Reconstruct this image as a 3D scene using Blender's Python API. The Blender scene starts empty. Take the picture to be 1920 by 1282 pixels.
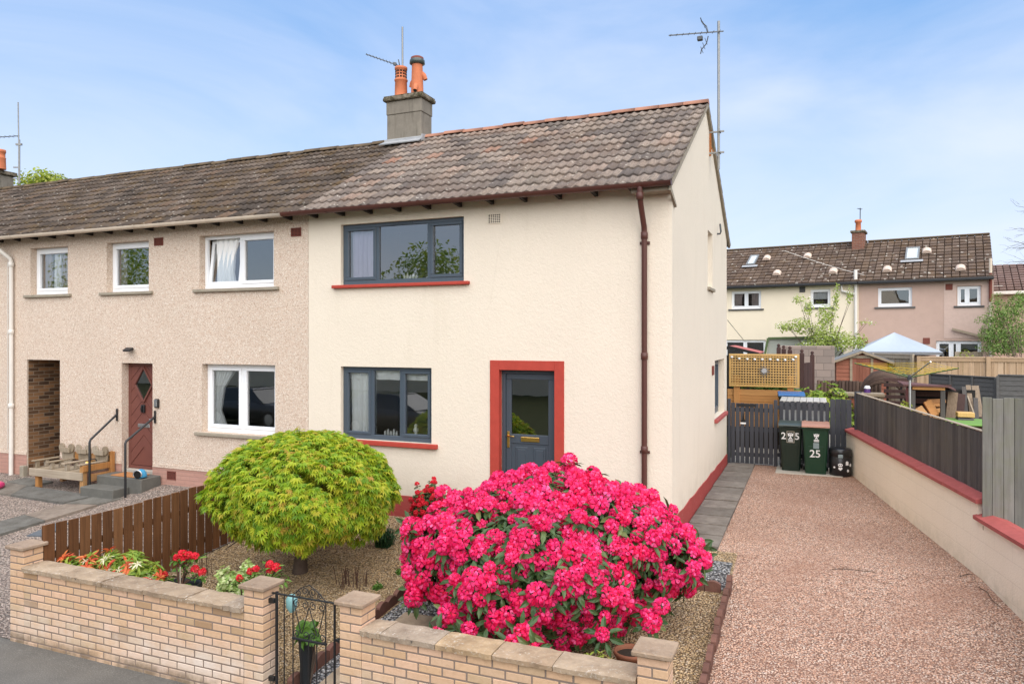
import bpy, math, random
import numpy as np
from mathutils import Vector, Matrix

# ---------------------------------------------------------------- camera, sky, sun
SC = bpy.context.scene
COL = SC.collection
FPX, HOR = 1357.0, 634.0                        # focal length and horizon of the photograph (1920 px wide)
RX, RY = .92320, .38429
CAM = (1.80, -10.08, 2.87)
cd = bpy.data.cameras.new("camera"); cam = bpy.data.objects.new("camera", cd); COL.objects.link(cam)
cd.sensor_width = 36.0; cd.lens = 36.0 * FPX / 1920; cd.clip_start = .05; cd.clip_end = 3000
cd.shift_y = (HOR - 641.0) / 1920
cam.location = CAM; cam.rotation_euler = (math.radians(90), 0, math.atan2(RY, RX))
SC.camera = cam
SC.view_settings.view_transform = 'Standard'; SC.view_settings.look = 'None'
SC.view_settings.exposure = 0.93; SC.view_settings.gamma = 1.0; SC.view_settings.use_curve_mapping = False
SUN_DIR = Vector((.50, -.78, 1.08)).normalized()   # towards the sun
SUN_EL = math.asin(SUN_DIR.z); SUN_AZ = math.atan2(SUN_DIR.x, SUN_DIR.y)
W = bpy.data.worlds.new("World"); SC.world = W; W.use_nodes = True
nt = W.node_tree; nt.nodes.clear()
def wn(t, **k):
    n = nt.nodes.new(t)
    for a, b in k.items(): setattr(n, a, b)
    return n
sky = wn('ShaderNodeTexSky'); sky.sky_type = 'NISHITA'; sky.sun_disc = False
sky.sun_elevation = SUN_EL; sky.sun_rotation = SUN_AZ
sky.air_density = 1.0; sky.dust_density = .3; sky.ozone_density = 3.0
tc = wn('ShaderNodeTexCoord'); mp = wn('ShaderNodeMapping'); mp.inputs['Scale'].default_value = (1.0, 1.0, 3.2)
mp.inputs['Rotation'].default_value = (.15, .12, .5)
nt.links.new(tc.outputs['Generated'], mp.inputs['Vector'])
n1 = wn('ShaderNodeTexNoise'); n1.inputs['Scale'].default_value = 1.7; n1.inputs['Detail'].default_value = 7; n1.inputs['Roughness'].default_value = .52
n1.inputs['Distortion'].default_value = .5
nt.links.new(mp.outputs[0], n1.inputs['Vector'])
cr = wn('ShaderNodeValToRGB'); cr.color_ramp.elements[0].position = .36; cr.color_ramp.elements[0].color = (.0,)*3+(1,)
cr.color_ramp.elements[1].position = .70; cr.color_ramp.elements[1].color = (.64,)*3+(1,)
nt.links.new(n1.outputs['Fac'], cr.inputs['Fac'])
mx = wn('ShaderNodeMix', data_type='RGBA'); mx.inputs['B'].default_value = (4.15, 4.4, 5.15, 1)
sx = wn('ShaderNodeSeparateXYZ'); nt.links.new(tc.outputs['Generated'], sx.inputs[0])
gr = wn('ShaderNodeValToRGB'); gr.color_ramp.elements[0].position = 0.0; gr.color_ramp.elements[0].color = (.80, .85, 1.0, 1)
gr.color_ramp.elements[1].position = .41; gr.color_ramp.elements[1].color = (.19, .48, .97, 1)
e_ = gr.color_ramp.elements.new(.22); e_.color = (.55, .74, 1.03, 1)
nt.links.new(sx.outputs[2], gr.inputs['Fac'])
g4 = wn('ShaderNodeMix', data_type='RGBA', blend_type='MULTIPLY'); g4.inputs['Factor'].default_value = 1; g4.inputs['B'].default_value = (4.3, 4.3, 4.3, 1); nt.links.new(gr.outputs[0], g4.inputs['A'])
bl_ = wn('ShaderNodeMix', data_type='RGBA'); bl_.inputs['Factor'].default_value = .72; nt.links.new(sky.outputs[0], bl_.inputs['A']); nt.links.new(g4.outputs['Result'], bl_.inputs['B'])
nt.links.new(cr.outputs[0], mx.inputs['Factor']); nt.links.new(bl_.outputs['Result'], mx.inputs['A'])
bg = wn('ShaderNodeBackground'); bg.inputs['Strength'].default_value = .116
nt.links.new(mx.outputs['Result'], bg.inputs['Color'])
wo = wn('ShaderNodeOutputWorld'); nt.links.new(bg.outputs[0], wo.inputs['Surface'])
sl = bpy.data.lights.new("sun", 'SUN'); sl.energy = 3.15; sl.angle = math.radians(100); sl.color = (1.0, .925, .82)
so = bpy.data.objects.new("sun", sl); COL.objects.link(so); so.rotation_euler = SUN_DIR.to_track_quat('Z', 'Y').to_euler()
so.location = (0, -10, 30)
try:
    SC.cycles.max_bounces = 8; SC.cycles.transparent_max_bounces = 12
except Exception: pass
rnd = random.Random(7); NR = np.random.RandomState(11)

# a pixel of the photograph as a ray, met with a plane: gives real positions
def ray(px, py):
    u = (px-960)/FPX; v = (HOR-py)/FPX
    return (RX*u - RY, RY*u + RX, v)
def at(px, py, t):
    r = ray(px, py); return Vector([CAM[i] + r[i]*t for i in range(3)])
def onY(px, py, Y=0.0): r = ray(px, py); return at(px, py, (Y-CAM[1])/r[1])
def onX(px, py, X=0.0): r = ray(px, py); return at(px, py, (X-CAM[0])/r[0])
def onZ(px, py, Z=0.0): r = ray(px, py); return at(px, py, (Z-CAM[2])/r[2])
def gz(y):                                       # lie of the land: falls from the house to the pavement
    if y >= 0: return .006*y if y < 8 else .048 + (y-8)*.024
    return max(-.475, .095*y)
def onG(px, py, dz=0.0):
    z = -.1
    for _ in range(30): p = onZ(px, py, z); z = .5*z + .5*(gz(p.y)+dz)
    return p

# ---------------------------------------------------------------- mesh and object helpers
OFF = {}
def setp(o, label=None, cat=None, group=None, kind=None):
    if label: o['label'] = label
    if cat: o['category'] = cat
    if group: o['group'] = group
    if kind: o['kind'] = kind
    return o
def thing(name, label, cat, loc=(0, 0, 0), rz=0.0, group=None, local=False):
    o = bpy.data.objects.new(name, None); o.empty_display_size = .2; COL.objects.link(o)
    o.location = loc; o.rotation_euler = (0, 0, rz)
    OFF[o] = Vector((0, 0, 0)) if local else Vector(loc)
    return setp(o, label, cat, group)
class MB:
    def __init__(s): s.v = []; s.f = []; s.mi = []; s.sm = []; s.uv = {}; s.m = 0
    def vert(s, p): s.v.append((p[0], p[1], p[2])); return len(s.v)-1
    def face(s, idx, smooth=False, uv=None):
        if uv: s.uv[len(s.f)] = uv
        s.f.append(tuple(idx)); s.mi.append(s.m); s.sm.append(smooth)
    def poly(s, pts, smooth=False, uv=None): s.face([s.vert(p) for p in pts], smooth, uv); return s
    def hexa(s, c):                              # 8 corners: bottom 4, top 4
        i = [s.vert(p) for p in c]
        for q in ((3, 2, 1, 0), (4, 5, 6, 7), (0, 1, 5, 4), (1, 2, 6, 5), (2, 3, 7, 6), (3, 0, 4, 7)): s.face([i[k] for k in q])
        return s
    def fbox(s, O, A, B, Cc, a0, a1, b0, b1, c0, c1, bev=0.0):   # box in a frame of three axes, edges chamfered by bev
        O = Vector(O); A = Vector(A); B = Vector(B); Cc = Vector(Cc)
        P = lambda a, b, c: O + A*a + B*b + Cc*c
        if bev <= 0:
            return s.hexa([P(a0,b0,c0), P(a1,b0,c0), P(a1,b1,c0), P(a0,b1,c0), P(a0,b0,c1), P(a1,b0,c1), P(a1,b1,c1), P(a0,b1,c1)])
        e = min(bev, (a1-a0)*.49, (b1-b0)*.49, (c1-c0)*.49)
        ix = {}
        for i, a in enumerate((a0, a1)):
            for j, b in enumerate((b0, b1)):
                for k, c in enumerate((c0, c1)):
                    sa, sb, sc = (e, -e)[i], (e, -e)[j], (e, -e)[k]
                    ix[i,j,k,0] = s.vert(P(a, b+sb, c+sc)); ix[i,j,k,1] = s.vert(P(a+sa, b, c+sc)); ix[i,j,k,2] = s.vert(P(a+sa, b+sb, c))
        for i in (0, 1):
            s.face([ix[i,0,0,0], ix[i,1,0,0], ix[i,1,1,0], ix[i,0,1,0]])
            s.face([ix[0,i,0,1], ix[1,i,0,1], ix[1,i,1,1], ix[0,i,1,1]])
            s.face([ix[0,0,i,2], ix[1,0,i,2], ix[1,1,i,2], ix[0,1,i,2]])
        for i in (0, 1):
            for j in (0, 1):
                s.face([ix[i,j,0,0], ix[i,j,1,0], ix[i,j,1,1], ix[i,j,0,1]])
                s.face([ix[i,0,j,0], ix[i,1,j,0], ix[i,1,j,2], ix[i,0,j,2]])
                s.face([ix[0,i,j,1], ix[1,i,j,1], ix[1,i,j,2], ix[0,i,j,2]])
                for k in (0, 1): s.face([ix[i,j,k,0], ix[i,j,k,1], ix[i,j,k,2]]) if True else None
        return s
    def box(s, x0, x1, y0, y1, z0, z1, bev=0.0):
        return s.fbox((0,0,0), (1,0,0), (0,1,0), (0,0,1), x0, x1, y0, y1, z0, z1, bev)
    def bar(s, p, q, w, h=None, bev=0.0, up=(0, 0, 1)):   # square bar from p to q
        h = h or w; p = Vector(p); q = Vector(q); d = (q-p); L = d.length; d.normalize()
        a = d.cross(Vector(up))
        if a.length < 1e-4: a = d.cross(Vector((0, 1, 0)))
        a.normalize(); b = a.cross(d).normalized()
        return s.fbox(p, a, d, b, -w/2, w/2, 0, L, -h/2, h/2, bev)
    def tube(s, pts, r, n=8, cap=True):
        pts = [Vector(p) for p in pts]; rs = r if isinstance(r, (list, tuple)) else [r]*len(pts); rings = []
        a = None
        for i, p in enumerate(pts):
            d = (pts[min(i+1, len(pts)-1)] - pts[max(i-1, 0)]).normalized()
            if a is None:
                a = d.cross(Vector((0, 0, 1)))
                if a.length < 1e-3: a = d.cross(Vector((1, 0, 0)))
            a = (a - d*a.dot(d)).normalized(); b = d.cross(a)
            rings.append([s.vert(p + (a*math.cos(t) + b*math.sin(t))*rs[i]) for t in [2*math.pi*k/n for k in range(n)]])
        for i in range(len(rings)-1):
            for k in range(n): s.face([rings[i][k], rings[i][(k+1) % n], rings[i+1][(k+1) % n], rings[i+1][k]], True)
        if cap: s.poly([s.v[i] for i in rings[0][::-1]]); s.poly([s.v[i] for i in rings[-1]])
        return s
    def lathe(s, c, prof, n=20, smooth=True, sx=1.0, sy=1.0, cap=True):      # prof: (radius, z)
        rings = [[s.vert((c[0]+r*sx*math.cos(2*math.pi*k/n), c[1]+r*sy*math.sin(2*math.pi*k/n), c[2]+z)) for k in range(n)] for r, z in prof]
        for i in range(len(rings)-1):
            for k in range(n): s.face([rings[i][k], rings[i][(k+1) % n], rings[i+1][(k+1) % n], rings[i+1][k]], smooth)
        if cap: s.poly([s.v[i] for i in rings[0][::-1]]); s.poly([s.v[i] for i in rings[-1]])
        return s
    def prism(s, poly, d):                       # extrude a polygon by vector d
        a = [s.vert(p) for p in poly]; b = [s.vert(Vector(p)+Vector(d)) for p in poly]; n = len(a)
        s.face(a[::-1]); s.face(b)
        for i in range(n): s.face([a[i], a[(i+1) % n], b[(i+1) % n], b[i]])
        return s
    def build(s, name, mats, parent=None, label=None, off=None, **kw):
        me = bpy.data.meshes.new(name); o = bpy.data.objects.new(name, me); COL.objects.link(o)
        if parent is not None:
            o.parent = parent; t = OFF[parent]
        else:
            t = Vector(off) if off is not None else Vector((0, 0, 0)); o.location = t
        OFF[o] = t
        vs = np.array(s.v, dtype=np.float64).reshape(-1, 3) - np.array(t)
        me.from_pydata(vs.tolist(), [], s.f)
        for m in (mats if isinstance(mats, (list, tuple)) else [mats]): me.materials.append(m)
        me.polygons.foreach_set('material_index', s.mi); me.polygons.foreach_set('use_smooth', s.sm)
        if s.uv:
            ul = me.uv_layers.new(name='UVMap')
            for fi, uv in s.uv.items():
                ls = me.polygons[fi].loop_start
                for k, c in enumerate(uv): ul.data[ls+k].uv = c
        me.update()
        return setp(o, label, **kw)
def np_mesh(name, V, F, mats, parent=None, mi=None, smooth=False, off=None, **kw):   # big meshes from arrays; F (n,3) or (n,4)
    me = bpy.data.meshes.new(name); o = bpy.data.objects.new(name, me); COL.objects.link(o)
    if parent is not None: o.parent = parent; t = OFF[parent]
    else: t = Vector(off) if off is not None else Vector((0, 0, 0)); o.location = t
    OFF[o] = t
    V = np.asarray(V, dtype=np.float64).reshape(-1, 3) - np.array(t); F = np.asarray(F, dtype=np.int32)
    k = F.shape[1]; me.vertices.add(len(V)); me.vertices.foreach_set('co', V.ravel())
    me.loops.add(F.size); me.loops.foreach_set('vertex_index', F.ravel())
    me.polygons.add(len(F)); me.polygons.foreach_set('loop_start', np.arange(0, F.size, k, dtype=np.int32))
    try: me.polygons.foreach_set('loop_total', np.full(len(F), k, dtype=np.int32))
    except Exception: pass
    for m in (mats if isinstance(mats, (list, tuple)) else [mats]): me.materials.append(m)
    if mi is not None: me.polygons.foreach_set('material_index', np.asarray(mi, dtype=np.int32))
    me.polygons.foreach_set('use_smooth', np.full(len(F), smooth))
    me.update(calc_edges=True); me.validate()
    return setp(o, **kw)
def scatter(base_v, base_f, pos, zdir, spin, scale):     # copies of a small mesh: z axis to zdir, spun about it
    pos = np.asarray(pos); n = len(pos); z = np.asarray(zdir, float); z = z/np.linalg.norm(z, axis=1, keepdims=True)
    ref = np.where(np.abs(z[:, 2:3]) < .95, np.array([[0, 0, 1.]]), np.array([[1., 0, 0]]))
    x = np.cross(ref, z); x /= np.linalg.norm(x, axis=1, keepdims=True); y = np.cross(z, x)
    c = np.cos(spin)[:, None]; s_ = np.sin(spin)[:, None]; x2 = x*c + y*s_; y2 = -x*s_ + y*c
    bv = np.asarray(base_v)
    V = (bv[None, :, 0:1]*x2[:, None] + bv[None, :, 1:2]*y2[:, None] + bv[None, :, 2:3]*z[:, None])*np.asarray(scale)[:, None, None] + pos[:, None]
    F = (np.asarray(base_f)[None] + (np.arange(n)*len(bv))[:, None, None])
    return V.reshape(-1, 3), F.reshape(-1, F.shape[2])
def merge(parts):
    V = []; F = []; o = 0
    for v, f in parts: V.append(v); F.append(f+o); o += len(v)
    return np.concatenate(V), np.concatenate(F)
class Fr:                                        # a wall plane: origin, along, outward
    def __init__(s, O, U, N, Z=(0, 0, 1)): s.O = Vector(O); s.U = Vector(U).normalized(); s.N = Vector(N).normalized(); s.Z = Vector(Z).normalized()
    def P(s, u, n, z): return s.O + s.U*u + s.N*n + s.Z*z
    def box(s, mb, u0, u1, n0, n1, z0, z1, bev=0.0): return mb.fbox(s.O, s.U, s.N, s.Z, u0, u1, n0, n1, z0, z1, bev)
    def px(s, px, py):                           # pixel to (u, z) on this plane
        r = ray(px, py); C0 = Vector(CAM); t = (s.O-C0).dot(s.N)/Vector(r).dot(s.N); p = C0 + Vector(r)*t
        return (p-s.O).dot(s.U), p.z
def wall_panel(mb, fr, u0, u1, z0, z1, ops, depth=.14, inner=True):
    us = sorted({u0, u1, *[o[0] for o in ops], *[o[1] for o in ops]}); zs = sorted({z0, z1, *[o[2] for o in ops], *[o[3] for o in ops]})
    for i in range(len(us)-1):
        for j in range(len(zs)-1):
            cu = (us[i]+us[i+1])/2; cz = (zs[j]+zs[j+1])/2
            if any(o[0] < cu < o[1] and o[2] < cz < o[3] for o in ops): continue
            mb.poly([fr.P(us[i], 0, zs[j]), fr.P(us[i+1], 0, zs[j]), fr.P(us[i+1], 0, zs[j+1]), fr.P(us[i], 0, zs[j+1])])
            if inner: mb.poly([fr.P(us[i], -.28, zs[j]), fr.P(us[i+1], -.28, zs[j]), fr.P(us[i+1], -.28, zs[j+1]), fr.P(us[i], -.28, zs[j+1])])
    for o in ops:
        a, b, c, d = o[:4]
        for q in (((a, c), (b, c)), ((b, c), (b, d)), ((b, d), (a, d)), ((a, d), (a, c))):
            (p0, p1) = q
            mb.poly([fr.P(p0[0], 0, p0[1]), fr.P(p1[0], 0, p1[1]), fr.P(p1[0], -.28, p1[1]), fr.P(p0[0], -.28, p0[1])])
def jit(a): return rnd.uniform(-a, a)

# ---------------------------------------------------------------- materials
class NM:                                        # small node-tree builder
    def __init__(s, name):
        s.mat = bpy.data.materials.new(name); s.mat.use_nodes = True; s.t = s.mat.node_tree; s.t.nodes.clear()
        s.out = s.n('ShaderNodeOutputMaterial'); s.b = s.n('ShaderNodeBsdfPrincipled'); s.l(s.b.outputs[0], s.out.inputs['Surface'])
        s.tc = s.n('ShaderNodeTexCoord')
    def n(s, t, **k):
        n = s.t.nodes.new(t)
        for a, b in k.items(): setattr(n, a, b)
        return n
    def l(s, a, b): s.t.links.new(a, b)
    def co(s, scale=(1, 1, 1), src='Object', rot=(0, 0, 0)):
        m = s.n('ShaderNodeMapping'); m.inputs['Scale'].default_value = scale; m.inputs['Rotation'].default_value = rot; s.l(s.tc.outputs[src], m.inputs['Vector']); return m.outputs[0]
    def noise(s, scale, detail=4, rough=.55, vec=None, dist=0.0):
        n = s.n('ShaderNodeTexNoise'); n.inputs['Scale'].default_value = scale; n.inputs['Detail'].default_value = detail; n.inputs['Roughness'].default_value = rough; n.inputs['Distortion'].default_value = dist
        s.l(vec if vec is not None else s.tc.outputs['Object'], n.inputs['Vector']); return n.outputs['Fac']
    def vor(s, scale, vec=None, feature='F1', rnd_=1.0):
        n = s.n('ShaderNodeTexVoronoi', feature=feature); n.inputs['Scale'].default_value = scale; n.inputs['Randomness'].default_value = rnd_
        s.l(vec if vec is not None else s.tc.outputs['Object'], n.inputs['Vector']); return n
    def ramp(s, fac, stops, interp='LINEAR'):
        r = s.n('ShaderNodeValToRGB'); e = r.color_ramp; e.interpolation = interp
        while len(e.elements) < len(stops): e.elements.new(.5)
        for el, (p, c) in zip(e.elements, stops): el.position = p; el.color = (*c, 1) if len(c) == 3 else c
        s.l(fac, r.inputs['Fac']); return r.outputs[0]
    def g(s, fac, lo, hi): return s.ramp(fac, [(lo, (0, 0, 0)), (hi, (1, 1, 1))])
    def mix(s, fac, a, b, mode='MIX'):
        m = s.n('ShaderNodeMix', data_type='RGBA', blend_type=mode)
        for v, k in ((fac, 'Factor'), (a, 'A'), (b, 'B')):
            if isinstance(v, (int, float)): m.inputs[k].default_value = v if k == 'Factor' else (v, v, v, 1)
            elif isinstance(v, tuple): m.inputs[k].default_value = (*v, 1)
            else: s.l(v, m.inputs[k])
        return m.outputs['Result']
    def math(s, op, a, b=0.0):
        m = s.n('ShaderNodeMath', operation=op)
        for i, v in enumerate((a, b)):
            if isinstance(v, (int, float)): m.inputs[i].default_value = v
            else: s.l(v, m.inputs[i])
        return m.outputs[0]
    def island(s): return s.n('ShaderNodeNewGeometry').outputs['Random Per Island']
    def sep(s, src='Object'):
        n = s.n('ShaderNodeSeparateXYZ'); s.l(s.tc.outputs[src] if isinstance(src, str) else src, n.inputs[0]); return n.outputs
    def bump(s, h, strength=.5, dist=.01):
        b = s.n('ShaderNodeBump'); b.inputs['Strength'].default_value = strength; b.inputs['Distance'].default_value = dist; s.l(h, b.inputs['Height'])
        if s.b.inputs['Normal'].is_linked: s.l(s.b.inputs['Normal'].links[0].from_socket, b.inputs['Normal'])
        s.l(b.outputs[0], s.b.inputs['Normal'])
    def done(s, col, rough=.8, spec=.3, metal=0.0):
        if isinstance(col, tuple): s.b.inputs['Base Color'].default_value = (*col, 1)
        else: s.l(col, s.b.inputs['Base Color'])
        if isinstance(rough, (int, float)): s.b.inputs['Roughness'].default_value = rough
        else: s.l(rough, s.b.inputs['Roughness'])
        s.b.inputs['Specular IOR Level'].default_value = spec; s.b.inputs['Metallic'].default_value = metal
        return s.mat
def sc(c, k): return tuple(min(1, x*k) for x in c)
def plain(name, c, rough=.7, var=.18, scale=6, bump=.0, bs=80, spec=.3, metal=0.0, isl=0.0):
    m = NM(name); f = m.noise(scale, 6, .6)
    col = m.mix(f, sc(c, 1-var), sc(c, 1+var))
    if isl: col = m.mix(m.island(), m.mix(1.0, col, (1-isl,)*3, 'MULTIPLY'), m.mix(1.0, col, (1+isl,)*3, 'MULTIPLY'))
    if bump: m.bump(m.noise(bs, 3, .6), bump, .01)
    return m.done(col, rough, spec, metal)
MT = {}
# smooth roughcast, painted cream
def roughcast(name, c, stain=(.50, .42, .30), amt=.25):
    m = NM(name); a = m.noise(.9, 6, .6); b = m.noise(14, 4, .6)
    col = m.mix(a, sc(c, .95), sc(c, 1.04)); col = m.mix(m.math('MULTIPLY', m.g(b, .45, .75), .10), col, sc(c, .8))
    st = m.noise(1.0, 6, .65, m.co((2.6, 2.6, .35)))
    col = m.mix(m.math('MULTIPLY', m.g(st, .56, .80), amt), col, stain)
    zz = m.sep()[2]; base_ = m.math('MULTIPLY', m.g(m.math('SUBTRACT', 1.0, zz), .1, .7), m.g(m.noise(4, 6, .7), .36, .66)); col = m.mix(m.math('MULTIPLY', base_, .30), col, (.42, .34, .25))
    xx = m.sep()[0]; under = m.math('MULTIPLY', m.math('MULTIPLY', m.g(xx, -.50, -.49) if False else m.math('LESS_THAN', m.math('ABSOLUTE', m.math('ADD', xx, 1.27)), 1.25), m.math('LESS_THAN', zz, 3.70)), m.g(zz, 2.6, 3.7))
    drip = m.math('MULTIPLY', under, m.g(m.noise(1.0, 4, .6, m.co((11, 11, .5))), .48, .70)); col = m.mix(m.math('MULTIPLY', drip, .32), col, (.46, .38, .28))
    crk = m.vor(.9, m.co((1, 1, .7)), 'DISTANCE_TO_EDGE'); cg = m.math('MULTIPLY', m.math('LESS_THAN', crk.outputs['Distance'], .0035), m.g(m.noise(.8, 3), .52, .6)); col = m.mix(m.math('MULTIPLY', cg, .10), col, (.45, .38, .29))
    h = m.noise(26, 5, .65, dist=.6); m.bump(h, .5, .014); m.bump(m.noise(120, 2, .5), .4, .006)
    return m.done(col, .9, .15)
MT['cream'] = roughcast('cream roughcast', (.735, .65, .53))
# dry dash of mixed pebbles
def dash(name, cols, scale=48):
    m = NM(name); v = m.vor(scale); w = m.n('ShaderNodeSeparateColor'); m.l(v.outputs['Color'], w.inputs[0])
    col = m.ramp(w.outputs[0], cols, 'CONSTANT'); big = m.noise(.8, 5, .6)
    col = m.mix(m.math('MULTIPLY', m.g(big, .35, .75), .16), col, (.42, .34, .27))
    col = m.mix(m.math('MULTIPLY', m.g(v.outputs['Distance'], .45, .8), .4), col, (.42, .34, .27))
    h = m.math('SUBTRACT', 1.0, v.outputs['Distance']); m.bump(h, .6, .012)
    return m.done(col, .85, .25)
MT['dash'] = dash('pebbledash', [(0, (.66, .52, .41)), (.22, (.60, .455, .35)), (.42, (.70, .58, .47)), (.66, (.63, .52, .42)), (.82, (.50, .35, .26)), (.91, (.78, .69, .59))], 66)
MT['dash_far'] = plain('far pink render', (.47, .33, .265), .9, .10, 3, .3, 60)
MT['dash_far2'] = plain('far pink dash panel', (.53, .39, .325), .9, .12, 9, .3, 60)
MT['cream_far'] = plain('far cream render', (.78, .68, .52), .9, .06, 2, .2, 60)
MT['plinth_pink'] = None
# concrete roof tiles: one colour per tile
def tiles(name, cols, moss, mossamt, spots=.5, ss=7.5):
    m = NM(name); uv = m.n('ShaderNodeUVMap').outputs[0]
    sp = m.n('ShaderNodeSeparateXYZ'); m.l(uv, sp.inputs[0])
    fx = m.math('FLOOR', sp.outputs[0]); fy = m.math('FLOOR', sp.outputs[1])
    cb = m.n('ShaderNodeCombineXYZ'); m.l(fx, cb.inputs[0]); m.l(fy, cb.inputs[1])
    wn_ = m.n('ShaderNodeTexWhiteNoise', noise_dimensions='3D'); m.l(cb.outputs[0], wn_.inputs[0])
    col = m.ramp(wn_.outputs['Value'], cols)
    a = m.noise(1.1, 5, .6); st = m.noise(9, 5, .7, m.co((6, 1.0, 1.0)))
    col = m.mix(m.math('MULTIPLY', m.g(st, .42, .68), .55), col, sc(cols[0][1], .45))
    col = m.mix(m.math('MULTIPLY', m.g(a, .45, .7), .35), col, sc(cols[-1][1], .55))
    ms = m.noise(2.2, 8, .72); col = m.mix(m.math('MULTIPLY', m.g(ms, .50, .62), mossamt), col, moss)
    lk = m.vor(ss); gate = m.noise(30, 2, .5); s2 = m.math('MULTIPLY', m.g(m.math('SUBTRACT', 1.0, lk.outputs['Distance']), .80, .86), m.g(gate, .42, .55))
    col = m.mix(m.math('MULTIPLY', s2, spots), col, (.62, .58, .50))
    m.bump(m.noise(60, 5, .7), .5, .01)
    return m.done(col, .9, .2)
MT['tile_a'] = tiles('weathered tan roof tiles', [(0, (.12, .10, .09)), (.25, (.19, .155, .132)), (.5, (.29, .232, .19)), (.75, (.15, .125, .112)), (.9, (.33, .25, .20)), (.975, (.27, .19, .15)), (1, (.30, .165, .115))], (.09, .078, .05), .22)
MT['tile_b'] = tiles('dark mossy roof tiles', [(0, (.056, .044, .036)), (.35, (.095, .073, .058)), (.65, (.15, .117, .094)), (.85, (.082, .063, .05)), (1, (.16, .105, .072))], (.115, .072, .028), .55, .35)
MT['tile_c'] = tiles('far brown roof tiles', [(0, (.095, .066, .05)), (.5, (.135, .094, .07)), (1, (.175, .125, .092))], (.155, .085, .03), .3, .95, 3.2)
MT['tile_d'] = tiles('far pale brown roof tiles', [(0, (.16, .10, .085)), (.5, (.19, .125, .105)), (1, (.22, .145, .12))], (.13, .1, .08), .2, .2)
MT['ridge_red'] = plain('weathered red ridge tile', (.33, .16, .105), .85, .35, 9, .4, 50, isl=.15)
MT['ridge_dark'] = plain('mossy brown ridge tile', (.115, .082, .05), .9, .4, 7, .5, 40, isl=.15)
MT['terracotta'] = plain('terracotta', (.52, .165, .075), .75, .22, 14, .2, 60)
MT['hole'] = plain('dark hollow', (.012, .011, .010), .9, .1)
# grey harled chimney with damp streaks
m = NM('grey chimney render'); c_ = m.mix(m.noise(3, 7, .7), (.12, .105, .085), (.30, .265, .215)); c_ = m.mix(m.math('MULTIPLY', m.g(m.noise(1.6, 5, .7, m.co((5, 5, .6))), .5, .7), .6), c_, (.09, .08, .06))
m.bump(m.noise(60, 4, .7), .6, .01); MT['chimney'] = m.done(c_, .9, .2)
m = NM('mossy chimney cope'); c_ = m.mix(m.g(m.noise(9, 6, .7), .4, .62), (.06, .052, .03), (.24, .20, .15)); m.bump(m.noise(40, 4, .7), .8, .02); MT['cope_moss'] = m.done(c_, .95, .1)
MT['lead'] = plain('lead flashing', (.33, .335, .34), .5, .3, 8, .2, 30)
MT['anth'] = plain('anthracite frame', (.062, .082, .104), .38, .08, 4, spec=.45)
MT['anth_door'] = plain('anthracite door', (.052, .066, .082), .42, .1, 4, spec=.4)
MT['white'] = plain('white plastic frame', (.80, .81, .82), .35, .04, 4, spec=.45)
MT['red'] = plain('red masonry paint', (.40, .052, .034), .7, .20, 9, .15, 70)
MT['redcap'] = plain('faded red coping paint', (.36, .085, .075), .75, .32, 9, .2, 60)
m = NM('red plinth paint'); c_ = m.mix(m.noise(2.5, 6, .65), (.27, .045, .04), (.42, .075, .065)); c_ = m.mix(m.math('MULTIPLY', m.g(m.noise(11, 6, .75), .6, .68), .5), c_, (.45, .30, .26)); m.bump(m.noise(24, 4, .6), .6, .015); MT['redplinth'] = m.done(c_, .75, .25)
MT['stone_sill'] = plain('weathered stone sill', (.30, .26, .20), .9, .3, 9, .4, 50)
MT['gutter_brown'] = plain('brown gutter', (.085, .030, .022), .45, .15, 5, spec=.4)
MT['gutter_cream'] = plain('cream gutter', (.62, .52, .41), .5, .18, 6, spec=.35)
MT['pipe_white'] = plain('white painted pipe', (.70, .66, .60), .45, .10, 6, spec=.35)
MT['black'] = plain('black paint', (.012, .012, .013), .4, .2, 8, spec=.5)
MT['rafter'] = plain('dark stained rafter', (.035, .03, .027), .8, .3, 8)
MT['blackwood'] = plain('black timber', (.02, .018, .016), .8, .3, 8)
MT['vent_red'] = plain('red clay vent', (.17, .05, .035), .8, .2, 20)
MT['vent_cream'] = plain('cream vent', (.70, .62, .50), .8, .05, 20)
MT['door_red'] = plain('maroon door', (.16, .056, .042), .45, .1, 4, spec=.4)
MT['brass'] = plain('brass', (.75, .48, .14), .3, .15, 30, metal=1.0, spec=.5)
MT['steel'] = plain('brushed steel', (.62, .62, .62), .35, .1, 20, metal=1.0)
MT['galv'] = plain('dull galvanised metal', (.28, .28, .27), .55, .2, 12, metal=.7)
MT['rust'] = plain('rusty iron', (.34, .13, .045), .85, .4, 20, .3, 40)
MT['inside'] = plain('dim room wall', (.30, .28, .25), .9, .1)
MT['aerial'] = plain('aerial metal', (.10, .105, .11), .5, .2, 20, metal=.6)
m = NM('sheer curtain'); tr = m.n('ShaderNodeBsdfTranslucent'); tr.inputs[0].default_value = (.8, .8, .8, 1); ms_ = m.n('ShaderNodeMixShader'); ms_.inputs[0].default_value = .3
m.done(m.mix(m.noise(5, 3), (.86, .86, .86), (.92, .92, .91)), .9, .1); MT['curtain'] = m.mat
MT['curtain_lilac'] = plain('lilac curtain', (.40, .36, .47), .9, .1, 5)
MT['curtain_dim'] = plain('grey pink curtain', (.40, .33, .31), .9, .1, 5)
MT['blind'] = plain('pale roller blind', (.55, .56, .56), .8, .05, 5)
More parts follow.
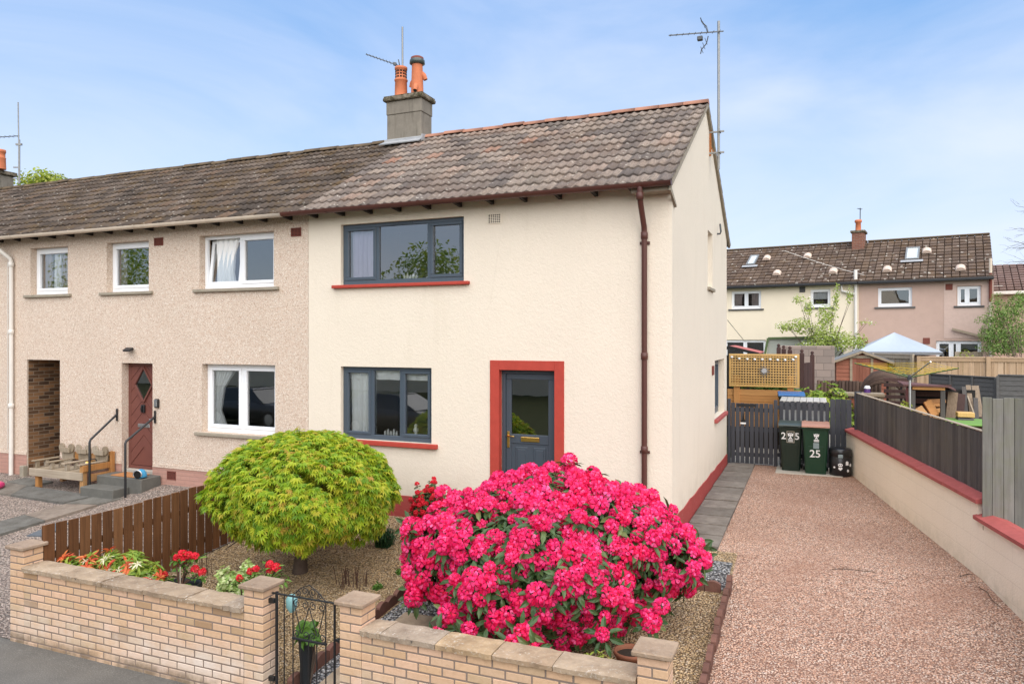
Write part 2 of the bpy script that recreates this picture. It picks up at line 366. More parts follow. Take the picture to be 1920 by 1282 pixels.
def glass(name, f0=.10, tint=(.92, .95, .95)):
    m = NM(name); t = m.n('ShaderNodeBsdfTransparent'); t.inputs[0].default_value = (*tint, 1)
    g_ = m.n('ShaderNodeBsdfGlossy'); g_.inputs['Roughness'].default_value = .008; g_.inputs[0].default_value = (.98, .98, .97, 1)
    b = m.n('ShaderNodeBump'); b.inputs['Strength'].default_value = .06; b.inputs['Distance'].default_value = .02; m.l(m.noise(1.3, 2), b.inputs['Height']); m.l(b.outputs[0], g_.inputs['Normal'])
    fr = m.n('ShaderNodeFresnel'); fr.inputs['IOR'].default_value = 1.5
    fac = m.math('ADD', m.math('MULTIPLY', fr.outputs[0], 1.7), f0-.068)
    mx_ = m.n('ShaderNodeMixShader'); m.l(fac, mx_.inputs[0]); m.l(t.outputs[0], mx_.inputs[1]); m.l(g_.outputs[0], mx_.inputs[2]); m.l(mx_.outputs[0], m.out.inputs['Surface']); return m.mat
MT['glass'] = glass('window glass', .225)
MT['glass_dark'] = glass('obscured door glass', .22, (.25, .26, .26))
# masonry
def bricks(name, c1, c2, mortar, bw=.215, bh=.065, mort=.01, face='XZ', effl=0.0, dark=None, darkf=.0):
    m = NM(name); mm = m.sep(); cb = m.n('ShaderNodeCombineXYZ'); m.l(mm[face[0]], cb.inputs[0]); m.l(mm[face[1]], cb.inputs[1])
    b = m.n('ShaderNodeTexBrick'); m.l(cb.outputs[0], b.inputs['Vector']); b.inputs['Scale'].default_value = 1
    b.inputs['Brick Width'].default_value = bw+mort; b.inputs['Row Height'].default_value = bh+mort; b.inputs['Mortar Size'].default_value = mort*.55; b.inputs['Mortar Smooth'].default_value = .1
    b.inputs['Color1'].default_value = (*c1, 1); b.inputs['Color2'].default_value = (*c2, 1); b.inputs['Mortar'].default_value = (*mortar, 1); b.inputs['Bias'].default_value = 0
    col = m.mix(m.math('MULTIPLY', m.noise(18, 5, .7), .5), b.outputs['Color'], sc(c1, .6))
    if dark: col = m.mix(m.math('MULTIPLY', m.g(m.noise(3.1, 3, .5, m.co((1, 1, 5))), .5, .62), darkf), col, dark)
    m.bump(m.math('SUBTRACT', 1.0, b.outputs['Fac']), .7, .008); m.bump(m.noise(70, 4, .7), .3, .006)
    return m.done(col, .9, .2)
MT['pendbrick'] = bricks('mixed dark brick', (.33, .17, .08), (.022, .017, .016), (.30, .245, .18), face='YZ')
MT['plinth_pink'] = bricks('pink painted brick plinth', (.50, .285, .225), (.46, .255, .20), (.42, .25, .20), mort=.012)
MT['chimbrick'] = bricks('far red brick', (.26, .115, .075), (.20, .085, .06), (.32, .27, .22))
def islbrick(name, cols, effl):
    m = NM(name); col = m.ramp(m.island(), cols); col = m.mix(m.math('MULTIPLY', m.g(m.noise(26, 5, .7), .45, .75), .35), col, (.36, .22, .12))
    z = m.sep()[2]; band = m.g(z, -.38, -.02) if False else m.ramp(z, [(0, (1, 1, 1)), (1, (1, 1, 1))])
    n = m.noise(1.5, 6, .65); low = m.math('SUBTRACT', .62, m.math('ABSOLUTE', m.math('ADD', z, -.24)))
    col = m.mix(m.math('MULTIPLY', m.math('MULTIPLY', m.g(n, .36, .60), m.g(low, .30, .60)), effl), col, (.70, .62, .55))
    soot = m.math('MULTIPLY', m.g(m.noise(4, 6, .7), .36, .6), m.g(m.math('SUBTRACT', .17, z), .0, .10)); col = m.mix(m.math('MULTIPLY', soot, .8), col, (.15, .11, .07))
    m.bump(m.noise(90, 4, .7), .35, .006); m.bump(m.noise(14, 3, .6), .25, .01)
    return m.done(col, .88, .2)
MT['buff'] = islbrick('buff facing brick', [(0, (.54, .35, .205)), (.2, (.63, .415, .255)), (.45, (.57, .37, .23)), (.7, (.67, .44, .30)), (.88, (.51, .36, .22)), (.96, (.40, .25, .14)), (1, (.34, .22, .13))], .75)
MT['mortar'] = plain('grey mortar', (.23, .175, .14), .95, .3, 20, .4, 90)
def flag(name, cols, lich=(.58, .54, .48), amt=.5):
    m = NM(name); col = m.ramp(m.math('FRACT', m.math('ADD', m.island(), m.n('ShaderNodeObjectInfo').outputs['Random'])), cols); col = m.mix(m.g(m.noise(5, 7, .7), .35, .7), col, m.mix(1.0, col, (.55, .52, .5), 'MULTIPLY'))
    v = m.noise(38, 4, .75); col = m.mix(m.math('MULTIPLY', m.math('MULTIPLY', m.g(v, .56, .66), m.g(m.noise(2.2, 4), .38, .6)), amt), col, lich)
    v2 = m.noise(22, 5, .7); col = m.mix(m.math('MULTIPLY', m.math('MULTIPLY', m.g(v2, .60, .70), m.g(m.noise(1.3, 3), .52, .62)), .8), col, (.06, .055, .05))
    m.bump(m.noise(7, 6, .7), .5, .03); m.bump(m.noise(70, 4, .7), .35, .006)
    return m.done(col, .88, .2)
MT['coping'] = flag('riven sandstone coping', [(0, (.34, .25, .17)), (.3, (.46, .345, .235)), (.6, (.39, .305, .225)), (.8, (.48, .335, .195)), (1, (.42, .30, .20))], (.62, .57, .49), .75)
MT['cap'] = flag('riven sandstone pier cap', [(0, (.34, .25, .18)), (.5, (.42, .30, .20)), (1, (.38, .285, .215))], amt=.2)
MT['slab'] = flag('grey concrete paving slabs', [(0, (.17, .15, .128)), (.5, (.215, .19, .162)), (1, (.25, .22, .188))], (.40, .38, .35), .25)
MT['slab_dark'] = flag('dark grey flagstones', [(0, (.15, .145, .13)), (.5, (.19, .18, .155)), (1, (.28, .22, .175))], (.36, .34, .30), .3)
MT['stepstone'] = flag('buff stepping stone', [(0, (.40, .31, .215)), (1, (.43, .34, .24))], amt=.1)
MT['slate'] = plain('blue grey slate slab', (.10, .115, .13), .6, .25, 8, .2, 30)
MT['concrete'] = plain('pale concrete', (.42, .38, .32), .9, .2, 8, .3, 60)
MT['stepconc'] = plain('grey concrete step', (.125, .12, .105), .9, .3, 7, .3, 60)
MT['edging'] = plain('brown scalloped edging concrete', (.155, .075, .055), .85, .35, 12, .4, 60, isl=.2)
MT['blockwall'] = bricks('weathered block wall', (.36, .28, .235), (.23, .19, .165), (.17, .14, .12), bw=.44, bh=.215, mort=.015)
# gravels
def gravel(name, cols, scale, gap, bstr=.9, patch=None, pamt=.4):
    m = NM(name); dn = m.n('ShaderNodeTexNoise'); dn.inputs['Scale'].default_value = scale*.6; dn.inputs['Detail'].default_value = 1; m.l(m.tc.outputs['Object'], dn.inputs['Vector'])
    mxv = m.n('ShaderNodeMix', data_type='VECTOR'); mxv.inputs['Factor'].default_value = .012; m.l(m.tc.outputs['Object'], mxv.inputs[4]); m.l(dn.outputs['Color'], mxv.inputs[5])
    v = m.vor(scale, mxv.outputs[1]); w = m.n('ShaderNodeSeparateColor'); m.l(v.outputs['Color'], w.inputs[0])
    col = m.ramp(w.outputs[0], cols, 'CONSTANT')
    col = m.mix(m.math('MULTIPLY', m.g(w.outputs[1], .0, 1.0), .28), col, (.75, .64, .52))
    col = m.mix(m.math('MULTIPLY', m.g(w.outputs[2], .72, .74), .55), col, gap)
    col = m.mix(m.g(v.outputs['Distance'], .40, .72), col, gap)
    if patch: col = m.mix(m.math('MULTIPLY', m.g(m.noise(.9, 6, .65), .44, .68), pamt), col, patch)
    e = m.ramp(v.outputs['Distance'], [(0, (1, 1, 1)), (.35, (.8, .8, .8)), (.8, (0, 0, 0))])
    tilt = m.math('MULTIPLY', w.outputs[2], .9); m.bump(m.math('ADD', e, tilt), bstr, 1.1/scale); m.bump(m.noise(scale*.12, 4, .7), .5, .05)
    return m.done(col, .75, .3)
MT['gravel_pink'] = gravel('pink granite chippings', [(0, (.72, .40, .265)), (.25, (.78, .50, .36)), (.5, (.65, .335, .205)), (.68, (.80, .59, .46)), (.84, (.46, .28, .21)), (.93, (.82, .66, .55))], 60, (.17, .09, .06), .8, (.36, .19, .125), .55)
MT['gravel_tan'] = gravel('golden pea gravel', [(0, (.66, .44, .205)), (.3, (.55, .36, .165)), (.5, (.72, .53, .30)), (.7, (.38, .255, .13)), (.85, (.68, .55, .39)), (.94, (.48, .32, .18))], 48, (.14, .09, .043), .9, (.26, .18, .09), .3)
MT['gravel_grey'] = gravel('mixed grey pink chippings', [(0, (.42, .32, .265)), (.3, (.50, .39, .325)), (.5, (.35, .28, .235)), (.7, (.58, .48, .41)), (.85, (.30, .26, .23)), (.94, (.48, .34, .275))], 42, (.12, .095, .08), .9, (.30, .23, .19), .3)
MT['chips'] = gravel('blue grey slate chips', [(0, (.26, .265, .27)), (.3, (.38, .39, .40)), (.55, (.18, .185, .19)), (.75, (.50, .51, .52)), (.9, (.32, .32, .31))], 34, (.05, .05, .05), 1.0)
m = NM('pavement asphalt'); c_ = m.mix(m.noise(2.2, 7, .7), (.095, .088, .078), (.16, .148, .13)); c_ = m.mix(m.math('MULTIPLY', m.g(m.noise(75, 3, .7), .5, .66), .55), c_, (.26, .245, .215)); c_ = m.mix(m.math('MULTIPLY', m.g(m.noise(.7, 6, .7), .5, .6), .35), c_, (.085, .08, .072)); c_ = m.mix(m.math('MULTIPLY', m.g(m.vor(70).outputs['Distance'], .0, .25), .0), c_, (.3, .29, .27)); m.bump(m.noise(160, 3, .7), .6, .006); MT['asphalt'] = m.done(c_, .9, .25)
m = NM('turf and soil'); c_ = m.mix(m.noise(3, 6, .7), (.035, .055, .018), (.085, .075, .04)); m.bump(m.noise(30, 4, .7), .5, .03); MT['soil'] = m.done(c_, .95, .1)
# timbers: one tone per board, grain along z (or x)
def wood(name, cols, ax='z', grain=.5, alg=None, algamt=.4, rough=.8):
    m = NM(name); col = m.ramp(m.math('FRACT', m.math('ADD', m.island(), m.n('ShaderNodeObjectInfo').outputs['Random'])), cols); s_ = {'z': (34, 34, 1.6), 'x': (1.6, 34, 34), 'y': (34, 1.6, 34)}[ax]
    gr = m.noise(1.0, 5, .65, m.co(s_), dist=.4); col = m.mix(m.math('MULTIPLY', m.g(gr, .42, .72), grain), col, m.mix(1.0, col, (.42, .38, .34), 'MULTIPLY'))
    kn = m.noise(2.6, 5, .6); col = m.mix(m.math('MULTIPLY', m.g(kn, .52, .74), .35), col, m.mix(1.0, col, (1.5, 1.45, 1.4), 'MULTIPLY'))
    if alg: col = m.mix(m.math('MULTIPLY', m.g(m.noise(1.6, 6, .7), .46, .68), algamt), col, alg)
    m.bump(gr, .3, .006)
    return m.done(col, rough, .25)
MT['brownfence'] = wood('brown stained timber', [(0, (.085, .036, .014)), (.35, (.155, .066, .026)), (.7, (.115, .048, .018)), (1, (.20, .092, .038))], grain=.7)
MT['darkfence'] = wood('charcoal stained timber', [(0, (.058, .052, .05)), (.5, (.08, .073, .07)), (1, (.105, .095, .09))], alg=(.12, .10, .065), algamt=.35)
MT['picket'] = wood('slate grey painted timber', [(0, (.048, .050, .058)), (1, (.068, .070, .080))], grain=.2)
MT['greyfence'] = wood('weathered grey timber', [(0, (.135, .13, .115)), (.5, (.17, .165, .148)), (1, (.205, .195, .175))], alg=(.15, .16, .075), algamt=.45)
MT['trellis'] = wood('golden softwood', [(0, (.50, .30, .10)), (1, (.60, .38, .15))], grain=.2)
MT['planter'] = wood('orange stained timber', [(0, (.46, .215, .07)), (1, (.55, .28, .10))], 'x', .35)
MT['tanfence'] = wood('new tan timber', [(0, (.36, .245, .15)), (.5, (.43, .30, .19)), (1, (.50, .36, .24))], grain=.35)
MT['dkpanel'] = wood('dark grey lap panel', [(0, (.085, .083, .083)), (1, (.125, .12, .115))], 'x', .4)
MT['oldwood'] = wood('silvered old timber', [(0, (.28, .22, .15)), (.5, (.34, .275, .20)), (1, (.40, .33, .25))], 'x', .5)
MT['plank'] = wood('brown grey plank', [(0, (.13, .095, .065)), (.5, (.21, .15, .10)), (1, (.26, .20, .145))], 'z', .6)
MT['oldwood_z'] = wood('silvered old upright timber', [(0, (.26, .205, .14)), (.5, (.32, .26, .19)), (1, (.37, .31, .235))], 'z', .5)
MT['benchside'] = wood('orange worn timber', [(0, (.42, .19, .06)), (1, (.50, .26, .09))], 'z', .5, (.30, .24, .17), .5)
MT['purplewood'] = wood('dark brown purple timber', [(0, (.055, .03, .026)), (1, (.085, .046, .04))], grain=.4)
MT['shedwood'] = wood('red brown shed cladding', [(0, (.26, .09, .055)), (1, (.34, .135, .085))], 'x', .4)
MT['sheddoor'] = wood('red brown shed door', [(0, (.22, .08, .05)), (1, (.30, .12, .08))], 'z', .5)
MT['logroll'] = wood('brown log roll edging', [(0, (.06, .037, .028)), (1, (.11, .07, .05))], grain=.4)
MT['logcut'] = wood('fresh cut logs', [(0, (.50, .235, .085)), (.5, (.58, .33, .15)), (1, (.36, .17, .07))], 'x', .3)
MT['slattop'] = wood('pale grey slats', [(0, (.40, .38, .34)), (1, (.48, .455, .42))], 'y', .3)
MT['felt_red'] = plain('red roof felt', (.42, .13, .11), .9, .15, 12)
MT['felt_grey'] = plain('grey roof felt', (.20, .205, .21), .85, .2, 6)
MT['gazebo'] = plain('pale blue grey canopy', (.36, .41, .48), .7, .06, 3)
MT['turf'] = plain('artificial turf', (.15, .28, .07), .9, .2, 40, .4, 120)
MT['bin_green'] = plain('dark green bin plastic', (.008, .042, .020), .42, .15, 7, spec=.45)
MT['bin_black'] = plain('black green bin plastic', (.010, .022, .014), .42, .15, 7, spec=.45)
MT['lid_black'] = plain('grey black lid plastic', (.05, .065, .058), .3, .15, 7, spec=.5)
MT['lid_brown'] = plain('pinkish brown lid plastic', (.40, .20, .135), .4, .1, 7, spec=.45)
MT['lid_blue'] = plain('blue lid plastic', (.03, .12, .30), .35, .1, 7, spec=.45)
MT['caddy'] = plain('black caddy plastic', (.012, .012, .014), .3, .2, 7, spec=.5)
MT['sticker'] = plain('white sticker', (.80, .80, .78), .6, .04, 20)
MT['sticker_grey'] = plain('grey label', (.24, .30, .31), .6, .08, 20)
MT['mat'] = plain('orange coir mat', (.42, .185, .07), .95, .2, 60, .5, 150)
MT['toyblue'] = plain('blue toy plastic', (.05, .30, .52), .3, .1, 5, spec=.5)
MT['yellowline'] = plain('yellow line cord', (.72, .50, .03), .6, .1, 9)
MT['greenarm'] = plain('green metal arm', (.09, .13, .05), .5, .15, 9)
MT['purple'] = plain('purple plastic', (.09, .035, .16), .5, .1, 9)
MT['pot_black'] = plain('black pot plastic', (.018, .020, .022), .45, .2, 9, spec=.4)
MT['potsoil_dry'] = plain('dry dirt along the wall foot', (.16, .13, .095), .95, .35, 14, .5, 60)
MT['potsoil'] = plain('potting soil', (.025, .018, .012), .95, .3, 40, .5, 90)
MT['pinktoy'] = plain('pink toy plastic', (.55, .05, .16), .35, .1, 9)
MT['bark'] = plain('grey brown bark', (.085, .06, .045), .95, .35, 14, .7, 40)
MT['twig'] = plain('brown twig', (.085, .045, .03), .9, .3, 20)
def leafy(name, cols, trans=.35, tcol=None, rough=.5, clump=None):
    m = NM(name); col = m.ramp(m.island(), cols)
    if clump: col = m.mix(m.g(m.noise(clump[0], 4, .6), .38, .66), col, m.mix(1.0, col, clump[1], 'MULTIPLY'))
    m.done(col, rough, .35); t = m.n('ShaderNodeBsdfTranslucent')
    m.l(m.mix(1.0, col, tcol or (1.3, 1.35, .7), 'MULTIPLY'), t.inputs[0])
    x = m.n('ShaderNodeMixShader'); x.inputs[0].default_value = trans; m.l(m.b.outputs[0], x.inputs[1]); m.l(t.outputs[0], x.inputs[2]); m.l(x.outputs[0], m.out.inputs['Surface']); return m.mat
MT['maple'] = leafy('lime maple leaf', [(0, (.13, .26, .02)), (.25, (.24, .37, .022)), (.55, (.37, .46, .028)), (.85, (.48, .49, .04)), (.97, (.46, .36, .05)), (1, (.45, .26, .06))], .4)
MT['rholeaf'] = leafy('dark rhododendron leaf', [(0, (.035, .075, .022)), (.6, (.055, .11, .035)), (.9, (.09, .145, .05)), (1, (.15, .18, .06))], .15, rough=.38)
MT['petal'] = leafy('hot pink rhododendron petal', [(0, (.72, .008, .085)), (.35, (.82, .016, .155)), (.72, (.87, .042, .225)), (.95, (.90, .12, .35)), (1, (.92, .22, .46))], .30, (1.2, .9, 1.0), .55, (1.6, (1.0, .65, .72)))
MT['petal_red'] = leafy('crimson azalea petal', [(0, (.52, .006, .014)), (.6, (.68, .010, .03)), (1, (.76, .03, .06))], .25, (1.2, .9, .9), .55)
MT['pieris_green'] = leafy('bright green pieris leaf', [(0, (.14, .24, .03)), (.6, (.26, .36, .05)), (1, (.40, .42, .07))], .3)
MT['pieris_red'] = leafy('flame orange new leaf', [(0, (.55, .06, .03)), (.5, (.68, .14, .05)), (1, (.70, .26, .08))], .3, (1.2, 1, .8))
MT['pieris_white'] = leafy('cream flower spray', [(0, (.66, .60, .38)), (1, (.80, .76, .58))], .3, (1.1, 1.1, .9))
MT['varieg'] = leafy('pale variegated leaf', [(0, (.20, .32, .07)), (.5, (.38, .46, .16)), (1, (.58, .60, .34))], .3)
MT['darktuft'] = leafy('dark green strap leaf', [(0, (.015, .05, .02)), (.7, (.03, .085, .032)), (1, (.06, .13, .05))], .15)
MT['green'] = leafy('mid green leaf', [(0, (.06, .14, .02)), (.6, (.11, .22, .035)), (1, (.18, .30, .05))], .3)
MT['ygreen'] = leafy('yellow green leaf', [(0, (.20, .26, .03)), (.6, (.32, .38, .05)), (1, (.46, .44, .10))], .3)
MT['spring'] = leafy('fresh spring leaf', [(0, (.22, .30, .05)), (.6, (.34, .42, .09)), (1, (.48, .52, .20))], .35)
MT['blossom_white'] = leafy('white blossom', [(0, (.70, .68, .52)), (1, (.82, .80, .68))], .3, (1, 1, 1))
MT['bushgreen'] = leafy('dark bush leaf', [(0, (.10, .18, .04)), (.6, (.19, .30, .07)), (1, (.32, .42, .13))], .25)
MT['pinkground'] = leafy('grey pink ground leaf', [(0, (.22, .16, .16)), (.6, (.32, .24, .25)), (1, (.20, .22, .14))], .2, (1, 1, 1))

# ---------------------------------------------------------------- the setting: ground, pavement, drive, paths
def sheet(name, x0, x1, y0, y1, mat, dz=0.0, ny=None, **kw):
    ys = sorted({y0, y1, *[y for y in (-5.0, 0.0, 8.0) if y0 < y < y1]}); mb = MB()
    xf0 = x0 if callable(x0) else (lambda y: x0); xf1 = x1 if callable(x1) else (lambda y: x1)
    yy = []
    for a, b in zip(ys, ys[1:]): yy += list(np.linspace(a, b, max(2, int((b-a)/.5)))[:-1])
    yy.append(ys[-1]); rows = [(mb.vert((xf0(y), y, gz(y)+dz)), mb.vert((xf1(y), y, gz(y)+dz))) for y in yy]
    for (a, b), (c, d) in zip(rows, rows[1:]): mb.face((a, b, d, c))
    return mb.build(name, mat, **kw)
_g0 = gz
def gz(y): return _g0(min(y, 25.0))
mb = MB(); ys = [-900, -60, -20, -5, 0, 8, 25, 60, 200, 900]; xs = [-900, -100, -30, -6.2, 4, 30, 100, 900]
idx = [[mb.vert((x, y, gz(y)-.09)) for x in xs] for y in ys]
for i in range(len(ys)-1):
    for j in range(len(xs)-1): mb.face((idx[i][j], idx[i][j+1], idx[i+1][j+1], idx[i+1][j]))
mb.build('ground', MT['soil'], kind='structure')
sheet('pavement', -40, 40, -9.5, -4.80, MT['asphalt'], dz=-.005, kind='structure')
mb = MB(); mb.box(-40, 40, -40, -9.52, -.62, -.575); mb.build('road', MT['asphalt'], kind='structure')
mb = MB(); mb.box(-40, 40, -9.62, -9.5, -.58, -.47, .01); mb.build('kerb', MT['concrete'], kind='structure')
def wallx(y): return 2.545 + (6.4-y)*.1735                     # drive side face of the boundary wall
sheet('driveway', lambda y: .60 if y > -.9 else .88, lambda y: wallx(y)+.1, -4.82, 6.98, MT['gravel_pink'], kind='structure')
sheet('garden_gravel', -6.19, .87, -4.62, 0.0, MT['gravel_tan'], dz=.004, kind='structure')
sheet('neighbour_gravel', -30, -6.21, -4.82, 0.0, MT['gravel_grey'], dz=.003, kind='structure')
_gb = gz
def _bank(y): return _gb(y) + .115*max(0.0, min(1.0, (y+1.3)/1.1))
mb = MB(); rows = []
for y in np.linspace(-1.3, -.006, 9): rows.append([mb.vert((x, y, _gb(y) + .006 + (.115*max(0, min(1, (y+1.3)/1.1))**1.3)*f_)) for x, f_ in ((-10.75, 0), (-9.9, .35), (-9.45, 1), (-8.4, 1), (-7.4, .7), (-6.22, .4))])
for a, b in zip(rows, rows[1:]):
    for k in range(5): mb.face((a[k], a[k+1], b[k+1], b[k]))
mb.build('neighbour_gravel_bank', MT['gravel_grey'], kind='structure')
mb = MB(); n = 60
for i in range(n):
    x0 = -6.5 + 7.5*i/n; x1 = -6.5 + 7.5*(i+1)/n; mb.poly([(x0, -4.835, -.472), (x0, -4.875-.02*math.sin(i*1.9)-.015*math.sin(i*.63), -.478), (x1, -4.875-.02*math.sin((i+1)*1.9)-.015*math.sin((i+1)*.63), -.478), (x1, -4.835, -.472)])
mb.build('gutter_dirt', MT['potsoil_dry'], kind='structure')
sheet('slate_path', -2.70, -1.74, -4.82, -.36, MT['chips'], dz=.010, kind='structure')
sheet('cross_path', -1.74, .84, -1.22, -.36, MT['chips'], dz=.010, kind='structure')
sheet('back_yard', .0, 3.0, 6.98, 13.0, MT['concrete'], dz=.0, kind='structure')
mb = MB()                                                       # slabs beside the gable
for i in range(13):
    y0 = -.42 + i*.575; y1 = y0 + .535; x1 = .598 + jit(.006); h = .030 + jit(.009)
    mb.fbox((0, 0, 0), (1, 0, 0), (0, 1, 0), (0, 0, 1), .028, x1, y0, y1, gz(y0)-.03, gz(y0)+h, .006)
mb.build('gable_path', MT['slab'], kind='structure')
def slabs(name, quads, mat, h=.045, **kw):
    mb = MB()
    for q in quads:
        p = [onG(*c, dz=h) for c in q]; mb.prism([Vector((a.x, a.y, a.z-.08)) for a in p], (0, 0, .08))
    return mb.build(name, mat, **kw)
def Z6(x, y): return (x*.20833, 840+y*.20833)
def lerp2(a, b, t): return (a[0]+(b[0]-a[0])*t, a[1]+(b[1]-a[1])*t)
A0, A1 = Z6(-420, 235), Z6(860, 425); B0, B1 = Z6(-420, 335), Z6(575, 488)
quads = []
for t0, t1 in ((0, .26), (.262, .52), (.522, .76), (.762, 1)): quads.append([lerp2(B0, B1, t0), lerp2(B0, B1, t1), lerp2(A0, A1, t1), lerp2(A0, A1, t0)])
A0, A1 = Z6(1125, 447), Z6(-420, 895); B0, B1 = Z6(595, 497), Z6(-420, 765)
A0 = Z6(1130, 440); M0 = Z6(870, 428)
quads.append([Z6(590, 494), Z6(880, 500), Z6(1120, 448), Z6(868, 428)])
for t0, t1 in ((.0, .36), (.365, .68), (.685, 1)): quads.append([lerp2(Z6(585, 500), B1, t0), lerp2(Z6(585, 500), B1, t1), lerp2(Z6(875, 506), A1, t1), lerp2(Z6(875, 506), A1, t0)])
quads.append([Z6(60, 300), Z6(270, 338), Z6(480, 296), Z6(230, 262)])
slabs('neighbour_path', quads, MT['slab_dark'], kind='structure')
def flat_slab(name, label, pts, mat, h, group=None):
    p = [onG(*c, dz=h) for c in pts]; mb = MB(); mb.prism([Vector((a.x, a.y, a.z-.05)) for a in p], (0, 0, .05))
    return mb.build(name, mat, off=p[0], label=label, cat='paving slab', group=group)
flat_slab('slate_slab', 'dark blue grey slate slab lying in gravel behind the brown fence', [Z6(238, 784), Z6(425, 786), Z6(625, 668), Z6(500, 672)], MT['slate'], .02)
def stepstone(x0, x1, y0, y1, label):
    mb = MB(); z = gz((y0+y1)/2); sl_ = (gz(y1)-gz(y0))/(y1-y0); mb.fbox((0, (y0+y1)/2, z), (1, 0, 0), Vector((0, 1, sl_)).normalized(), Vector((0, -sl_, 1)).normalized(), x0, x1, (y0-y1)/2, (y1-y0)/2, -.02, .034, .006)
    mb.build('stepping_stone', MT['stepstone'], off=((x0+x1)/2, (y0+y1)/2, z), label=label, cat='stepping stone', group='buff stepping stones in the slate chips')
stepstone(-2.52, -1.96, -4.55, -4.0, 'buff square stepping stone directly behind the iron gate')
stepstone(-2.50, -1.92, -3.55, -2.92, 'buff stepping stone beside the low edging, behind the right gate pier')
stepstone(-2.48, -1.94, -2.45, -1.85, 'buff stepping stone half under the left side of the pink bush')
stepstone(.10, .50, -1.14, -.62, 'buff stepping stone at the right of the pink bush near the drive')
def edging(label, pts, seg=.19, h=.13, th=.055):
    mb = MB(); pts = [Vector(p) for p in pts]
    for a, b in zip(pts, pts[1:]):
        d = b-a; L = d.length; n = max(1, round(L/seg)); d.normalize(); s_ = Vector((-d.y, d.x, 0))
        for i in range(n):
            q = 8; u0 = i*L/n + .004; u1 = (i+1)*L/n - .004; z = gz((a+d*(u0+u1)/2).y); hh = h + jit(.012); sh = jit(.008)
            prof = [Vector((0, 0, 0))]; P = []
            for k in range(q+1): t = k/q; P.append((u0+(u1-u0)*t, hh*(.72+.28*math.sin(math.pi*t)**.8)))
            poly = [a + d*u0 + s_*(-th/2+sh) + Vector((0, 0, z-.1-a.z))] + [a + d*u + s_*(-th/2+sh) + Vector((0, 0, z+w-a.z)) for u, w in P] + [a + d*u1 + s_*(-th/2+sh) + Vector((0, 0, z-.1-a.z))]
            mb.prism(poly, s_*th)
    return mb.build('border_edging', MT['edging'], off=pts[0], label=label, cat='garden edging', group='brown scalloped border edging')
edging('brown scalloped edging left of the slate chip path behind the iron gate', [(-2.73, -4.62, 0), (-2.76, -2.9, 0), (-2.78, -.45, 0)])
edging('brown scalloped edging between slate chips and the front of the pink bush', [(-1.72, -4.58, 0), (-1.72, -1.28, 0)])
edging('brown scalloped edging in front of the cross path right of the pink bush', [(-1.66, -1.26, 0), (.80, -1.26, 0)])
edging('long brown scalloped edging between golden gravel and the pink drive', [(.87, -4.9, 0), (.88, -.98, 0)])

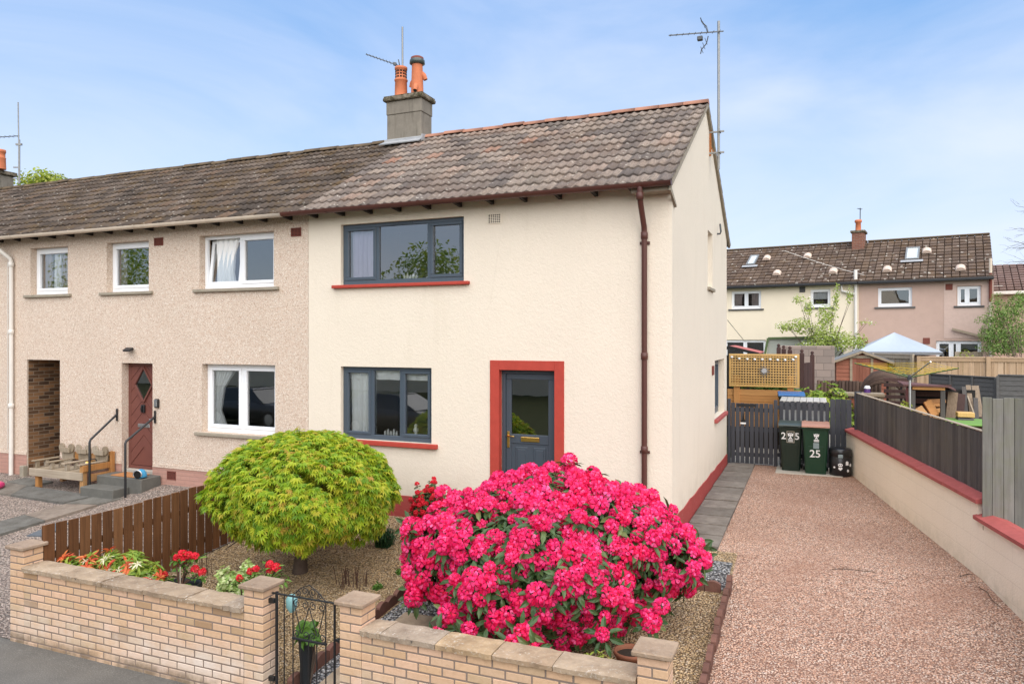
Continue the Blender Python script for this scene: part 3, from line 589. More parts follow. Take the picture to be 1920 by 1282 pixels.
# ---------------------------------------------------------------- houses
def ring(mb, fr, u0, u1, z0, z1, w, n0, n1, bev=.004, wb=None):
    wb = wb or w
    fr.box(mb, u0, u1, n0, n1, z1-w, z1, bev); fr.box(mb, u0, u1, n0, n1, z0, z0+wb, bev)
    fr.box(mb, u0, u0+w, n0, n1, z0+wb, z1-w, bev); fr.box(mb, u1-w, u1, n0, n1, z0+wb, z1-w, bev)
def window(par, fr, u0, u1, z0, z1, mat, lights, dep=.12, fw=.055, sill=None, curtains=(), tilt=None, vent=False, trim=.0, label=None, inner=.06):
    f = MB(); g_ = MB(); nf = -dep; zb = z0
    ring(f, fr, u0, u1, zb, z1, fw, nf-.06, nf, .005, fw+.02)
    us = [u0+fw] + [u0 + t*(u1-u0) for t in lights] + [u1-fw]
    for t in lights: fr.box(f, u0+t*(u1-u0)-.03, u0+t*(u1-u0)+.03, nf-.058, nf-.002, zb+fw+.02, z1-fw, .004)
    for i in range(len(us)-1):
        a = us[i] + (.03 if i else 0); b = us[i+1] - (.03 if i < len(us)-2 else 0); za, zt = zb+fw+.02, z1-fw
        opening = (i in tilt) if tilt else False
        kind = inner if isinstance(inner, (list, tuple)) else [inner]*(len(us)-1)
        w = kind[i]
        if opening:
            f2 = Fr(fr.P(0, nf-.02, za), fr.U, fr.N); lean = math.radians(7); up = (Vector((0, 0, 1))*math.cos(lean) - fr.N*math.sin(lean)); nn = (fr.N*math.cos(lean) + Vector((0, 0, 1))*math.sin(lean))
            H = zt-za
            for q in ((a, b, H-w, H), (a, b, 0, w), (a, a+w, w, H-w), (b-w, b, w, H-w)): f.fbox(f2.O, fr.U, nn, up, q[0], q[1], -.05, 0, q[2], q[3], .004)
            g_.poly([f2.O + fr.U*(a+w) + up*w - nn*.025, f2.O + fr.U*(b-w) + up*w - nn*.025, f2.O + fr.U*(b-w) + up*(H-w) - nn*.025, f2.O + fr.U*(a+w) + up*(H-w) - nn*.025])
        else:
            if w > 0: ring(f, fr, a, b, za, zt, w, nf-.05, nf+.012, .006)
            g_.poly([fr.P(a+w, nf-.03, za+w), fr.P(b-w, nf-.03, za+w), fr.P(b-w, nf-.03, zt-w), fr.P(a+w, nf-.03, zt-w)])
    if vent: fr.box(f, (u0+u1)/2-.2, (u0+u1)/2+.2, nf, nf+.018, z1-.042, z1-.022, .004)
    W_ = f.build('window', mat, par, label)
    g_.build('pane', MT['glass'], W_)
    if sill:
        m_, su0, su1, t_, pr = sill; sb = MB(); fr.box(sb, su0, su1, -dep+.002, pr, z0-t_, z0-.002, .008); sb.build('sill', m_, W_)
    for (c0, c1, mm, sh, zt_) in curtains:          # from fraction c0 to c1, sh = how far it is drawn aside lower down
        cb = MB(); K = 40; rows = [0, .35, .7, 1]; ids = []
        for r_ in rows:
            zz = z1 - .02 - (z1-z0-.05)*r_*zt_; row = []
            for k in range(K+1):
                t = k/K; a = c0 + (c1-c0)*t; w_ = 1 - sh*math.sin(math.pi*min(1, r_*.8)) ; a = c0 + (a-c0)*w_
                row.append(cb.vert(fr.P(u0+(u1-u0)*a, nf-.11-.02*math.sin(t*26+r_)+.012*math.sin(t*61), zz)))
            ids.append(row)
        for r_ in range(len(rows)-1):
            for k in range(K): cb.face([ids[r_][k], ids[r_][k+1], ids[r_+1][k+1], ids[r_+1][k]], True)
        cb.build('curtain', mm, W_)
    return W_
def ornament(par, fr, u, z, kind='urn'):
    mb = MB(); p = fr.P(u, -.16, z)
    if kind == 'urn': mb.lathe(p, [(.03, 0), (.035, .02), (.02, .05), (.045, .09), (.04, .13), (.02, .15), (.035, .17), (.015, .2)], 12)
    else:
        for k in range(5): mb.lathe(p + fr.U*(k*.055-.11), [(.022, 0), (.02, .05+.02*(k % 2)), (.008, .07+.03*(k % 2))], 8)
    return mb
def roof_side(mb, x0, x1, ye, ze, yr, zr, rows, roll=.15, amp=.026, jx=.0, samples=8):
    L = math.hypot(yr-ye, zr-ze); dy, dz = (yr-ye)/L, (zr-ze)/L; ny, nz = -dz, dy
    if nz < 0: ny, nz = -ny, -nz
    n = int(round((x1-x0)/roll*samples)); xs = np.linspace(x0, x1, n+1); ph = (xs-x0)/roll % 1.0
    wave = amp*np.clip(np.cos(2*np.pi*(ph-.5))*.5+.5, 0, 1)**1.6
    gauge = L/rows; tile = np.floor((xs-x0)/(2*roll)).astype(int)
    for r in range(rows):
        s0 = r*gauge - (.05 if r == 0 else .03); s1 = (r+1)*gauge
        tj = np.array([rnd.uniform(-.006, .006) for _ in range(tile.max()+2)])[tile]; ts = np.array([rnd.uniform(-.012, .012) for _ in range(tile.max()+2)])[tile]
        if jx: ts = ts + np.array([rnd.uniform(-jx, jx)*(rnd.random() < .2) for _ in range(tile.max()+2)])[tile]
        lo = [mb.vert((x, ye+dy*(s0+t)+ny*(.034+w+j), ze+dz*(s0+t)+nz*(.034+w+j))) for x, w, j, t in zip(xs, wave, tj, ts)]
        hi = [mb.vert((x, ye+dy*s1+ny*(.004+w), ze+dz*s1+nz*(.004+w))) for x, w in zip(xs, wave)]
        lip = [mb.vert((x, ye+dy*(s0+t)+ny*(-.004+w*.85), ze+dz*(s0+t)+nz*(-.004+w*.85))) for x, w, t in zip(xs, wave, ts)]
        for k in range(n):
            u0 = (xs[k]-x0)/(2*roll); u1 = (xs[k+1]-x0)/(2*roll); um = max(u0, 0)
            c = math.floor((u0+u1)/2)+.5; uv = [(c, r+.5)]*4
            mb.face([lo[k], lo[k+1], hi[k+1], hi[k]], True, uv); mb.face([lip[k], lip[k+1], lo[k+1], lo[k]], False, uv)
def ridge(mb, x0, x1, y, z, r=.12, seg=.45):
    n = max(1, round((x1-x0)/seg)); s_ = (x1-x0)/n
    for i in range(n):
        a, b = x0+i*s_+.004, x0+(i+1)*s_-.004; dz = jit(.012); K = 8
        A = [mb.vert((a, y+r*math.cos(math.pi*k/K), z-.07+dz+r*.8*math.sin(math.pi*k/K))) for k in range(K+1)]
        B = [mb.vert((b, y+r*math.cos(math.pi*k/K), z-.07+dz+jit(.004)+r*.8*math.sin(math.pi*k/K))) for k in range(K+1)]
        for k in range(K): mb.face([A[k], A[k+1], B[k+1], B[k]], True)
        mb.face(A); mb.face(B[::-1])
def gutter(mb, x0, x1, y, z, r=.062):
    K = 8; n = 24; xs = np.linspace(x0, x1, n+1); prev = None
    for x in xs:
        row = [mb.vert((x, y - r*math.cos(math.pi*k/K), z - r*1.05*math.sin(math.pi*k/K))) for k in range(K+1)]
        if prev:
            for k in range(K): mb.face([prev[k], prev[k+1], row[k+1], row[k]], True)
        else: first = row
        prev = row
    mb.face(first); mb.face(prev[::-1])
    for x in np.arange(x0+.9, x1, 1.75):           # union clips
        row0 = []; 
        for dx in (-.02, .02): row0.append([mb.vert((x+dx, y - (r+.008)*math.cos(math.pi*k/K), z+.004 - (r+.008)*1.05*math.sin(math.pi*k/K))) for k in range(K+1)])
        for k in range(K): mb.face([row0[0][k], row0[0][k+1], row0[1][k+1], row0[1][k]], True)
def shell(mb, x0, x1, y0, y1, z0, ze, yr, zr, fo=(), go=(), left_go=()):
    ff = Fr((0, y0, 0), (1, 0, 0), (0, -1, 0)); fg = Fr((x1, 0, 0), (0, 1, 0), (1, 0, 0))
    wall_panel(mb, ff, x0, x1, z0, ze, fo); wall_panel(mb, fg, y0, y1, z0, ze, go)
    mb.poly([(x1, y0, ze), (x1, y1, ze), (x1, yr, zr)])
    mb.poly([(x0, y0, z0), (x0, y1, z0), (x0, y1, ze), (x0, yr, zr), (x0, y0, ze)])
    mb.poly([(x0, y1, z0), (x1, y1, z0), (x1, y1, ze), (x0, y1, ze)])
# --- cream end-terrace house
RIDGE_Y, RIDGE_Z, EAVE_Y, EAVE_Z = 3.36, 7.10, -.26, 4.985
XB = -6.165
H1 = thing('end_terrace_house', 'cream rendered end-terrace house with red door surround and grey windows', 'house', (-3.1, 3.4, 0))
FF = Fr((0, 0, 0), (1, 0, 0), (0, -1, 0)); FG = Fr((0, 0, 0), (0, 1, 0), (1, 0, 0))
fo = [(-5.50, -3.205, 3.755, 4.765), (-5.50, -3.775, 1.20, 2.40), (-2.607, -1.715, .25, 2.392)]
go = [(3.655, 4.345, 3.82, 4.872), (4.70, 6.36, 1.27, 2.427)]
mb = MB(); shell(mb, XB+.003, 0, 0, 6.82, -.15, 5.06, RIDGE_Y, 7.06, fo, go); mb.build('wall', MT['cream'], H1)
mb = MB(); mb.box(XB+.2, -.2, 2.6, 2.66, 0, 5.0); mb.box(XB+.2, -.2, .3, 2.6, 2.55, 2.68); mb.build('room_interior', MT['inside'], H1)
mb = MB(); FF.box(mb, XB+.01, -2.757, .0, .016, -.2, .345, .004); FF.box(mb, -1.566, .014, .0, .016, -.2, .345, .004)
n = 22
for i in range(n):                                 # painted edge wanders a little
    a, b = .0 + i*6.82/n, (i+1)*6.82/n; z_ = lambda y: .345 - .0115*y + .010*math.sin(y*5.1) + .006*math.sin(y*13)
    mb.hexa([(0, a, -.1), (.015, a, -.1), (.015, b, -.1), (0, b, -.1), (0, a, z_(a)), (.015, a, z_(a)), (.015, b, z_(b)), (0, b, z_(b))])
mb.build('plinth', MT['redplinth'], H1)
mb = MB(); roof_side(mb, XB, .055, EAVE_Y, EAVE_Z, RIDGE_Y, RIDGE_Z, 12); roof_side(mb, XB, .055, 6.82+.26, EAVE_Z, RIDGE_Y, RIDGE_Z, 12, samples=4)
ROOF1 = mb.build('roof', MT['tile_a'], H1)
mb = MB(); ridge(mb, -5.75, .06, RIDGE_Y, RIDGE_Z+.07, .105); mb.build('ridge', MT['ridge_red'], ROOF1)
mb = MB()                                          # verge mortar and undercloak on the gable
for (ya, za, yb, zb) in ((EAVE_Y, EAVE_Z, RIDGE_Y, RIDGE_Z), (7.08, EAVE_Z, RIDGE_Y, RIDGE_Z)):
    mb.hexa([(.0, ya, za-.06), (.052, ya, za-.06), (.052, ya, za+.012), (.0, ya, za+.012), (.0, yb, zb-.06), (.052, yb, zb-.06), (.052, yb, zb+.012), (.0, yb, zb+.012)])
mb.build('verge', MT['stone_sill'], ROOF1)
mb = MB(); gutter(mb, XB-.28, .05, -.335, 4.975); mb.build('gutter', MT['gutter_brown'], H1)
first = None
for i in range(11):
    x = XB + .18 + i*.545
    if first is None:
        mb = MB(); mb.prism([(x-.026, -.30, 4.905), (x-.026, .0, 4.905), (x-.026, .0, 5.04), (x-.026, -.30, 4.955)], (.052, 0, 0)); mb.v = [(a, b, c - (.0 if b > -.1 else -.03)) for a, b, c in mb.v]
        first = mb.build('rafter_end', MT['rafter'], H1)
    else: c = first.copy(); COL.objects.link(c); c.location.x += i*.545
mb = MB(); mb.box(-.52, .0, -.255, -.0, 4.862, 4.93, .01); mb.prism([(.004, -.30, 4.86), (.004, .16, 4.70), (.004, .19, 4.73), (.004, -.26, 4.93)], (.03, 0, 0)); mb.build('eaves_box', MT['stone_sill'], H1)
mb = MB(); xp = -.375
mb.tube([(xp, -.335, 4.93), (xp, -.335, 4.80), (xp, -.30, 4.72), (xp, -.07, 4.42), (xp, -.055, 4.34), (xp, -.055, .05)], .040, 12)
for z in (4.80, 4.30, 2.62, 1.32, .6): mb.lathe((xp, -.055 if z < 4.5 else -.335, z), [(.041, -.05), (.05, -.045), (.05, .045), (.041, .05)], 12)
for z in (4.2, 1.28): mb.box(xp-.07, xp+.07, -.03, -.001, z-.02, z+.02, .004)
mb.build('downpipe', MT['gutter_brown'], H1)
window(H1, FF, -5.50, -3.205, 3.755, 4.765, MT['anth'], [.295, .715], .07, .06, (MT['red'], -5.64, -3.10, .055, .075), [(.05, .26, MT['curtain_lilac'], .1, 1)], vent=True, inner=[.05, 0, .05])
window(H1, FF, -5.50, -3.775, 1.20, 2.40, MT['anth'], [.335, .655], .07, .06, (MT['red'], -5.64, -3.66, .075, .075), [(.05, .33, MT['curtain'], .0, 1), (.02, .98, MT['curtain'], 0, .17)], vent=True, inner=[.045, 0, .045])
ornament(H1, FF, -4.15, 1.28).build('ornament', MT['sticker'], H1)
ornament(H1, FF, -4.62, 1.28, 'castle').build('ornament', MT['sticker'], H1)
ornament(H1, FF, -4.25, 3.83, 'castle').build('ornament', MT['sticker'], H1)
window(H1, FG, 3.655, 4.345, 3.82, 4.872, MT['white'], [], .13, .06, (MT['stone_sill'], 3.60, 4.40, .06, .05))
window(H1, FG, 4.70, 6.36, 1.27, 2.427, MT['anth'], [.5], .13, .06, (MT['redcap'], 4.62, 6.46, .075, .07))
mb = MB(); FF.box(mb, -2.755, -2.605, -.1, .018, -.15, 2.535, .004); FF.box(mb, -1.717, -1.568, -.1, .018, -.15, 2.535, .004); FF.box(mb, -2.605, -1.717, -.1, .018, 2.390, 2.535, .003)
mb.build('door_surround', MT['red'], H1)
D1 = MB(); ring(D1, FF, -2.603, -1.719, .26, 2.388, .055, -.18, -.10, .005)
ring(D1, FF, -2.546, -1.776, .318, 2.33, .085, -.17, -.125, .006, .16); FF.box(D1, -2.462, -1.860, -.17, -.127, 1.27, 1.41, .005)
FF.box(D1, -2.462, -1.860, -.165, -.140, .478, 1.27)
for ua in (-2.39, -2.10): FF.box(D1, ua, ua+.20, -.145, -.128, .54, 1.22, .012); FF.box(D1, ua+.035, ua+.165, -.13, -.120, .575, 1.185, .01)
DOOR1 = D1.build('door', MT['anth_door'], H1)
mb = MB(); mb.poly([FF.P(-2.462, -.15, 1.41), FF.P(-1.860, -.15, 1.41), FF.P(-1.860, -.15, 2.246), FF.P(-2.462, -.15, 2.246)]); mb.build('door_pane', MT['glass_dark'], DOOR1)
mb = MB(); FF.box(mb, -2.30, -2.0, -.128, -.112, 1.305, 1.375, .006); mb.build('letterbox', MT['brass'], DOOR1)
mb = MB(); FF.box(mb, -2.527, -2.487, -.126, -.112, 1.20, 1.45, .006); mb.tube([FF.P(-2.507, -.112, 1.385), FF.P(-2.507, -.07, 1.385), FF.P(-2.39, -.07, 1.38)], .011, 8); mb.build('handle', MT['brass'], DOOR1)
mb = MB(); FF.box(mb, -2.607, -1.715, -.2, .25, .13, .255, .008); FF.box(mb, -2.75, -1.57, .02, .62, -.2, .13, .01); mb.build('doorstep', MT['stepconc'], H1)
def vent(par, fr, u0, u1, z0, z1, mat):
    mb = MB(); ring(mb, fr, u0, u1, z0, z1, .018, .001, .014, .002)
    for i in range(1, 6): t = u0+.018 + (u1-u0-.036)*i/6; fr.box(mb, t-.005, t+.005, .001, .010, z0+.018, z1-.018)
    for i in range(1, 5): t = z0+.018 + (z1-z0-.036)*i/5; fr.box(mb, u0+.018, u1-.018, .001, .0085, t-.005, t+.005)
    V_ = mb.build('air_vent', mat, par); b = MB(); fr.box(b, u0+.017, u1-.017, .0006, .003, z0+.017, z1-.017); b.build('vent_hole', MT['hole'], V_)
vent(H1, FF, -2.80, -2.57, 4.61, 4.77, MT['vent_cream'])
mb = MB(); FG.box(mb, 4.22, 4.40, .001, .03, 2.16, 2.34, .005); mb.build('gable_vent', MT['vent_red'], H1)
mb = MB(); mb.tube([(.0, 5.05, 4.98), (.06, 5.05, 4.98), (.075, 5.05, 5.02), (.06, 5.05, 5.18)], .018, 8); mb.build('wall_hook', MT['aerial'], H1)
# chimney on the party line
mb = MB(); CX0, CX1, CY0, CY1 = -6.604, -5.771, 3.16, 3.62
mb.box(CX0, CX1, CY0, CY1, 6.6, 7.62, .01); mb.box(CX0-.012, CX1+.012, CY0-.012, CY1+.012, 7.62, 7.90, .01)
CH = mb.build('chimney', MT['chimney'], H1)
mb = MB(); mb.box(CX0-.07, CX1+.07, CY0-.07, CY1+.07, 7.90, 7.985, .02); mb.prism([(CX0-.05, CY0-.05, 7.98), (CX1+.05, CY0-.05, 7.98), (CX1+.05, CY1+.05, 7.98), (CX0-.05, CY1+.05, 7.98)], (0, 0, .03)); mb.build('cope', MT['cope_moss'], CH)
mb = MB(); mb.box(CX0-.04, CX1+.04, CY0-.05, CY0-.001, 6.95, 7.09, .008); mb.prism([(CX0-.06, CY0-.22, 6.93), (CX1+.06, CY0-.22, 6.93), (CX1+.04, CY0-.04, 7.02), (CX0-.04, CY0-.04, 7.02)], (0, -.01, .02)); mb.prism([(CX1+.003, CY0, 7.0), (CX1+.003, CY1, 7.1), (CX1+.003, CY1, 7.22), (CX1+.003, CY0, 7.14)], (.03, 0, 0)); mb.build('flashing', MT['lead'], CH)
mb = MB(); qx, qy = -6.395, 3.39; mb.lathe((qx, qy, 8.0), [(.15, 0), (.14, .02), (.128, .38), (.14, .39), (.145, .42), (.122, .43), (.122, .63), (.136, .64), (.136, .69), (.10, .695)], 20)
for z in (8.455, 8.515, 8.575):
    for k in range(12): a = 2*math.pi*k/12; mb.m = 1; mb.fbox((qx+.1225*math.cos(a), qy+.1225*math.sin(a), z), (math.cos(a), math.sin(a), 0), (-math.sin(a), math.cos(a), 0), (0, 0, 1), -.01, .003, -.021, .021, 0, .032)
mb.build('chimney_pot', [MT['terracotta'], MT['hole']], CH)
mb = MB(); cx, cy = -5.995, 3.39; mb.lathe((cx, cy, 8.0), [(.14, 0), (.135, .05), (.115, .66), (.115, .72)], 20)
for a, z in ((-1.3, .12), (.35, .40), (2.9, .27)):
    d_ = Vector((math.cos(a), math.sin(a), 0)); p = Vector((cx, cy, 8.0+z)); mb.tube([p + d_*.07 + Vector((0, 0, .14)), p + d_*.14 + Vector((0, 0, .06)), p + d_*.18 - Vector((0, 0, .03))], [.045, .058, .047], 10)
mb.m = 1; mb.lathe((cx, cy, 8.69), [(.13, 0), (.165, .02), (.16, .09), (.14, .11)], 20); mb.m = 2; mb.lathe((cx, cy, 8.80), [(.14, 0), (.135, .04), (.10, .06)], 20); mb.m = 3
a = -1.3; d_ = Vector((math.cos(a), math.sin(a), 0)); p = Vector((cx, cy, 8.12)) + d_*.175; mb.tube([p - Vector((0, 0, .03)), p + d_*.016 - Vector((0, 0, .04))], .034, 10)
mb.build('chimney_pot', [MT['terracotta'], MT['lid_black'], MT['vent_red'], MT['hole']], CH)
# --- pebbledashed neighbour
X2 = -23.0
H2 = thing('terraced_house', 'beige pebbledashed terraced house with white windows and maroon front door', 'house', (-10, 3.4, 0))
fo = [(-13.28, -12.147, 3.77, 4.742), (-11.033, -9.898, 3.77, 4.742), (-8.622, -6.905, 3.77, 4.75), (-8.56, -6.876, 1.15, 2.40), (-10.62, -9.80, .10, 2.39), (-13.389, -12.378, -.05, 2.424)]
mb = MB(); shell(mb, X2, XB-.003, 0, 6.82, -.15, 5.03, RIDGE_Y, 7.02, fo, []); mb.build('wall', MT['dash'], H2)
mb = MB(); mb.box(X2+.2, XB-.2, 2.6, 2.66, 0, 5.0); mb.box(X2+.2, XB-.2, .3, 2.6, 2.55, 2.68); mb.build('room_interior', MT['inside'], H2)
mb = MB()
for a, b in ((X2, -13.392), (-12.375, -10.62), (-9.80, XB-.006)): FF.box(mb, a, b, -.004, .002, -.2, .43)
mb.v = [(a, b+.012, c) if False else (a, b, c) for a, b, c in mb.v]; mb.build('plinth', MT['plinth_pink'], H2)
mb = MB()                                          # dash bellcast lip above the plinth
for a, b in ((X2, -13.392), (-12.375, -10.635), (-9.79, XB-.006)): FF.box(mb, a, b, -.002, .016, .428, .455, .005); FF.box(mb, a, b, -.002, .010, .455, .50, .004)
mb.build('bellcast', MT['dash'], H2)
mb = MB(); roof_side(mb, X2, XB, EAVE_Y, EAVE_Z-.012, RIDGE_Y, RIDGE_Z-.025, 12, jx=.03, samples=6); roof_side(mb, X2, XB, 7.08, EAVE_Z-.012, RIDGE_Y, RIDGE_Z-.025, 12, samples=2)
ROOF2 = mb.build('roof', MT['tile_b'], H2)
mb = MB(); ridge(mb, X2, -6.61, RIDGE_Y, RIDGE_Z+.04, .11); mb.build('ridge', MT['ridge_dark'], ROOF2)
mb = MB(); gutter(mb, X2, XB-.285, -.335, 4.965, .058); mb.build('gutter', MT['gutter_cream'], H2)
for i in range(20):
    c = first.copy(); COL.objects.link(c); c.parent = H2; OFF[c] = OFF[H2]; x = XB - .36 - i*.545
    c.location = Vector((x - (XB+.18), 0, 0)) + (OFF[H1]-OFF[H2])
ST = MT['stone_sill']
window(H2, FF, -13.28, -12.147, 3.77, 4.742, MT['white'], [], .13, .06, (ST, -13.43, -12.03, .06, .06), [(.05, .28, MT['curtain_dim'], 0, 1), (.36, .56, MT['curtain'], .2, 1), (.58, .78, MT['curtain_dim'], .1, 1)])
window(H2, FF, -11.033, -9.898, 3.77, 4.742, MT['white'], [], .13, .06, (ST, -11.19, -9.78, .06, .06), [(.05, .22, MT['curtain_dim'], 0, 1)])
window(H2, FF, -8.622, -6.905, 3.77, 4.75, MT['white'], [.5], .13, .06, (ST, -8.74, -6.78, .06, .06), [(.1, .42, MT['curtain'], .25, 1)], tilt=[0])
window(H2, FF, -8.56, -6.876, 1.15, 2.40, MT['white'], [.5], .13, .06, (ST, -8.70, -6.74, .06, .06), [(.04, .38, MT['curtain'], .75, 1)])
d = MB(); ring(d, FF, -10.62, -9.80, .33, 2.388, .06, -.22, -.15, .005); FF.box(d, -10.56, -9.86, -.20, -.17, .40, 2.328)
for i in range(9):                                 # chevron boards standing proud
    zc = .42 + i*.235
    for s_ in (-1, 1):
        uc = -10.21
        def clampq(z0, z1): return z0, z1
        for k in range(1):
            a0, a1 = uc, uc + s_*.345
            zA0, zA1 = zc+.345, zc+.345+.222; zB0, zB1 = zc, zc+.222
            pts = [(a0, zA0), (a1, zB0), (a1, zB1), (a0, zA1)]
            lo, hi = .405, 2.322
            if max(p[1] for p in pts) < lo or min(p[1] for p in pts) > hi: continue
            poly = pts
            def clip(poly, inside, inter):
                out = []
                for i_, p in enumerate(poly):
                    q = poly[(i_+1) % len(poly)]
                    if inside(p): out.append(p)
                    if inside(p) != inside(q): out.append(inter(p, q))
                return out
            for bnd, sg in ((lo, 1), (hi, -1)):
                poly = clip(poly, lambda p: sg*(p[1]-bnd) >= 0, lambda p, q: (p[0]+(q[0]-p[0])*(bnd-p[1])/(q[1]-p[1]), bnd)) if poly else poly
            if len(poly) >= 3: d.prism([FF.P(p[0], -.171, p[1]) for p in poly], FF.N*.014)
DOOR2 = d.build('door', MT['door_red'], H2)
mb = MB(); c0 = (-10.20, 1.97); h_, w_ = .40, .235
for a, b in (((-1, 0), (0, 1)), ((0, 1), (1, 0)), ((1, 0), (0, -1)), ((0, -1), (-1, 0))):
    mb.bar(FF.P(c0[0]+a[0]*w_, -.142, c0[1]+a[1]*h_*.86), FF.P(c0[0]+b[0]*w_, -.142, c0[1]+b[1]*h_*.86), .03, .035, up=FF.N)
mb.build('diamond_frame', MT['door_red'], DOOR2)
mb = MB(); mb.poly([FF.P(c0[0]-w_, -.150, c0[1]), FF.P(c0[0], -.150, c0[1]-h_*.86), FF.P(c0[0]+w_, -.150, c0[1]), FF.P(c0[0], -.150, c0[1]+h_*.86)]); mb.build('diamond_pane', MT['glass_dark'], DOOR2)
mb = MB(); mb.poly([FF.P(c0[0]-w_, -.154, c0[1]), FF.P(c0[0], -.154, c0[1]-h_*.86), FF.P(c0[0]+w_, -.154, c0[1]), FF.P(c0[0], -.154, c0[1]+h_*.86)]); mb.build('diamond_back', MT['inside'], DOOR2)
mb = MB(); FF.box(mb, -10.36, -10.05, -.157, -.14, 1.14, 1.21, .006); mb.build('letterbox', MT['steel'], DOOR2)
mb = MB(); FF.box(mb, -10.25, -10.16, -.157, -.11, 1.43, 1.58, .01); mb.tube([FF.P(-10.205, -.10, 1.56), FF.P(-10.205, -.085, 1.50), FF.P(-10.205, -.10, 1.45)], .014, 8); mb.build('knocker', MT['black'], DOOR2)
mb = MB(); FF.box(mb, -9.92, -9.885, -.157, -.14, 1.18, 1.36, .005); mb.tube([FF.P(-9.90, -.14, 1.31), FF.P(-9.90, -.10, 1.31), FF.P(-10.0, -.10, 1.31)], .010, 8); mb.build('handle', MT['steel'], DOOR2)
mb = MB(); FF.box(mb, -10.60, -9.81, -.24, -.06, .26, .33, .008); mb.build('threshold', MT['concrete'], H2)
mb = MB(); FF.box(mb, -10.615, -9.805, -.26, -.085, -.1, .258, .004); mb.build('threshold_riser', MT['door_red'], H2)
mb = MB(); mb.box(-13.60, -13.386, .03, 5.5, -.1, 2.6); mb.box(-13.386, -12.378, 5.4, 5.5, -.1, 2.6); mb.box(-12.382, -12.15, .285, 5.5, -.1, 2.6)
# facing wall of the passage runs slantwise in view
mb.build('passage_lining', MT['pendbrick'], H2)
mb = MB(); mb.box(-13.388, -12.379, .02, 5.5, 2.432, 2.47); mb.build('passage_ceiling', MT['inside'], H2)
vent(H2, FF, -9.75, -9.52, 4.62, 4.77, MT['vent_red']); vent(H2, FF, -6.53, -6.31, 4.62, 4.77, MT['vent_red'])
vent(H2, FF, -9.42, -9.20, .22, .38, MT['vent_red'])
mb = MB(); xp = -13.80
mb.tube([(xp-.15, -.335, 4.92), (xp-.15, -.335, 4.84), (xp-.13, -.30, 4.77), (xp, -.08, 4.55), (xp, -.06, 4.47), (xp, -.06, -.03)], .042, 12)
for z in (4.42, 3.0, 1.45): mb.lathe((xp, -.06, z), [(.043, -.05), (.053, -.045), (.053, .045), (.043, .05)], 12)
mb.build('downpipe', MT['pipe_white'], H2)
mb = MB(); mb.tube([(-13.99, -.012, 4.5), (-13.99, -.012, .5)], .008, 6); mb.build('cable', MT['pipe_white'], H2)
mb = MB(); c0, c1 = -20.6, -19.78; mb.box(c0, c1, 2.9, 3.86, 6.4, 7.58, .01); CH2 = mb.build('chimney', MT['chimney'], H2)
mb = MB(); mb.box(c0-.07, c1+.07, 2.83, 3.93, 7.58, 7.70, .02); mb.build('cope', MT['cope_moss'], CH2)
mb = MB(); q_ = onY(0, 290, 3.4); mb.lathe((q_.x, 3.4, 7.70), [(.15, 0), (.14, .3), (.15, .32), (.13, .34), (.13, .46), (.145, .47), (.145, .55), (.1, .56)], 18); mb.build('chimney_pot', MT['terracotta'], CH2)

# ---------------------------------------------------------------- front wall, piers, iron gate
def brick_courses(mb, x0, x1, y0, y1, z0, n, flip=0):
    for c in range(n):
        z = z0 + c*.075; x = x0 - (.1125 if (c+flip) % 2 else 0)
        while x < x1-.02:
            a, b = max(x, x0), min(x+.215, x1)
            if b-a > .03: j = jit(.0018); mb.box(a+.002+jit(.001), b-.002+jit(.001), y0+j, y1, z+.0065, z+.0685+jit(.001), .004)
            x += .225
def front_wall(label, x0, x1, cols_, flip):
    root = thing('brick_garden_wall', label, 'garden wall', ((x0+x1)/2, -4.72, -.48))
    mb = MB(); brick_courses(mb, x0, x1, -4.83, -4.615, -.5, 11, flip); mb.build('brickwork', MT['buff'], root)
    mb = MB(); mb.box(x0, x1, -4.826, -4.62, -.56, .325); mb.build('mortar_joints', MT['mortar'], root)
    x = x0 + .004
    for k, w in enumerate(cols_):
        b = min(x+w, x1-.004); mb = MB(); z0, z1 = .330+jit(.004), .378+jit(.006); K = 10; N_ = 5
        f_ = [(-4.868+jit(.007)) for _ in range(K+1)]; bk = [(-4.575+jit(.008)) for _ in range(K+1)]; g = []
        for i in range(K+1):
            xx = x + (b-x)*i/K; g.append([mb.vert((xx, f_[i] + (bk[i]-f_[i])*j/N_, z1 + jit(.0025) - (.006 if j in (0, N_) else 0))) for j in range(N_+1)])
        lo = [[mb.vert((x+(b-x)*i/K, f_[i]+.004+jit(.003), z0)), mb.vert((x+(b-x)*i/K, bk[i], z0))] for i in range(K+1)]
        for i in range(K):
            for j in range(N_): mb.face([g[i][j], g[i+1][j], g[i+1][j+1], g[i][j+1]])
            mb.face([lo[i][0], lo[i+1][0], g[i+1][0], g[i][0]]); mb.face([lo[i][1], g[i][N_], g[i+1][N_], lo[i+1][1]])
        mb.face([lo[0][0], g[0][0]] + g[0][1:] + [lo[0][1]]); mb.face(([lo[K][0], g[K][0]] + g[K][1:] + [lo[K][1]])[::-1])
        mb.build('coping_slab', MT['coping'], root); x = b + .008
        if x > x1-.05: break
    return root
front_wall('longer buff brick garden wall with stone coping in front of the lime maple', -6.165, -3.087, [.62, .60, .58, .56, .46, .30], 0)
front_wall('buff brick garden wall with lichen spotted coping in front of the pink bush', -1.790, .603, [.20, .52, .50, .50, .66], 1)
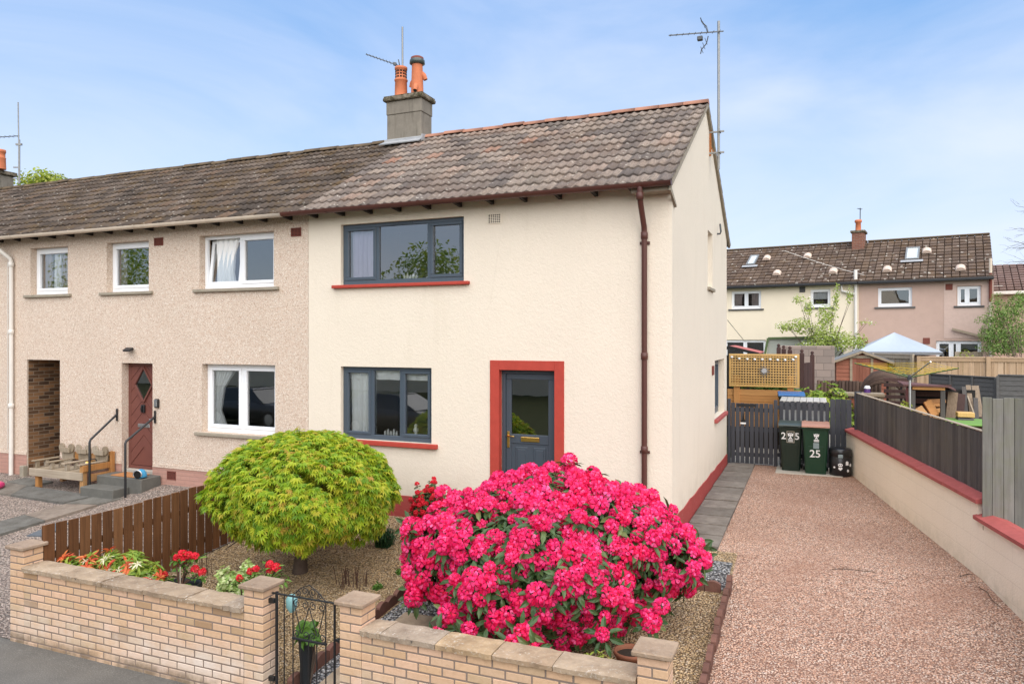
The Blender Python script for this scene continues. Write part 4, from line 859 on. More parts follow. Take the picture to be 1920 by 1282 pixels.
def pier(x0, label, flip=0):
    root = thing('brick_pier', label, 'gate pier', (x0+.11, -4.72, -.48), group='buff brick piers with stone caps')
    mb = MB()
    for c in range(14):
        z = -.5 + c*.075; a = .005; y0 = -4.832 + jit(.001)
        if (c+flip) % 2: mb.box(x0, x0+.2225, y0, y0+.104, z+.0065, z+.0685, .004); mb.box(x0, x0+.2225, y0+.115, y0+.2225, z+.0065, z+.0685, .004)
        else: mb.box(x0, x0+.104, y0, y0+.2225, z+.0065, z+.0685, .004); mb.box(x0+.115, x0+.2225, y0, y0+.2225, z+.0065, z+.0685, .004)
    mb.build('brickwork', MT['buff'], root)
    mb = MB(); mb.box(x0+.004, x0+.2185, -4.828, -4.614, -.56, .55); mb.build('mortar_joints', MT['mortar'], root)
    mb = MB(); e = .038; mb.box(x0-e, x0+.2225+e, -4.832-e, -4.61+e, .553, .592, .008); mb.build('stone_cap', MT['cap'], root)
pier(-6.388, 'buff brick pier with stone cap at the left end of the wall, beside gravel'); pier(-3.083, 'buff brick pier carrying the left hinges of the black iron gate', 1)
pier(-2.013, 'buff brick pier right of the iron gate where its latch sits', 1); pier(.608, 'buff brick end pier beside the pink gravel drive', 0)
G_ = thing('iron_gate', 'black wrought iron garden gate with scrolls between two brick piers', 'gate', (-2.43, -4.74, -.42))
mb = MB(); gy = -4.742; Pg = lambda x, z: Vector((x, gy, z))
mb.box(-2.788, -2.766, gy-.011, gy+.011, -.44, .535, .003); mb.box(-2.140, -2.122, gy-.009, gy+.009, -.42, .505, .003)
mb.box(-2.83, -2.06, gy-.010, gy+.010, .508, .522, .003); mb.box(-2.764, -2.142, gy-.010, gy+.010, -.40, -.375, .003)
mb.box(-2.60, -2.215, gy-.009, gy+.009, .125, .143, .002); mb.build('gate_frame', MT['black'], G_)
for x, z1 in ((-2.69, .505), (-2.59, .505), (-2.226, .505), (-2.505, .125), (-2.415, .125), (-2.325, .125)):
    mb = MB(); mb.tube([Pg(x, -.40), Pg(x, z1)], .0056, 8); mb.build('gate_bar', MT['black'], G_)
def spiral(mb, x, z, r, turns, a0, sg, w=.0042):
    pts = []; n = 22
    for i in range(n+1): t = i/n; a = a0 + sg*turns*2*math.pi*t; rr = r*(1-.75*t); pts.append(Pg(x+rr*math.cos(a), z+rr*math.sin(a)))
    mb.tube(pts, w, 6)
mb = MB()
for (a, b) in (((-2.575, .44), (-2.50, .19)), ((-2.41, .44), (-2.49, .19)), ((-2.41, .44), (-2.32, .19)), ((-2.245, .44), (-2.31, .19))): mb.tube([Pg(*a), Pg(*b)], .0045, 6)
for x, z, s_ in ((-2.545, .455, 1), (-2.455, .455, -1), (-2.365, .455, 1), (-2.272, .455, -1), (-2.55, .18, -1), (-2.445, .18, 1), (-2.37, .18, -1), (-2.265, .18, 1)): spiral(mb, x, z, .040, 1.3, math.pi/2 if z > .3 else -math.pi/2, s_)
for x, z, s_, r in ((-2.455, .575, 1, .042), (-2.37, .575, -1, .042), (-2.53, .552, 1, .03), (-2.29, .552, -1, .03)): spiral(mb, x, z, r, 1.4, -math.pi/2, s_)
mb.tube([Pg(-2.60, .52), Pg(-2.50, .60), Pg(-2.41, .64), Pg(-2.33, .60), Pg(-2.23, .52)], .0045, 6)
mb.build('scrollwork', MT['black'], G_)
mb = MB(); mb.box(-2.115, -2.02, gy-.012, gy+.012, .18, .205, .003); mb.lathe((-2.07, gy-.0, .175), [(.02, 0), (.024, .02), (.02, .04)], 10); mb.build('latch', MT['black'], G_)
for z in (.42, -.30):
    mb = MB(); mb.box(-2.865, -2.80, gy-.015, gy+.015, z, z+.045, .004); mb.build('hinge', MT['black'], G_)
mb = MB(); mb.box(-6.435, -6.41, -4.80, -4.775, -.5, .42, .004); mb.build('gate_post', MT['black'], off=(-6.42, -4.79, -.48), label='thin black iron post standing against the leftmost brick pier', cat='post')
# ---------------------------------------------------------------- brown board fence between the gardens
def boards(mb, p, q, pitch, w, th, z0f, z1f, jz=.008, side=1, cap=None):
    p = Vector((*p, 0)); q = Vector((*q, 0)); d = q-p; L = d.length; d.normalize(); n_ = Vector((d.y, -d.x, 0))*side; k = int(L/pitch)
    for i in range(k+1):
        u = i*pitch
        if u+w > L+.02: break
        c = p+d*(u+w/2); j = jit(jz); o = jit(.004)
        mb.fbox(p+n_*o, d, n_, (0, 0, 1), u, u+w+jit(.003), 0, th, z0f(c), z1f(c)+j, .004)
BF = thing('board_fence', 'low brown stained board fence between the two front gardens', 'fence', (-6.2, -2.6, -.25))
mb = MB(); boards(mb, (-6.185, -4.60), (-6.185, -.35), .146, .126, .02, lambda c: gz(c.y)+.03, lambda c: .775 + .02*math.sin(c.y*2), side=1); mb.build('board_panel', MT['brownfence'], BF)
mb = MB()
for z in (.08, .58):
    for a, b in zip(np.arange(-4.6, -.4, .85), np.arange(-4.6, -.4, .85)+.85): mb.hexa([(-6.23, a, z+gz(a)*.5), (-6.187, a, z+gz(a)*.5), (-6.187, min(b, -.35), z+gz(b)*.5), (-6.23, min(b, -.35), z+gz(b)*.5), (-6.23, a, z+.07+gz(a)*.5), (-6.187, a, z+.07+gz(a)*.5), (-6.187, min(b, -.35), z+.07+gz(b)*.5), (-6.23, min(b, -.35), z+.07+gz(b)*.5)])
mb.build('rail', MT['brownfence'], BF)
for y in (-4.5, -2.6, -.6):
    mb = MB(); mb.box(-6.305, -6.232, y-.037, y+.037, gz(y)-.1, .74, .004); mb.build('post', MT['brownfence'], BF)
# ---------------------------------------------------------------- boundary wall and fences right of the drive
FW = Fr((2.545, 6.4, 0), (.1709, -.9853, 0), (-.9853, -.1709, 0))
BW = thing('rendered_boundary_wall', 'cream rendered block boundary wall with red coping right of the drive', 'garden wall', (3.2, 2.6, 0))
m = NM('cream painted blockwork'); mm = m.sep(); sl_ = m.math('ADD', mm[0], m.math('MULTIPLY', mm[1], -.9853)); cb = m.n('ShaderNodeCombineXYZ'); m.l(m.math('MULTIPLY', mm[1], 1.0), cb.inputs[0]); m.l(mm[2], cb.inputs[1])
b_ = m.n('ShaderNodeTexBrick'); m.l(cb.outputs[0], b_.inputs['Vector']); b_.inputs['Scale'].default_value = 1; b_.inputs['Brick Width'].default_value = .45; b_.inputs['Row Height'].default_value = .225; b_.inputs['Mortar Size'].default_value = .006; b_.inputs['Mortar Smooth'].default_value = .8
c_ = m.mix(m.noise(1.6, 6, .6), (.80, .69, .53), (.86, .76, .61)); c_ = m.mix(m.math('MULTIPLY', b_.outputs['Fac'], .22), c_, (.45, .38, .28))
c_ = m.mix(m.math('MULTIPLY', m.math('MULTIPLY', m.g(m.math('SUBTRACT', .28, mm[2]), .0, .35), m.g(m.noise(5, 5, .7), .36, .64)), .45), c_, (.38, .34, .20)); m.bump(m.math('SUBTRACT', 1.0, b_.outputs['Fac']), .35, .008); m.bump(m.noise(40, 4, .65), .6, .01); MT['blockcream'] = m.done(c_, .9, .2)
mb = MB(); FW.box(mb, -.55, 6.36, -.2, 0, -.3, .885); FW.box(mb, 6.36, 11.5, -.2, .0, -.6, .69); mb.build('wall_body', MT['blockcream'], BW)
def copes(u0, u1, z, seg):
    n = round((u1-u0)/seg)
    for i in range(n):
        a = u0+(u1-u0)*i/n + .002; b = u0+(u1-u0)*(i+1)/n - .002; mb = MB(); j = jit(.003)
        mb.prism([FW.P(a, .045, z+j), FW.P(a, -.245, z+j), FW.P(a, -.245, z+.05+j), FW.P(a, -.10, z+.088+j), FW.P(a, .045, z+.045+j)], FW.U*(b-a))
        mb.build('coping_stone', MT['redcap'], BW)
copes(-.5, 6.42, .886, 1.15); copes(6.33, 11.4, .691, 1.0)
FT = thing('dark_board_fence', 'charcoal stained board fence standing on the red coped boundary wall', 'fence', (3.1, 3.2, .9))
mb = MB(); p, q = FW.P(-.1, -.12, 0), FW.P(6.44, -.12, 0); boards(mb, (p.x, p.y), (q.x, q.y), .1045, .1035, .02, lambda c: .985, lambda c: 1.716, .006); mb.build('board_panel', MT['darkfence'], FT)
mb = MB()
for z in (1.1, 1.58): FW.box(mb, -.1, 6.44, -.19, -.145, z, z+.07)
FW.box(mb, -.14, 6.45, -.155, -.095, 1.726, 1.740, .003); mb.build('rail', MT['oldwood'], FT)
mb = MB(); FW.box(mb, -.20, -.10, -.2, -.08, .95, 1.76, .005); mb.build('post', MT['picket'], FT)
GP_ = thing('grey_board_fence', 'tall weathered grey vertical board fence at the right edge beyond the wall', 'fence', (5.0, .02, .65))
mb = MB(); x = 3.655
while x < 7.4:
    w = .108 + jit(.012); mb.box(x, x+w-.004, .0+jit(.004), .022, .655+jit(.01), 2.165+jit(.008), .003); x += w
mb.build('board_panel', MT['greyfence'], GP_)
mb = MB(); mb.box(3.655, 7.4, -.03, -.008, .60, .65, .004); mb.box(3.66, 7.4, .03, .07, 1.9, 1.97); mb.build('rail', MT['oldwood'], GP_)
mb = MB(); mb.box(3.9, 30, -12, 5.6, -.4, .60); mb.poly([(3.7, .9, .595), (4.0, .9, .595), (4.0, 5.6, .595), (2.9, 5.6, .595)]); mb.poly([(2.95, 5.6, .6), (30, 5.6, .6), (30, 25, .6), (2.95, 25, .6)])
mb.build('neighbour_lawn', MT['soil'], kind='structure')
# ---------------------------------------------------------------- picket gate and fence closing the drive
YF = 6.95
PG = thing('picket_gate', 'slate grey picket gate beside the gable at the end of the slab path', 'gate', (.5, YF, .03))
mb = MB()
for i in range(9): a = .085 + i*.101; mb.box(a, a+.083, YF-.022, YF, .075, 1.415+jit(.006), .003)
mb.build('picket_panel', MT['picket'], PG)
mb = MB()
for z in (.22, .78, 1.22): mb.box(.09, .985, YF+.001, YF+.035, z, z+.085, .003)
mb.build('rail', MT['picket'], PG)
mb = MB(); mb.box(.01, .072, YF-.04, YF+.05, .02, 1.50, .004); mb.build('post', MT['picket'], PG)
mb = MB(); mb.box(.22, .62, YF-.030, YF-.0225, 1.335, 1.405, .004); mb.build('name_board', MT['black'], PG)
mb = MB(); mb.prism([(.40, YF-.0228, .985), (.29, YF-.0228, .985), (.33, YF-.0228, 1.06), (.355, YF-.0228, 1.20), (.375, YF-.0228, 1.06)], (0, -.012, 0)); mb.build('gate_ornament', MT['blackwood'], PG)
mb = MB(); mb.box(.285, .405, YF-.037, YF-.0226, .945, .982, .003); mb.build('gate_ornament_base', MT['sticker'], PG)
PF = thing('picket_fence', 'slate grey picket fence behind the wheelie bins', 'fence', (1.75, YF, .03))
mb = MB()
for i in range(9): a = 1.11 + i*.1165; mb.box(a, a+.078, YF-.022, YF, .08, 1.485+jit(.006), .003)
x = 2.135
while x < 2.55: mb.box(x, x+.102, YF-.024, YF-.002, .06, 1.56+jit(.006), .003); x += .105
mb.build('picket_panel', MT['picket'], PF)
mb = MB()
for z in (.25, .80, 1.30): mb.box(1.06, 2.55, YF+.001, YF+.035, z, z+.085, .003)
mb.build('rail', MT['picket'], PF)
mb = MB(); mb.box(.995, 1.07, YF-.04, YF+.05, .02, 1.50, .004); mb.build('post', MT['picket'], PF)
mb = MB(); mb.box(.02, .98, YF+.02, YF+.03, .0, .05); mb.build('threshold_board', MT['blackwood'], PG)
# ---------------------------------------------------------------- bins
mb = MB(); mb.box(1.06, 2.36, 6.10, 6.92, -.01, .055, .01); mb.build('bin_slab', MT['concrete'], off=(1.7, 6.5, 0), label='pale concrete slab on the gravel under the wheelie bins', cat='slab')
def text_mesh(s_, size, parent, name, mat, fr, u, n, z, bold=.012, spacing=1.0):
    cu = bpy.data.curves.new('lettering', 'FONT'); cu.body = s_; cu.size = size; cu.align_x = 'CENTER'; cu.align_y = 'CENTER'; cu.extrude = .0015; cu.offset = bold*size; cu.space_character = spacing
    t = bpy.data.objects.new('lettering', cu); COL.objects.link(t); dg = bpy.context.evaluated_depsgraph_get(); me = bpy.data.meshes.new_from_object(t.evaluated_get(dg)); bpy.data.objects.remove(t)
    o = bpy.data.objects.new(name, me); COL.objects.link(o); o.parent = parent; OFF[o] = OFF[parent]; me.materials.clear(); me.materials.append(mat)
    M = Matrix((fr.U, fr.Z, fr.N)).transposed().to_4x4(); M.translation = fr.P(u, n, z) - OFF[parent]; o.matrix_local = M
    return o
def crest(mb, fr, u, n, z, s):
    def pg(pts): mb.prism([fr.P(u+a*s, n, z+b*s) for a, b in pts], fr.N*.002)
    for k in (-1, 1):
        pg([(k*.08, .0), (k*.34, -.28), (k*.5, .0), (k*.55, .5), (k*.38, .34), (k*.26, .40), (k*.18, .2)])
        pg([(k*.03, .2), (k*.12, .34), (k*.30, .42), (k*.14, .52), (k*.04, .46)])
        pg([(k*.02, -.62), (k*.30, -.72), (k*.24, -.46), (k*.06, -.38)])
    pg([(-.09, .26), (-.12, -.32), (0, -.62), (.12, -.32), (.09, .26)])
def wheelie(x, y, label, body, lid, w=.455, dpt=.52, h=.95, rz=0.0, crests=True):
    root = thing('wheelie_bin', label, 'wheelie bin', (x, y, .055), rz, group='wheelie bins behind the house', local=True)
    mb = MB(); wb, db = w*.80, dpt*.74; f0, f1 = -db/2, -dpt/2
    nseg = [(0, 0), (.12, .02), (.55, .5), (1, 1)]
    ring_ = []
    for t in (0, .03, .5, .93, 1):
        a = wb/2 + (w-wb)/2*t; yf = -db/2 - (dpt-db)/2*t*1.1; yb = db/2 + (dpt-db)/2*t*.6; e = .03; z = h*t
        ring_.append([mb.vert(p) for p in ((-a+e, yf, z), (a-e, yf, z), (a, yf+e, z), (a, yb-e, z), (a-e, yb, z), (-a+e, yb, z), (-a, yb-e, z), (-a, yf+e, z))])
    for i in range(4):
        for k in range(8): mb.face([ring_[i][k], ring_[i][(k+1) % 8], ring_[i+1][(k+1) % 8], ring_[i+1][k]])
    mb.face(ring_[0][::-1]); yf = -dpt/2*1.0 - .01
    mb.box(-w/2-.02, w/2+.02, -dpt/2-.035, dpt/2-.02, h-.045, h+.002, .012)           # rim
    k_ = (dpt-db)/2*1.1/h; mb.fbox((0, -db/2, 0), (1, 0, 0), (0, -1, 0), Vector((0, -k_, 1)).normalized(), -w*.30, w*.30, -.01, .006, .06, h*.60, .005)                     # front panel rib
    mb.build('bin_body', body, root)
    lb = MB(); z0 = h+.004; K = 6; rows = []
    prof = [(-dpt/2-.05, 0), (-dpt/2-.045, .03), (-dpt/2+.02, .055), (0, .085), (dpt/2-.10, .08), (dpt/2-.02, .06), (dpt/2, .0)]
    lb.prism([Vector((-w/2-.018, a, z0+b)) for a, b in prof], (w+.036, 0, 0)); lb.box(-w*.3, w*.3, -dpt/2-.075, -dpt/2-.048, z0+.0, z0+.022, .006)
    for s_ in (-1, 1): lb.box(s_*w*.42-.03, s_*w*.42+.03, dpt/2-.06, dpt/2+.05, z0+.0, z0+.075, .01)
    lb.build('lid', lid, root)
    hb = MB(); hb.tube([(-w/2+.04, dpt/2+.04, h-.02), (w/2-.04, dpt/2+.04, h-.02)], .014, 8); hb.build('handle', body, root)
    for s_ in (-1, 1):
        wm = MB(); wm.tube([(s_*(wb/2+.005), db/2+.03, .09), (s_*(wb/2+.045), db/2+.03, .09)], .09, 18); wm.build('wheel', MT['black'], root)
    tilt = math.atan2((dpt-db)/2*1.1, h); return root, db, tilt
def fr0(q):                                        # the sloping front face of a bin
    db_, dp_, h_ = q; k = (dp_-db_)/2*1.1/h_
    return Fr((0, -db_/2, 0), (1, 0, 0), (0, -1, -k), (0, -k, 1))
W1, db, tl = wheelie(1.36, 6.60, 'black green wheelie bin with closed black lid marked 2 5 beside the crest', MT['bin_black'], MT['lid_black'])
yf_ = lambda z: (db, .52, .95)
text_mesh('2', .20, W1, 'number', MT['sticker'], fr0(yf_(.74)), -.145, .004, .74); text_mesh('5', .20, W1, 'number', MT['sticker'], fr0(yf_(.74)), .125, .004, .74)
mb = MB(); crest(mb, fr0(yf_(.76)), -.005, .012, .765, .105)
for i, w in enumerate((.05, .045, .05)): fr0(yf_(.66)).box(mb, -.005-w, -.005+w, .012, .014, .672-i*.022, .684-i*.022)
mb.build('crest', MT['sticker'], W1)
mb = MB(); ring(mb, fr0(yf_(.70)), -.08, .07, .61, .85, .006, .012, .015, .0); mb.build('crest_border', MT['vent_cream'], W1)
W2, db2, tl = wheelie(1.845, 6.42, 'green wheelie bin with pinkish brown lid marked 25 in front of the picket fence', MT['bin_green'], MT['lid_brown'], .50, .55, .97)
yg_ = lambda z: (db2, .55, .97)
text_mesh('25', .215, W2, 'number', MT['sticker'], fr0(yg_(.42)), -.01, .012, .42)
mb = MB(); crest(mb, fr0(yg_(.80)), .015, .010, .80, .095)
for i, w in enumerate((.05, .05)): fr0(yg_(.70)).box(mb, .015-w, .015+w, .010, .012, .705-i*.026, .722-i*.026)
mb.build('crest', MT['sticker'], W2)
mb = MB(); fr0(yg_(.59)).box(mb, -.045, .065, .008, .012, .535, .655); mb.build('grey_label', MT['sticker_grey'], W2)
CY = thing('storage_drum', 'black plastic drum with animal stickers in the corner by the boundary wall', 'drum', (2.315, 6.33, .03), local=True)
mb = MB(); mb.lathe((0, 0, 0), [(.185, 0), (.205, .02), (.212, .22), (.212, .40), (.207, .405), (.207, .42), (.213, .425), (.213, .46)], 28); mb.build('drum_body', MT['caddy'], CY)
mb = MB(); mb.lathe((0, 0, .461), [(.222, 0), (.225, .02), (.222, .08), (.20, .11), (.12, .115), (.0, .116)], 28, cap=False); LD = mb.build('lid', MT['caddy'], CY)
mb = MB(); mb.fbox((.0, 0, 0), (1, 0, 0), (0, 1, 0), (0, 0, 1), -.045, .045, -.236, -.205, .40, .47, .008); mb.build('clasp', MT['sticker_grey'], CY)
mb = MB()
for x_, y_, rx_ in ((-.05, -.08, .05), (.08, -.03, .05), (-.02, .08, .06)): mb.lathe((x_, y_, .572), [(rx_, 0), (rx_*.9, .012), (.01, .014)], 14, sy=.6)
mb.build('lid_highlights', MT['sticker_grey'], LD) if False else None
mb = MB()
def drumdisc(a, z, pts):
    fr = Fr((.214*math.cos(a), .214*math.sin(a), z), (-math.sin(a), math.cos(a), 0), (math.cos(a), math.sin(a), 0)); mb.prism([fr.P(u, .0, v) for u, v in pts], fr.N*.003)
circ = lambda r, cx=0, cy=0, sy=1: [(cx+r*math.cos(2*math.pi*k/14), cy+r*sy*math.sin(2*math.pi*k/14)) for k in range(14)]
a0 = -math.pi/2 - .02
drumdisc(a0, .255, circ(.045, 0, 0, .8)); drumdisc(a0, .175, [(0, -.035), (.04, .005), (.035, .03), (.015, .035), (0, .02), (-.015, .035), (-.035, .03), (-.04, .005)])
drumdisc(a0+.62, .29, [(-.03, -.045), (-.015, -.03), (0, -.045), (.015, -.03), (.03, -.045), (.03, .03), (0, .05), (-.03, .03)])
drumdisc(a0+1.05, .25, circ(.032)); drumdisc(a0+.72, .14, circ(.025, 0, 0, 1.2)); drumdisc(a0-.55, .2, circ(.02))
mb.build('stickers', MT['sticker'], CY)
mb = MB()
for k in (-1, 1):
    fr = Fr((.219*math.cos(a0), .219*math.sin(a0), 0), (-math.sin(a0), math.cos(a0), 0), (math.cos(a0), math.sin(a0), 0)); mb.prism([fr.P(k*.018+.011*math.cos(t), .0, .255+.012*math.sin(t)) for t in np.linspace(0, 5.6, 8)], fr.N*.002)
mb.build('sticker_eyes', MT['caddy'], CY)
# ---------------------------------------------------------------- neighbour's entrance
ES = thing('entrance_steps', 'two grey concrete steps up to the maroon door', 'steps', (-10.2, -.3, 0))
mb = MB(); mb.box(-10.72, -9.56, -.46, -.018, -.05, .285, .012); mb.build('step', MT['stepconc'], ES)
mb = MB(); mb.box(-10.72, -9.86, -.80, -.462, -.1, .13, .012); mb.build('step', MT['stepconc'], ES)
mb = MB(); mb.box(-10.42, -9.80, -.40, -.06, .286, .302, .004); mb.build('doormat', MT['mat'], off=(-10.1, -.2, .286), label='orange brown coir doormat on the top step', cat='doormat')
def rail_(X, px, ybase, label):
    root = thing('handrail', label, 'handrail', (X, -.4, 0), group='black handrails at the entrance steps')
    b = onX(px, ybase, X); t = onX(px, 826 if px < 200 else 829, X); Y = b.y
    mb = MB(); mb.tube([(X, Y, b.z-.1), (X, Y, t.z-.03), (X, Y+.02, t.z+.02), (X, -.055, 1.36), (X, -.03, 1.38)], .021, 10); mb.build('rail_tube', MT['black'], root)
    mb = MB(); mb.box(X-.022, X+.022, -.026, -.008, 1.26, 1.50, .004); mb.build('wall_plate', MT['black'], root)
rail_(-10.73, 168, 920, 'black tubular handrail beside the wooden bench'); rail_(-9.72, 235, 930, 'black tubular handrail nearer the window, right of the maroon door')
BN = thing('garden_bench', 'silvered wooden three seat bench with round topped backs by the door', 'bench', (-11.55, -.5, 0))
x0, x1, y0, y1 = -12.26, -10.84, -.64, -.12
mb = MB()
for i in range(4): a = y0 + .02 + i*(y1-.06-y0)/4; mb.box(x0+.02, x1-.02, a, a+.108, .325, .348, .004)
mb.build('seat', MT['oldwood'], BN)
mb = MB(); mb.box(x0-.06, x1, y0-.035, y0, .20, .345, .005); mb.build('front_board', MT['oldwood'], BN)
for k in range(4):
    xa = x0 + .06 + k*(x1-x0-.14)/3; last = k == 3
    mb = MB(); mb.box(xa-.045, xa+.045, y0-.04, y1-.02, .475, .50, .005); mb.build('armrest', MT['oldwood'], BN)
    for ya in ((y0+.02, y0+.20) if not last else (y0+.02,)):
        mb = MB(); mb.box(xa-.03, xa+.03, ya, ya+.065, .35, .474, .004); mb.build('arm_support', MT['oldwood_z'], BN)
mb = MB(); mb.box(x1+.002, x1+.03, y0-.02, y1+.08, .36, .475, .004); mb.build('side_board', MT['benchside'], BN)
mb = MB(); mb.box(x1+.002, x1+.03, y0+.10, y1+.08, .16, .30, .004); mb.build('side_board', MT['benchside'], BN)
for (xa, ya) in ((x0+.04, y0+.02), (x1-.10, y0+.0), (x0+.04, y1), (x1-.10, y1)):
    mb = MB(); mb.box(xa, xa+.09, ya, ya+.09, -.08, .20 if xa < -12 or ya > -.5 else .47, .005); mb.build('leg', MT['benchside'], BN)
mb = MB(); mb.box(x0+.08, x1+.02, y1+.02, y1+.05, .46, .60, .004); mb.build('back_rail', MT['benchside'], BN)
mb = MB(); mb.box(x1-.02, x1+.07, y1+.02, y1+.095, -.05, .67, .005); mb.build('back_post', MT['benchside'], BN)
for k in range(3):
    xc = x0 + .30 + k*.475; mb = MB(); pts = []
    for i in range(13): a = math.pi*(1-i/12); pts.append((xc+.165*math.cos(a), .63+.03*math.sin(a)))
    pts += [(xc+.16, .50), (xc+.11, .36), (xc-.11, .36), (xc-.16, .50)]
    mb.prism([(a, y1-.02, b) for a, b in pts], (0, .03, 0)); bk = mb.build('back_panel', MT['oldwood_z'], BN)
    for s_ in (-1, 1):
        mb = MB(); mb.prism([(xc+s_*.135+.078*math.cos(t), y1-.05, .69+.085*math.sin(t)) for t in np.linspace(0, 2*math.pi, 17)[:-1]], (0, .032, 0)); mb.build('ear', MT['oldwood_z'], bk)
    mb = MB(); mb.box(xc-.125, xc+.125, y1-.085, y1-.052, .60, .695, .004); mb.build('head_rail', MT['oldwood_z'], bk)
LT = thing('brass_lantern', 'small brass lantern lying on the right end of the bench', 'lantern', (-11.05, -.35, .40), local=True, rz=-.5)
mb = MB(); mb.tube([(0, -.07, .055), (0, -.05, .055), (0, .10, .055), (0, .14, .055)], [.055, .06, .05, .02], 14); mb.build('lantern_body', MT['brass'], LT)
mb = MB(); mb.tube([(0, -.072, .055), (0, -.0705, .055)], .04, 14); mb.build('lens', MT['sticker'], LT)
mb = MB(); mb.tube([(0, -.02, .11), (0, .0, .15), (.0, .10, .14), (0, .13, .07)], .012, 8); mb.build('handle', MT['black'], LT)
TY = thing('toy_helmet', 'blue plastic toy helmet with dark opening on the top step', 'toy', (-9.68, -.36, .286), rz=.35, local=True); TY.scale = (.85, .85, .85)
mb = MB(); prof = [(.12*math.cos(a), .02+.0+.16*math.sin(a)) for a in np.linspace(-.1, 1.5, 9)]; mb.lathe((0, 0, .02), [(.10, 0)] + prof, 20, sy=1.15); mb.build('shell', MT['toyblue'], TY)
mb = MB(); mb.tube([(0, -.10, .10), (0, -.145, .095)], [.085, .078], 16); mb.build('opening', MT['hole'], TY)
mb = MB(); mb.tube([(.09*math.cos(t), -.135, .10+.09*math.sin(t)) for t in np.linspace(-.4, math.pi+.4, 15)], .014, 8); mb.build('rim', MT['steel'], TY)
mb = MB()
for i in range(14): mb.lathe((-9.72+jit(.13), -.42+.02*i, .287), [(.02, 0), (.024, .015), (.01, .028)], 7) if i < 2 else None
FL = thing('floodlight', 'small black floodlight on the wall above the maroon door', 'wall lamp', (-10.33, -.06, 2.66), local=True); FL.scale = (.72, .72, .72)
mb = MB(); mb.box(-.05, .05, .0, .075, -.03, .03, .006); mb.build('bracket', MT['black'], FL)
mb = MB(); mb.fbox((0, -.03, .0), (1, 0, 0), (0, .85, .5), (0, -.5, .85), -.13, .13, -.10, .05, -.02, .03, .01); mb.build('lamp_head', MT['black'], FL)
mb = MB(); mb.fbox((0, -.03, .0), (1, 0, 0), (0, .85, .5), (0, -.5, .85), -.09, .09, -.09, .02, -.026, -.021); mb.build('lamp_glass', MT['steel'], FL)
KS = thing('key_safe', 'small grey key safe box on the wall right of the maroon door', 'key safe', (-9.655, -.012, 1.64), local=True)
mb = MB(); mb.box(-.045, .045, -.05, .009, -.085, .085, .012); mb.build('safe_body', MT['black'], KS); mb = MB(); mb.box(-.035, .035, -.058, -.051, -.06, .07, .005); mb.build('keypad_cover', MT['steel'], KS)
p = onG(1425*.2083, 840+335*.2083)
def rock(name, label, p, s, mat):
    v = []; mb = MB(); prof = [(.0, -.3), (.8, -.25), (1, .1), (.85, .4), (.35, .62), (0, .65)]
    mb.lathe(p, [(r*s, z*s) for r, z in prof[1:]], 9, True, 1.2, .8); mb.v = [(a+jit(.12*s), b+jit(.12*s), c+jit(.08*s)) for a, b, c in mb.v]
    mb.build(name, mat, off=p, label=label, cat='stone')
rock('loose_stone', 'pale buff stone on the gravel right of the entrance steps', onG(301, 912), .13, MT['stepstone'])
rock('loose_stone', 'reddish stone leaning against the right side of the top step', onG(300, 902), .085, MT['ridge_red'])
TB = thing('pink_toy', 'pink plastic toy lying at the left edge of the slab path', 'toy', tuple(onG(-16, 916, .05)), local=True)
mb = MB(); mb.tube([(.16*math.cos(t), .16*math.sin(t), .06) for t in np.linspace(0, 2*math.pi, 17)], .06, 10, cap=False); mb.build('ring', MT['pinktoy'], TB)
mb = MB(); mb.lathe((0, 0, .0), [(.11, .0), (.12, .04), (.05, .09), (.0, .095)], 12); mb.build('hub', MT['sticker'], TB)
mb = MB(); mb.box(-13.45, -13.33, -.12, -.02, -.02, .22, .01); mb.build('kerb_block', MT['stone_sill'], off=(-13.4, -.07, 0), label='small grey stone block standing by the white downpipe', cat='block')
mb = MB(); mb.box(0, 0, 0, 0, 0, 0) if False else None
# aerials
def yagi(root, a, b, n, el, mat, up=(0, 0, 1)):
    a = Vector(a); b = Vector(b); d = (b-a).normalized(); s_ = d.cross(Vector(up)).normalized()
    mb = MB(); mb.bar(a, b, .018); mb.build('boom', mat, root)
    mb = MB()
    for i in range(n): t = a + (b-a)*(i+.3)/n; l = el*(.6+.4*i/n); mb.tube([t - s_*l/2, t + s_*l/2], .0045, 5)
    mb.build('elements', mat, root)
    return d, s_
TA = thing('television_aerial', 'tall television aerial on a mast fixed to the cream gable', 'aerial', (.17, 3.87, 6.1))
mb = MB(); mb.tube([(.17, 3.87, 6.02), (.17, 3.87, 8.78)], .025, 10); mb.build('mast', MT['galv'], TA)
mb = MB()
for z in (6.72, 6.33): mb.bar((.0, 3.87, z), (.27, 3.87, z), .03); mb.bar((.19, 3.79, z), (.19, 3.95, z), .03)
mb.build('bracket_arms', MT['galv'], TA)
mb = MB(); mb.bar((.012, 3.87, 6.28), (.012, 3.87, 6.76), .05, .02); mb.tube([(.02, 3.87, 6.7), (.03, 3.87, 6.45), (.08, 3.87, 6.35)], .012, 6); mb.build('wall_bracket', MT['rust'], TA)
e = onX(1254, 67, .17); ax = at(1254, 67, (Vector((.17, 3.87, 0))-Vector(CAM)).dot(Vector((-RY, RX, 0)))-.05)
yagi(TA, ax, (.26, 3.85, 8.57), 9, .16, MT['aerial'], up=(0, 1, 0) if False else (0, 0, 1))
mb = MB(); c = Vector((-.02, 3.87, 8.56))
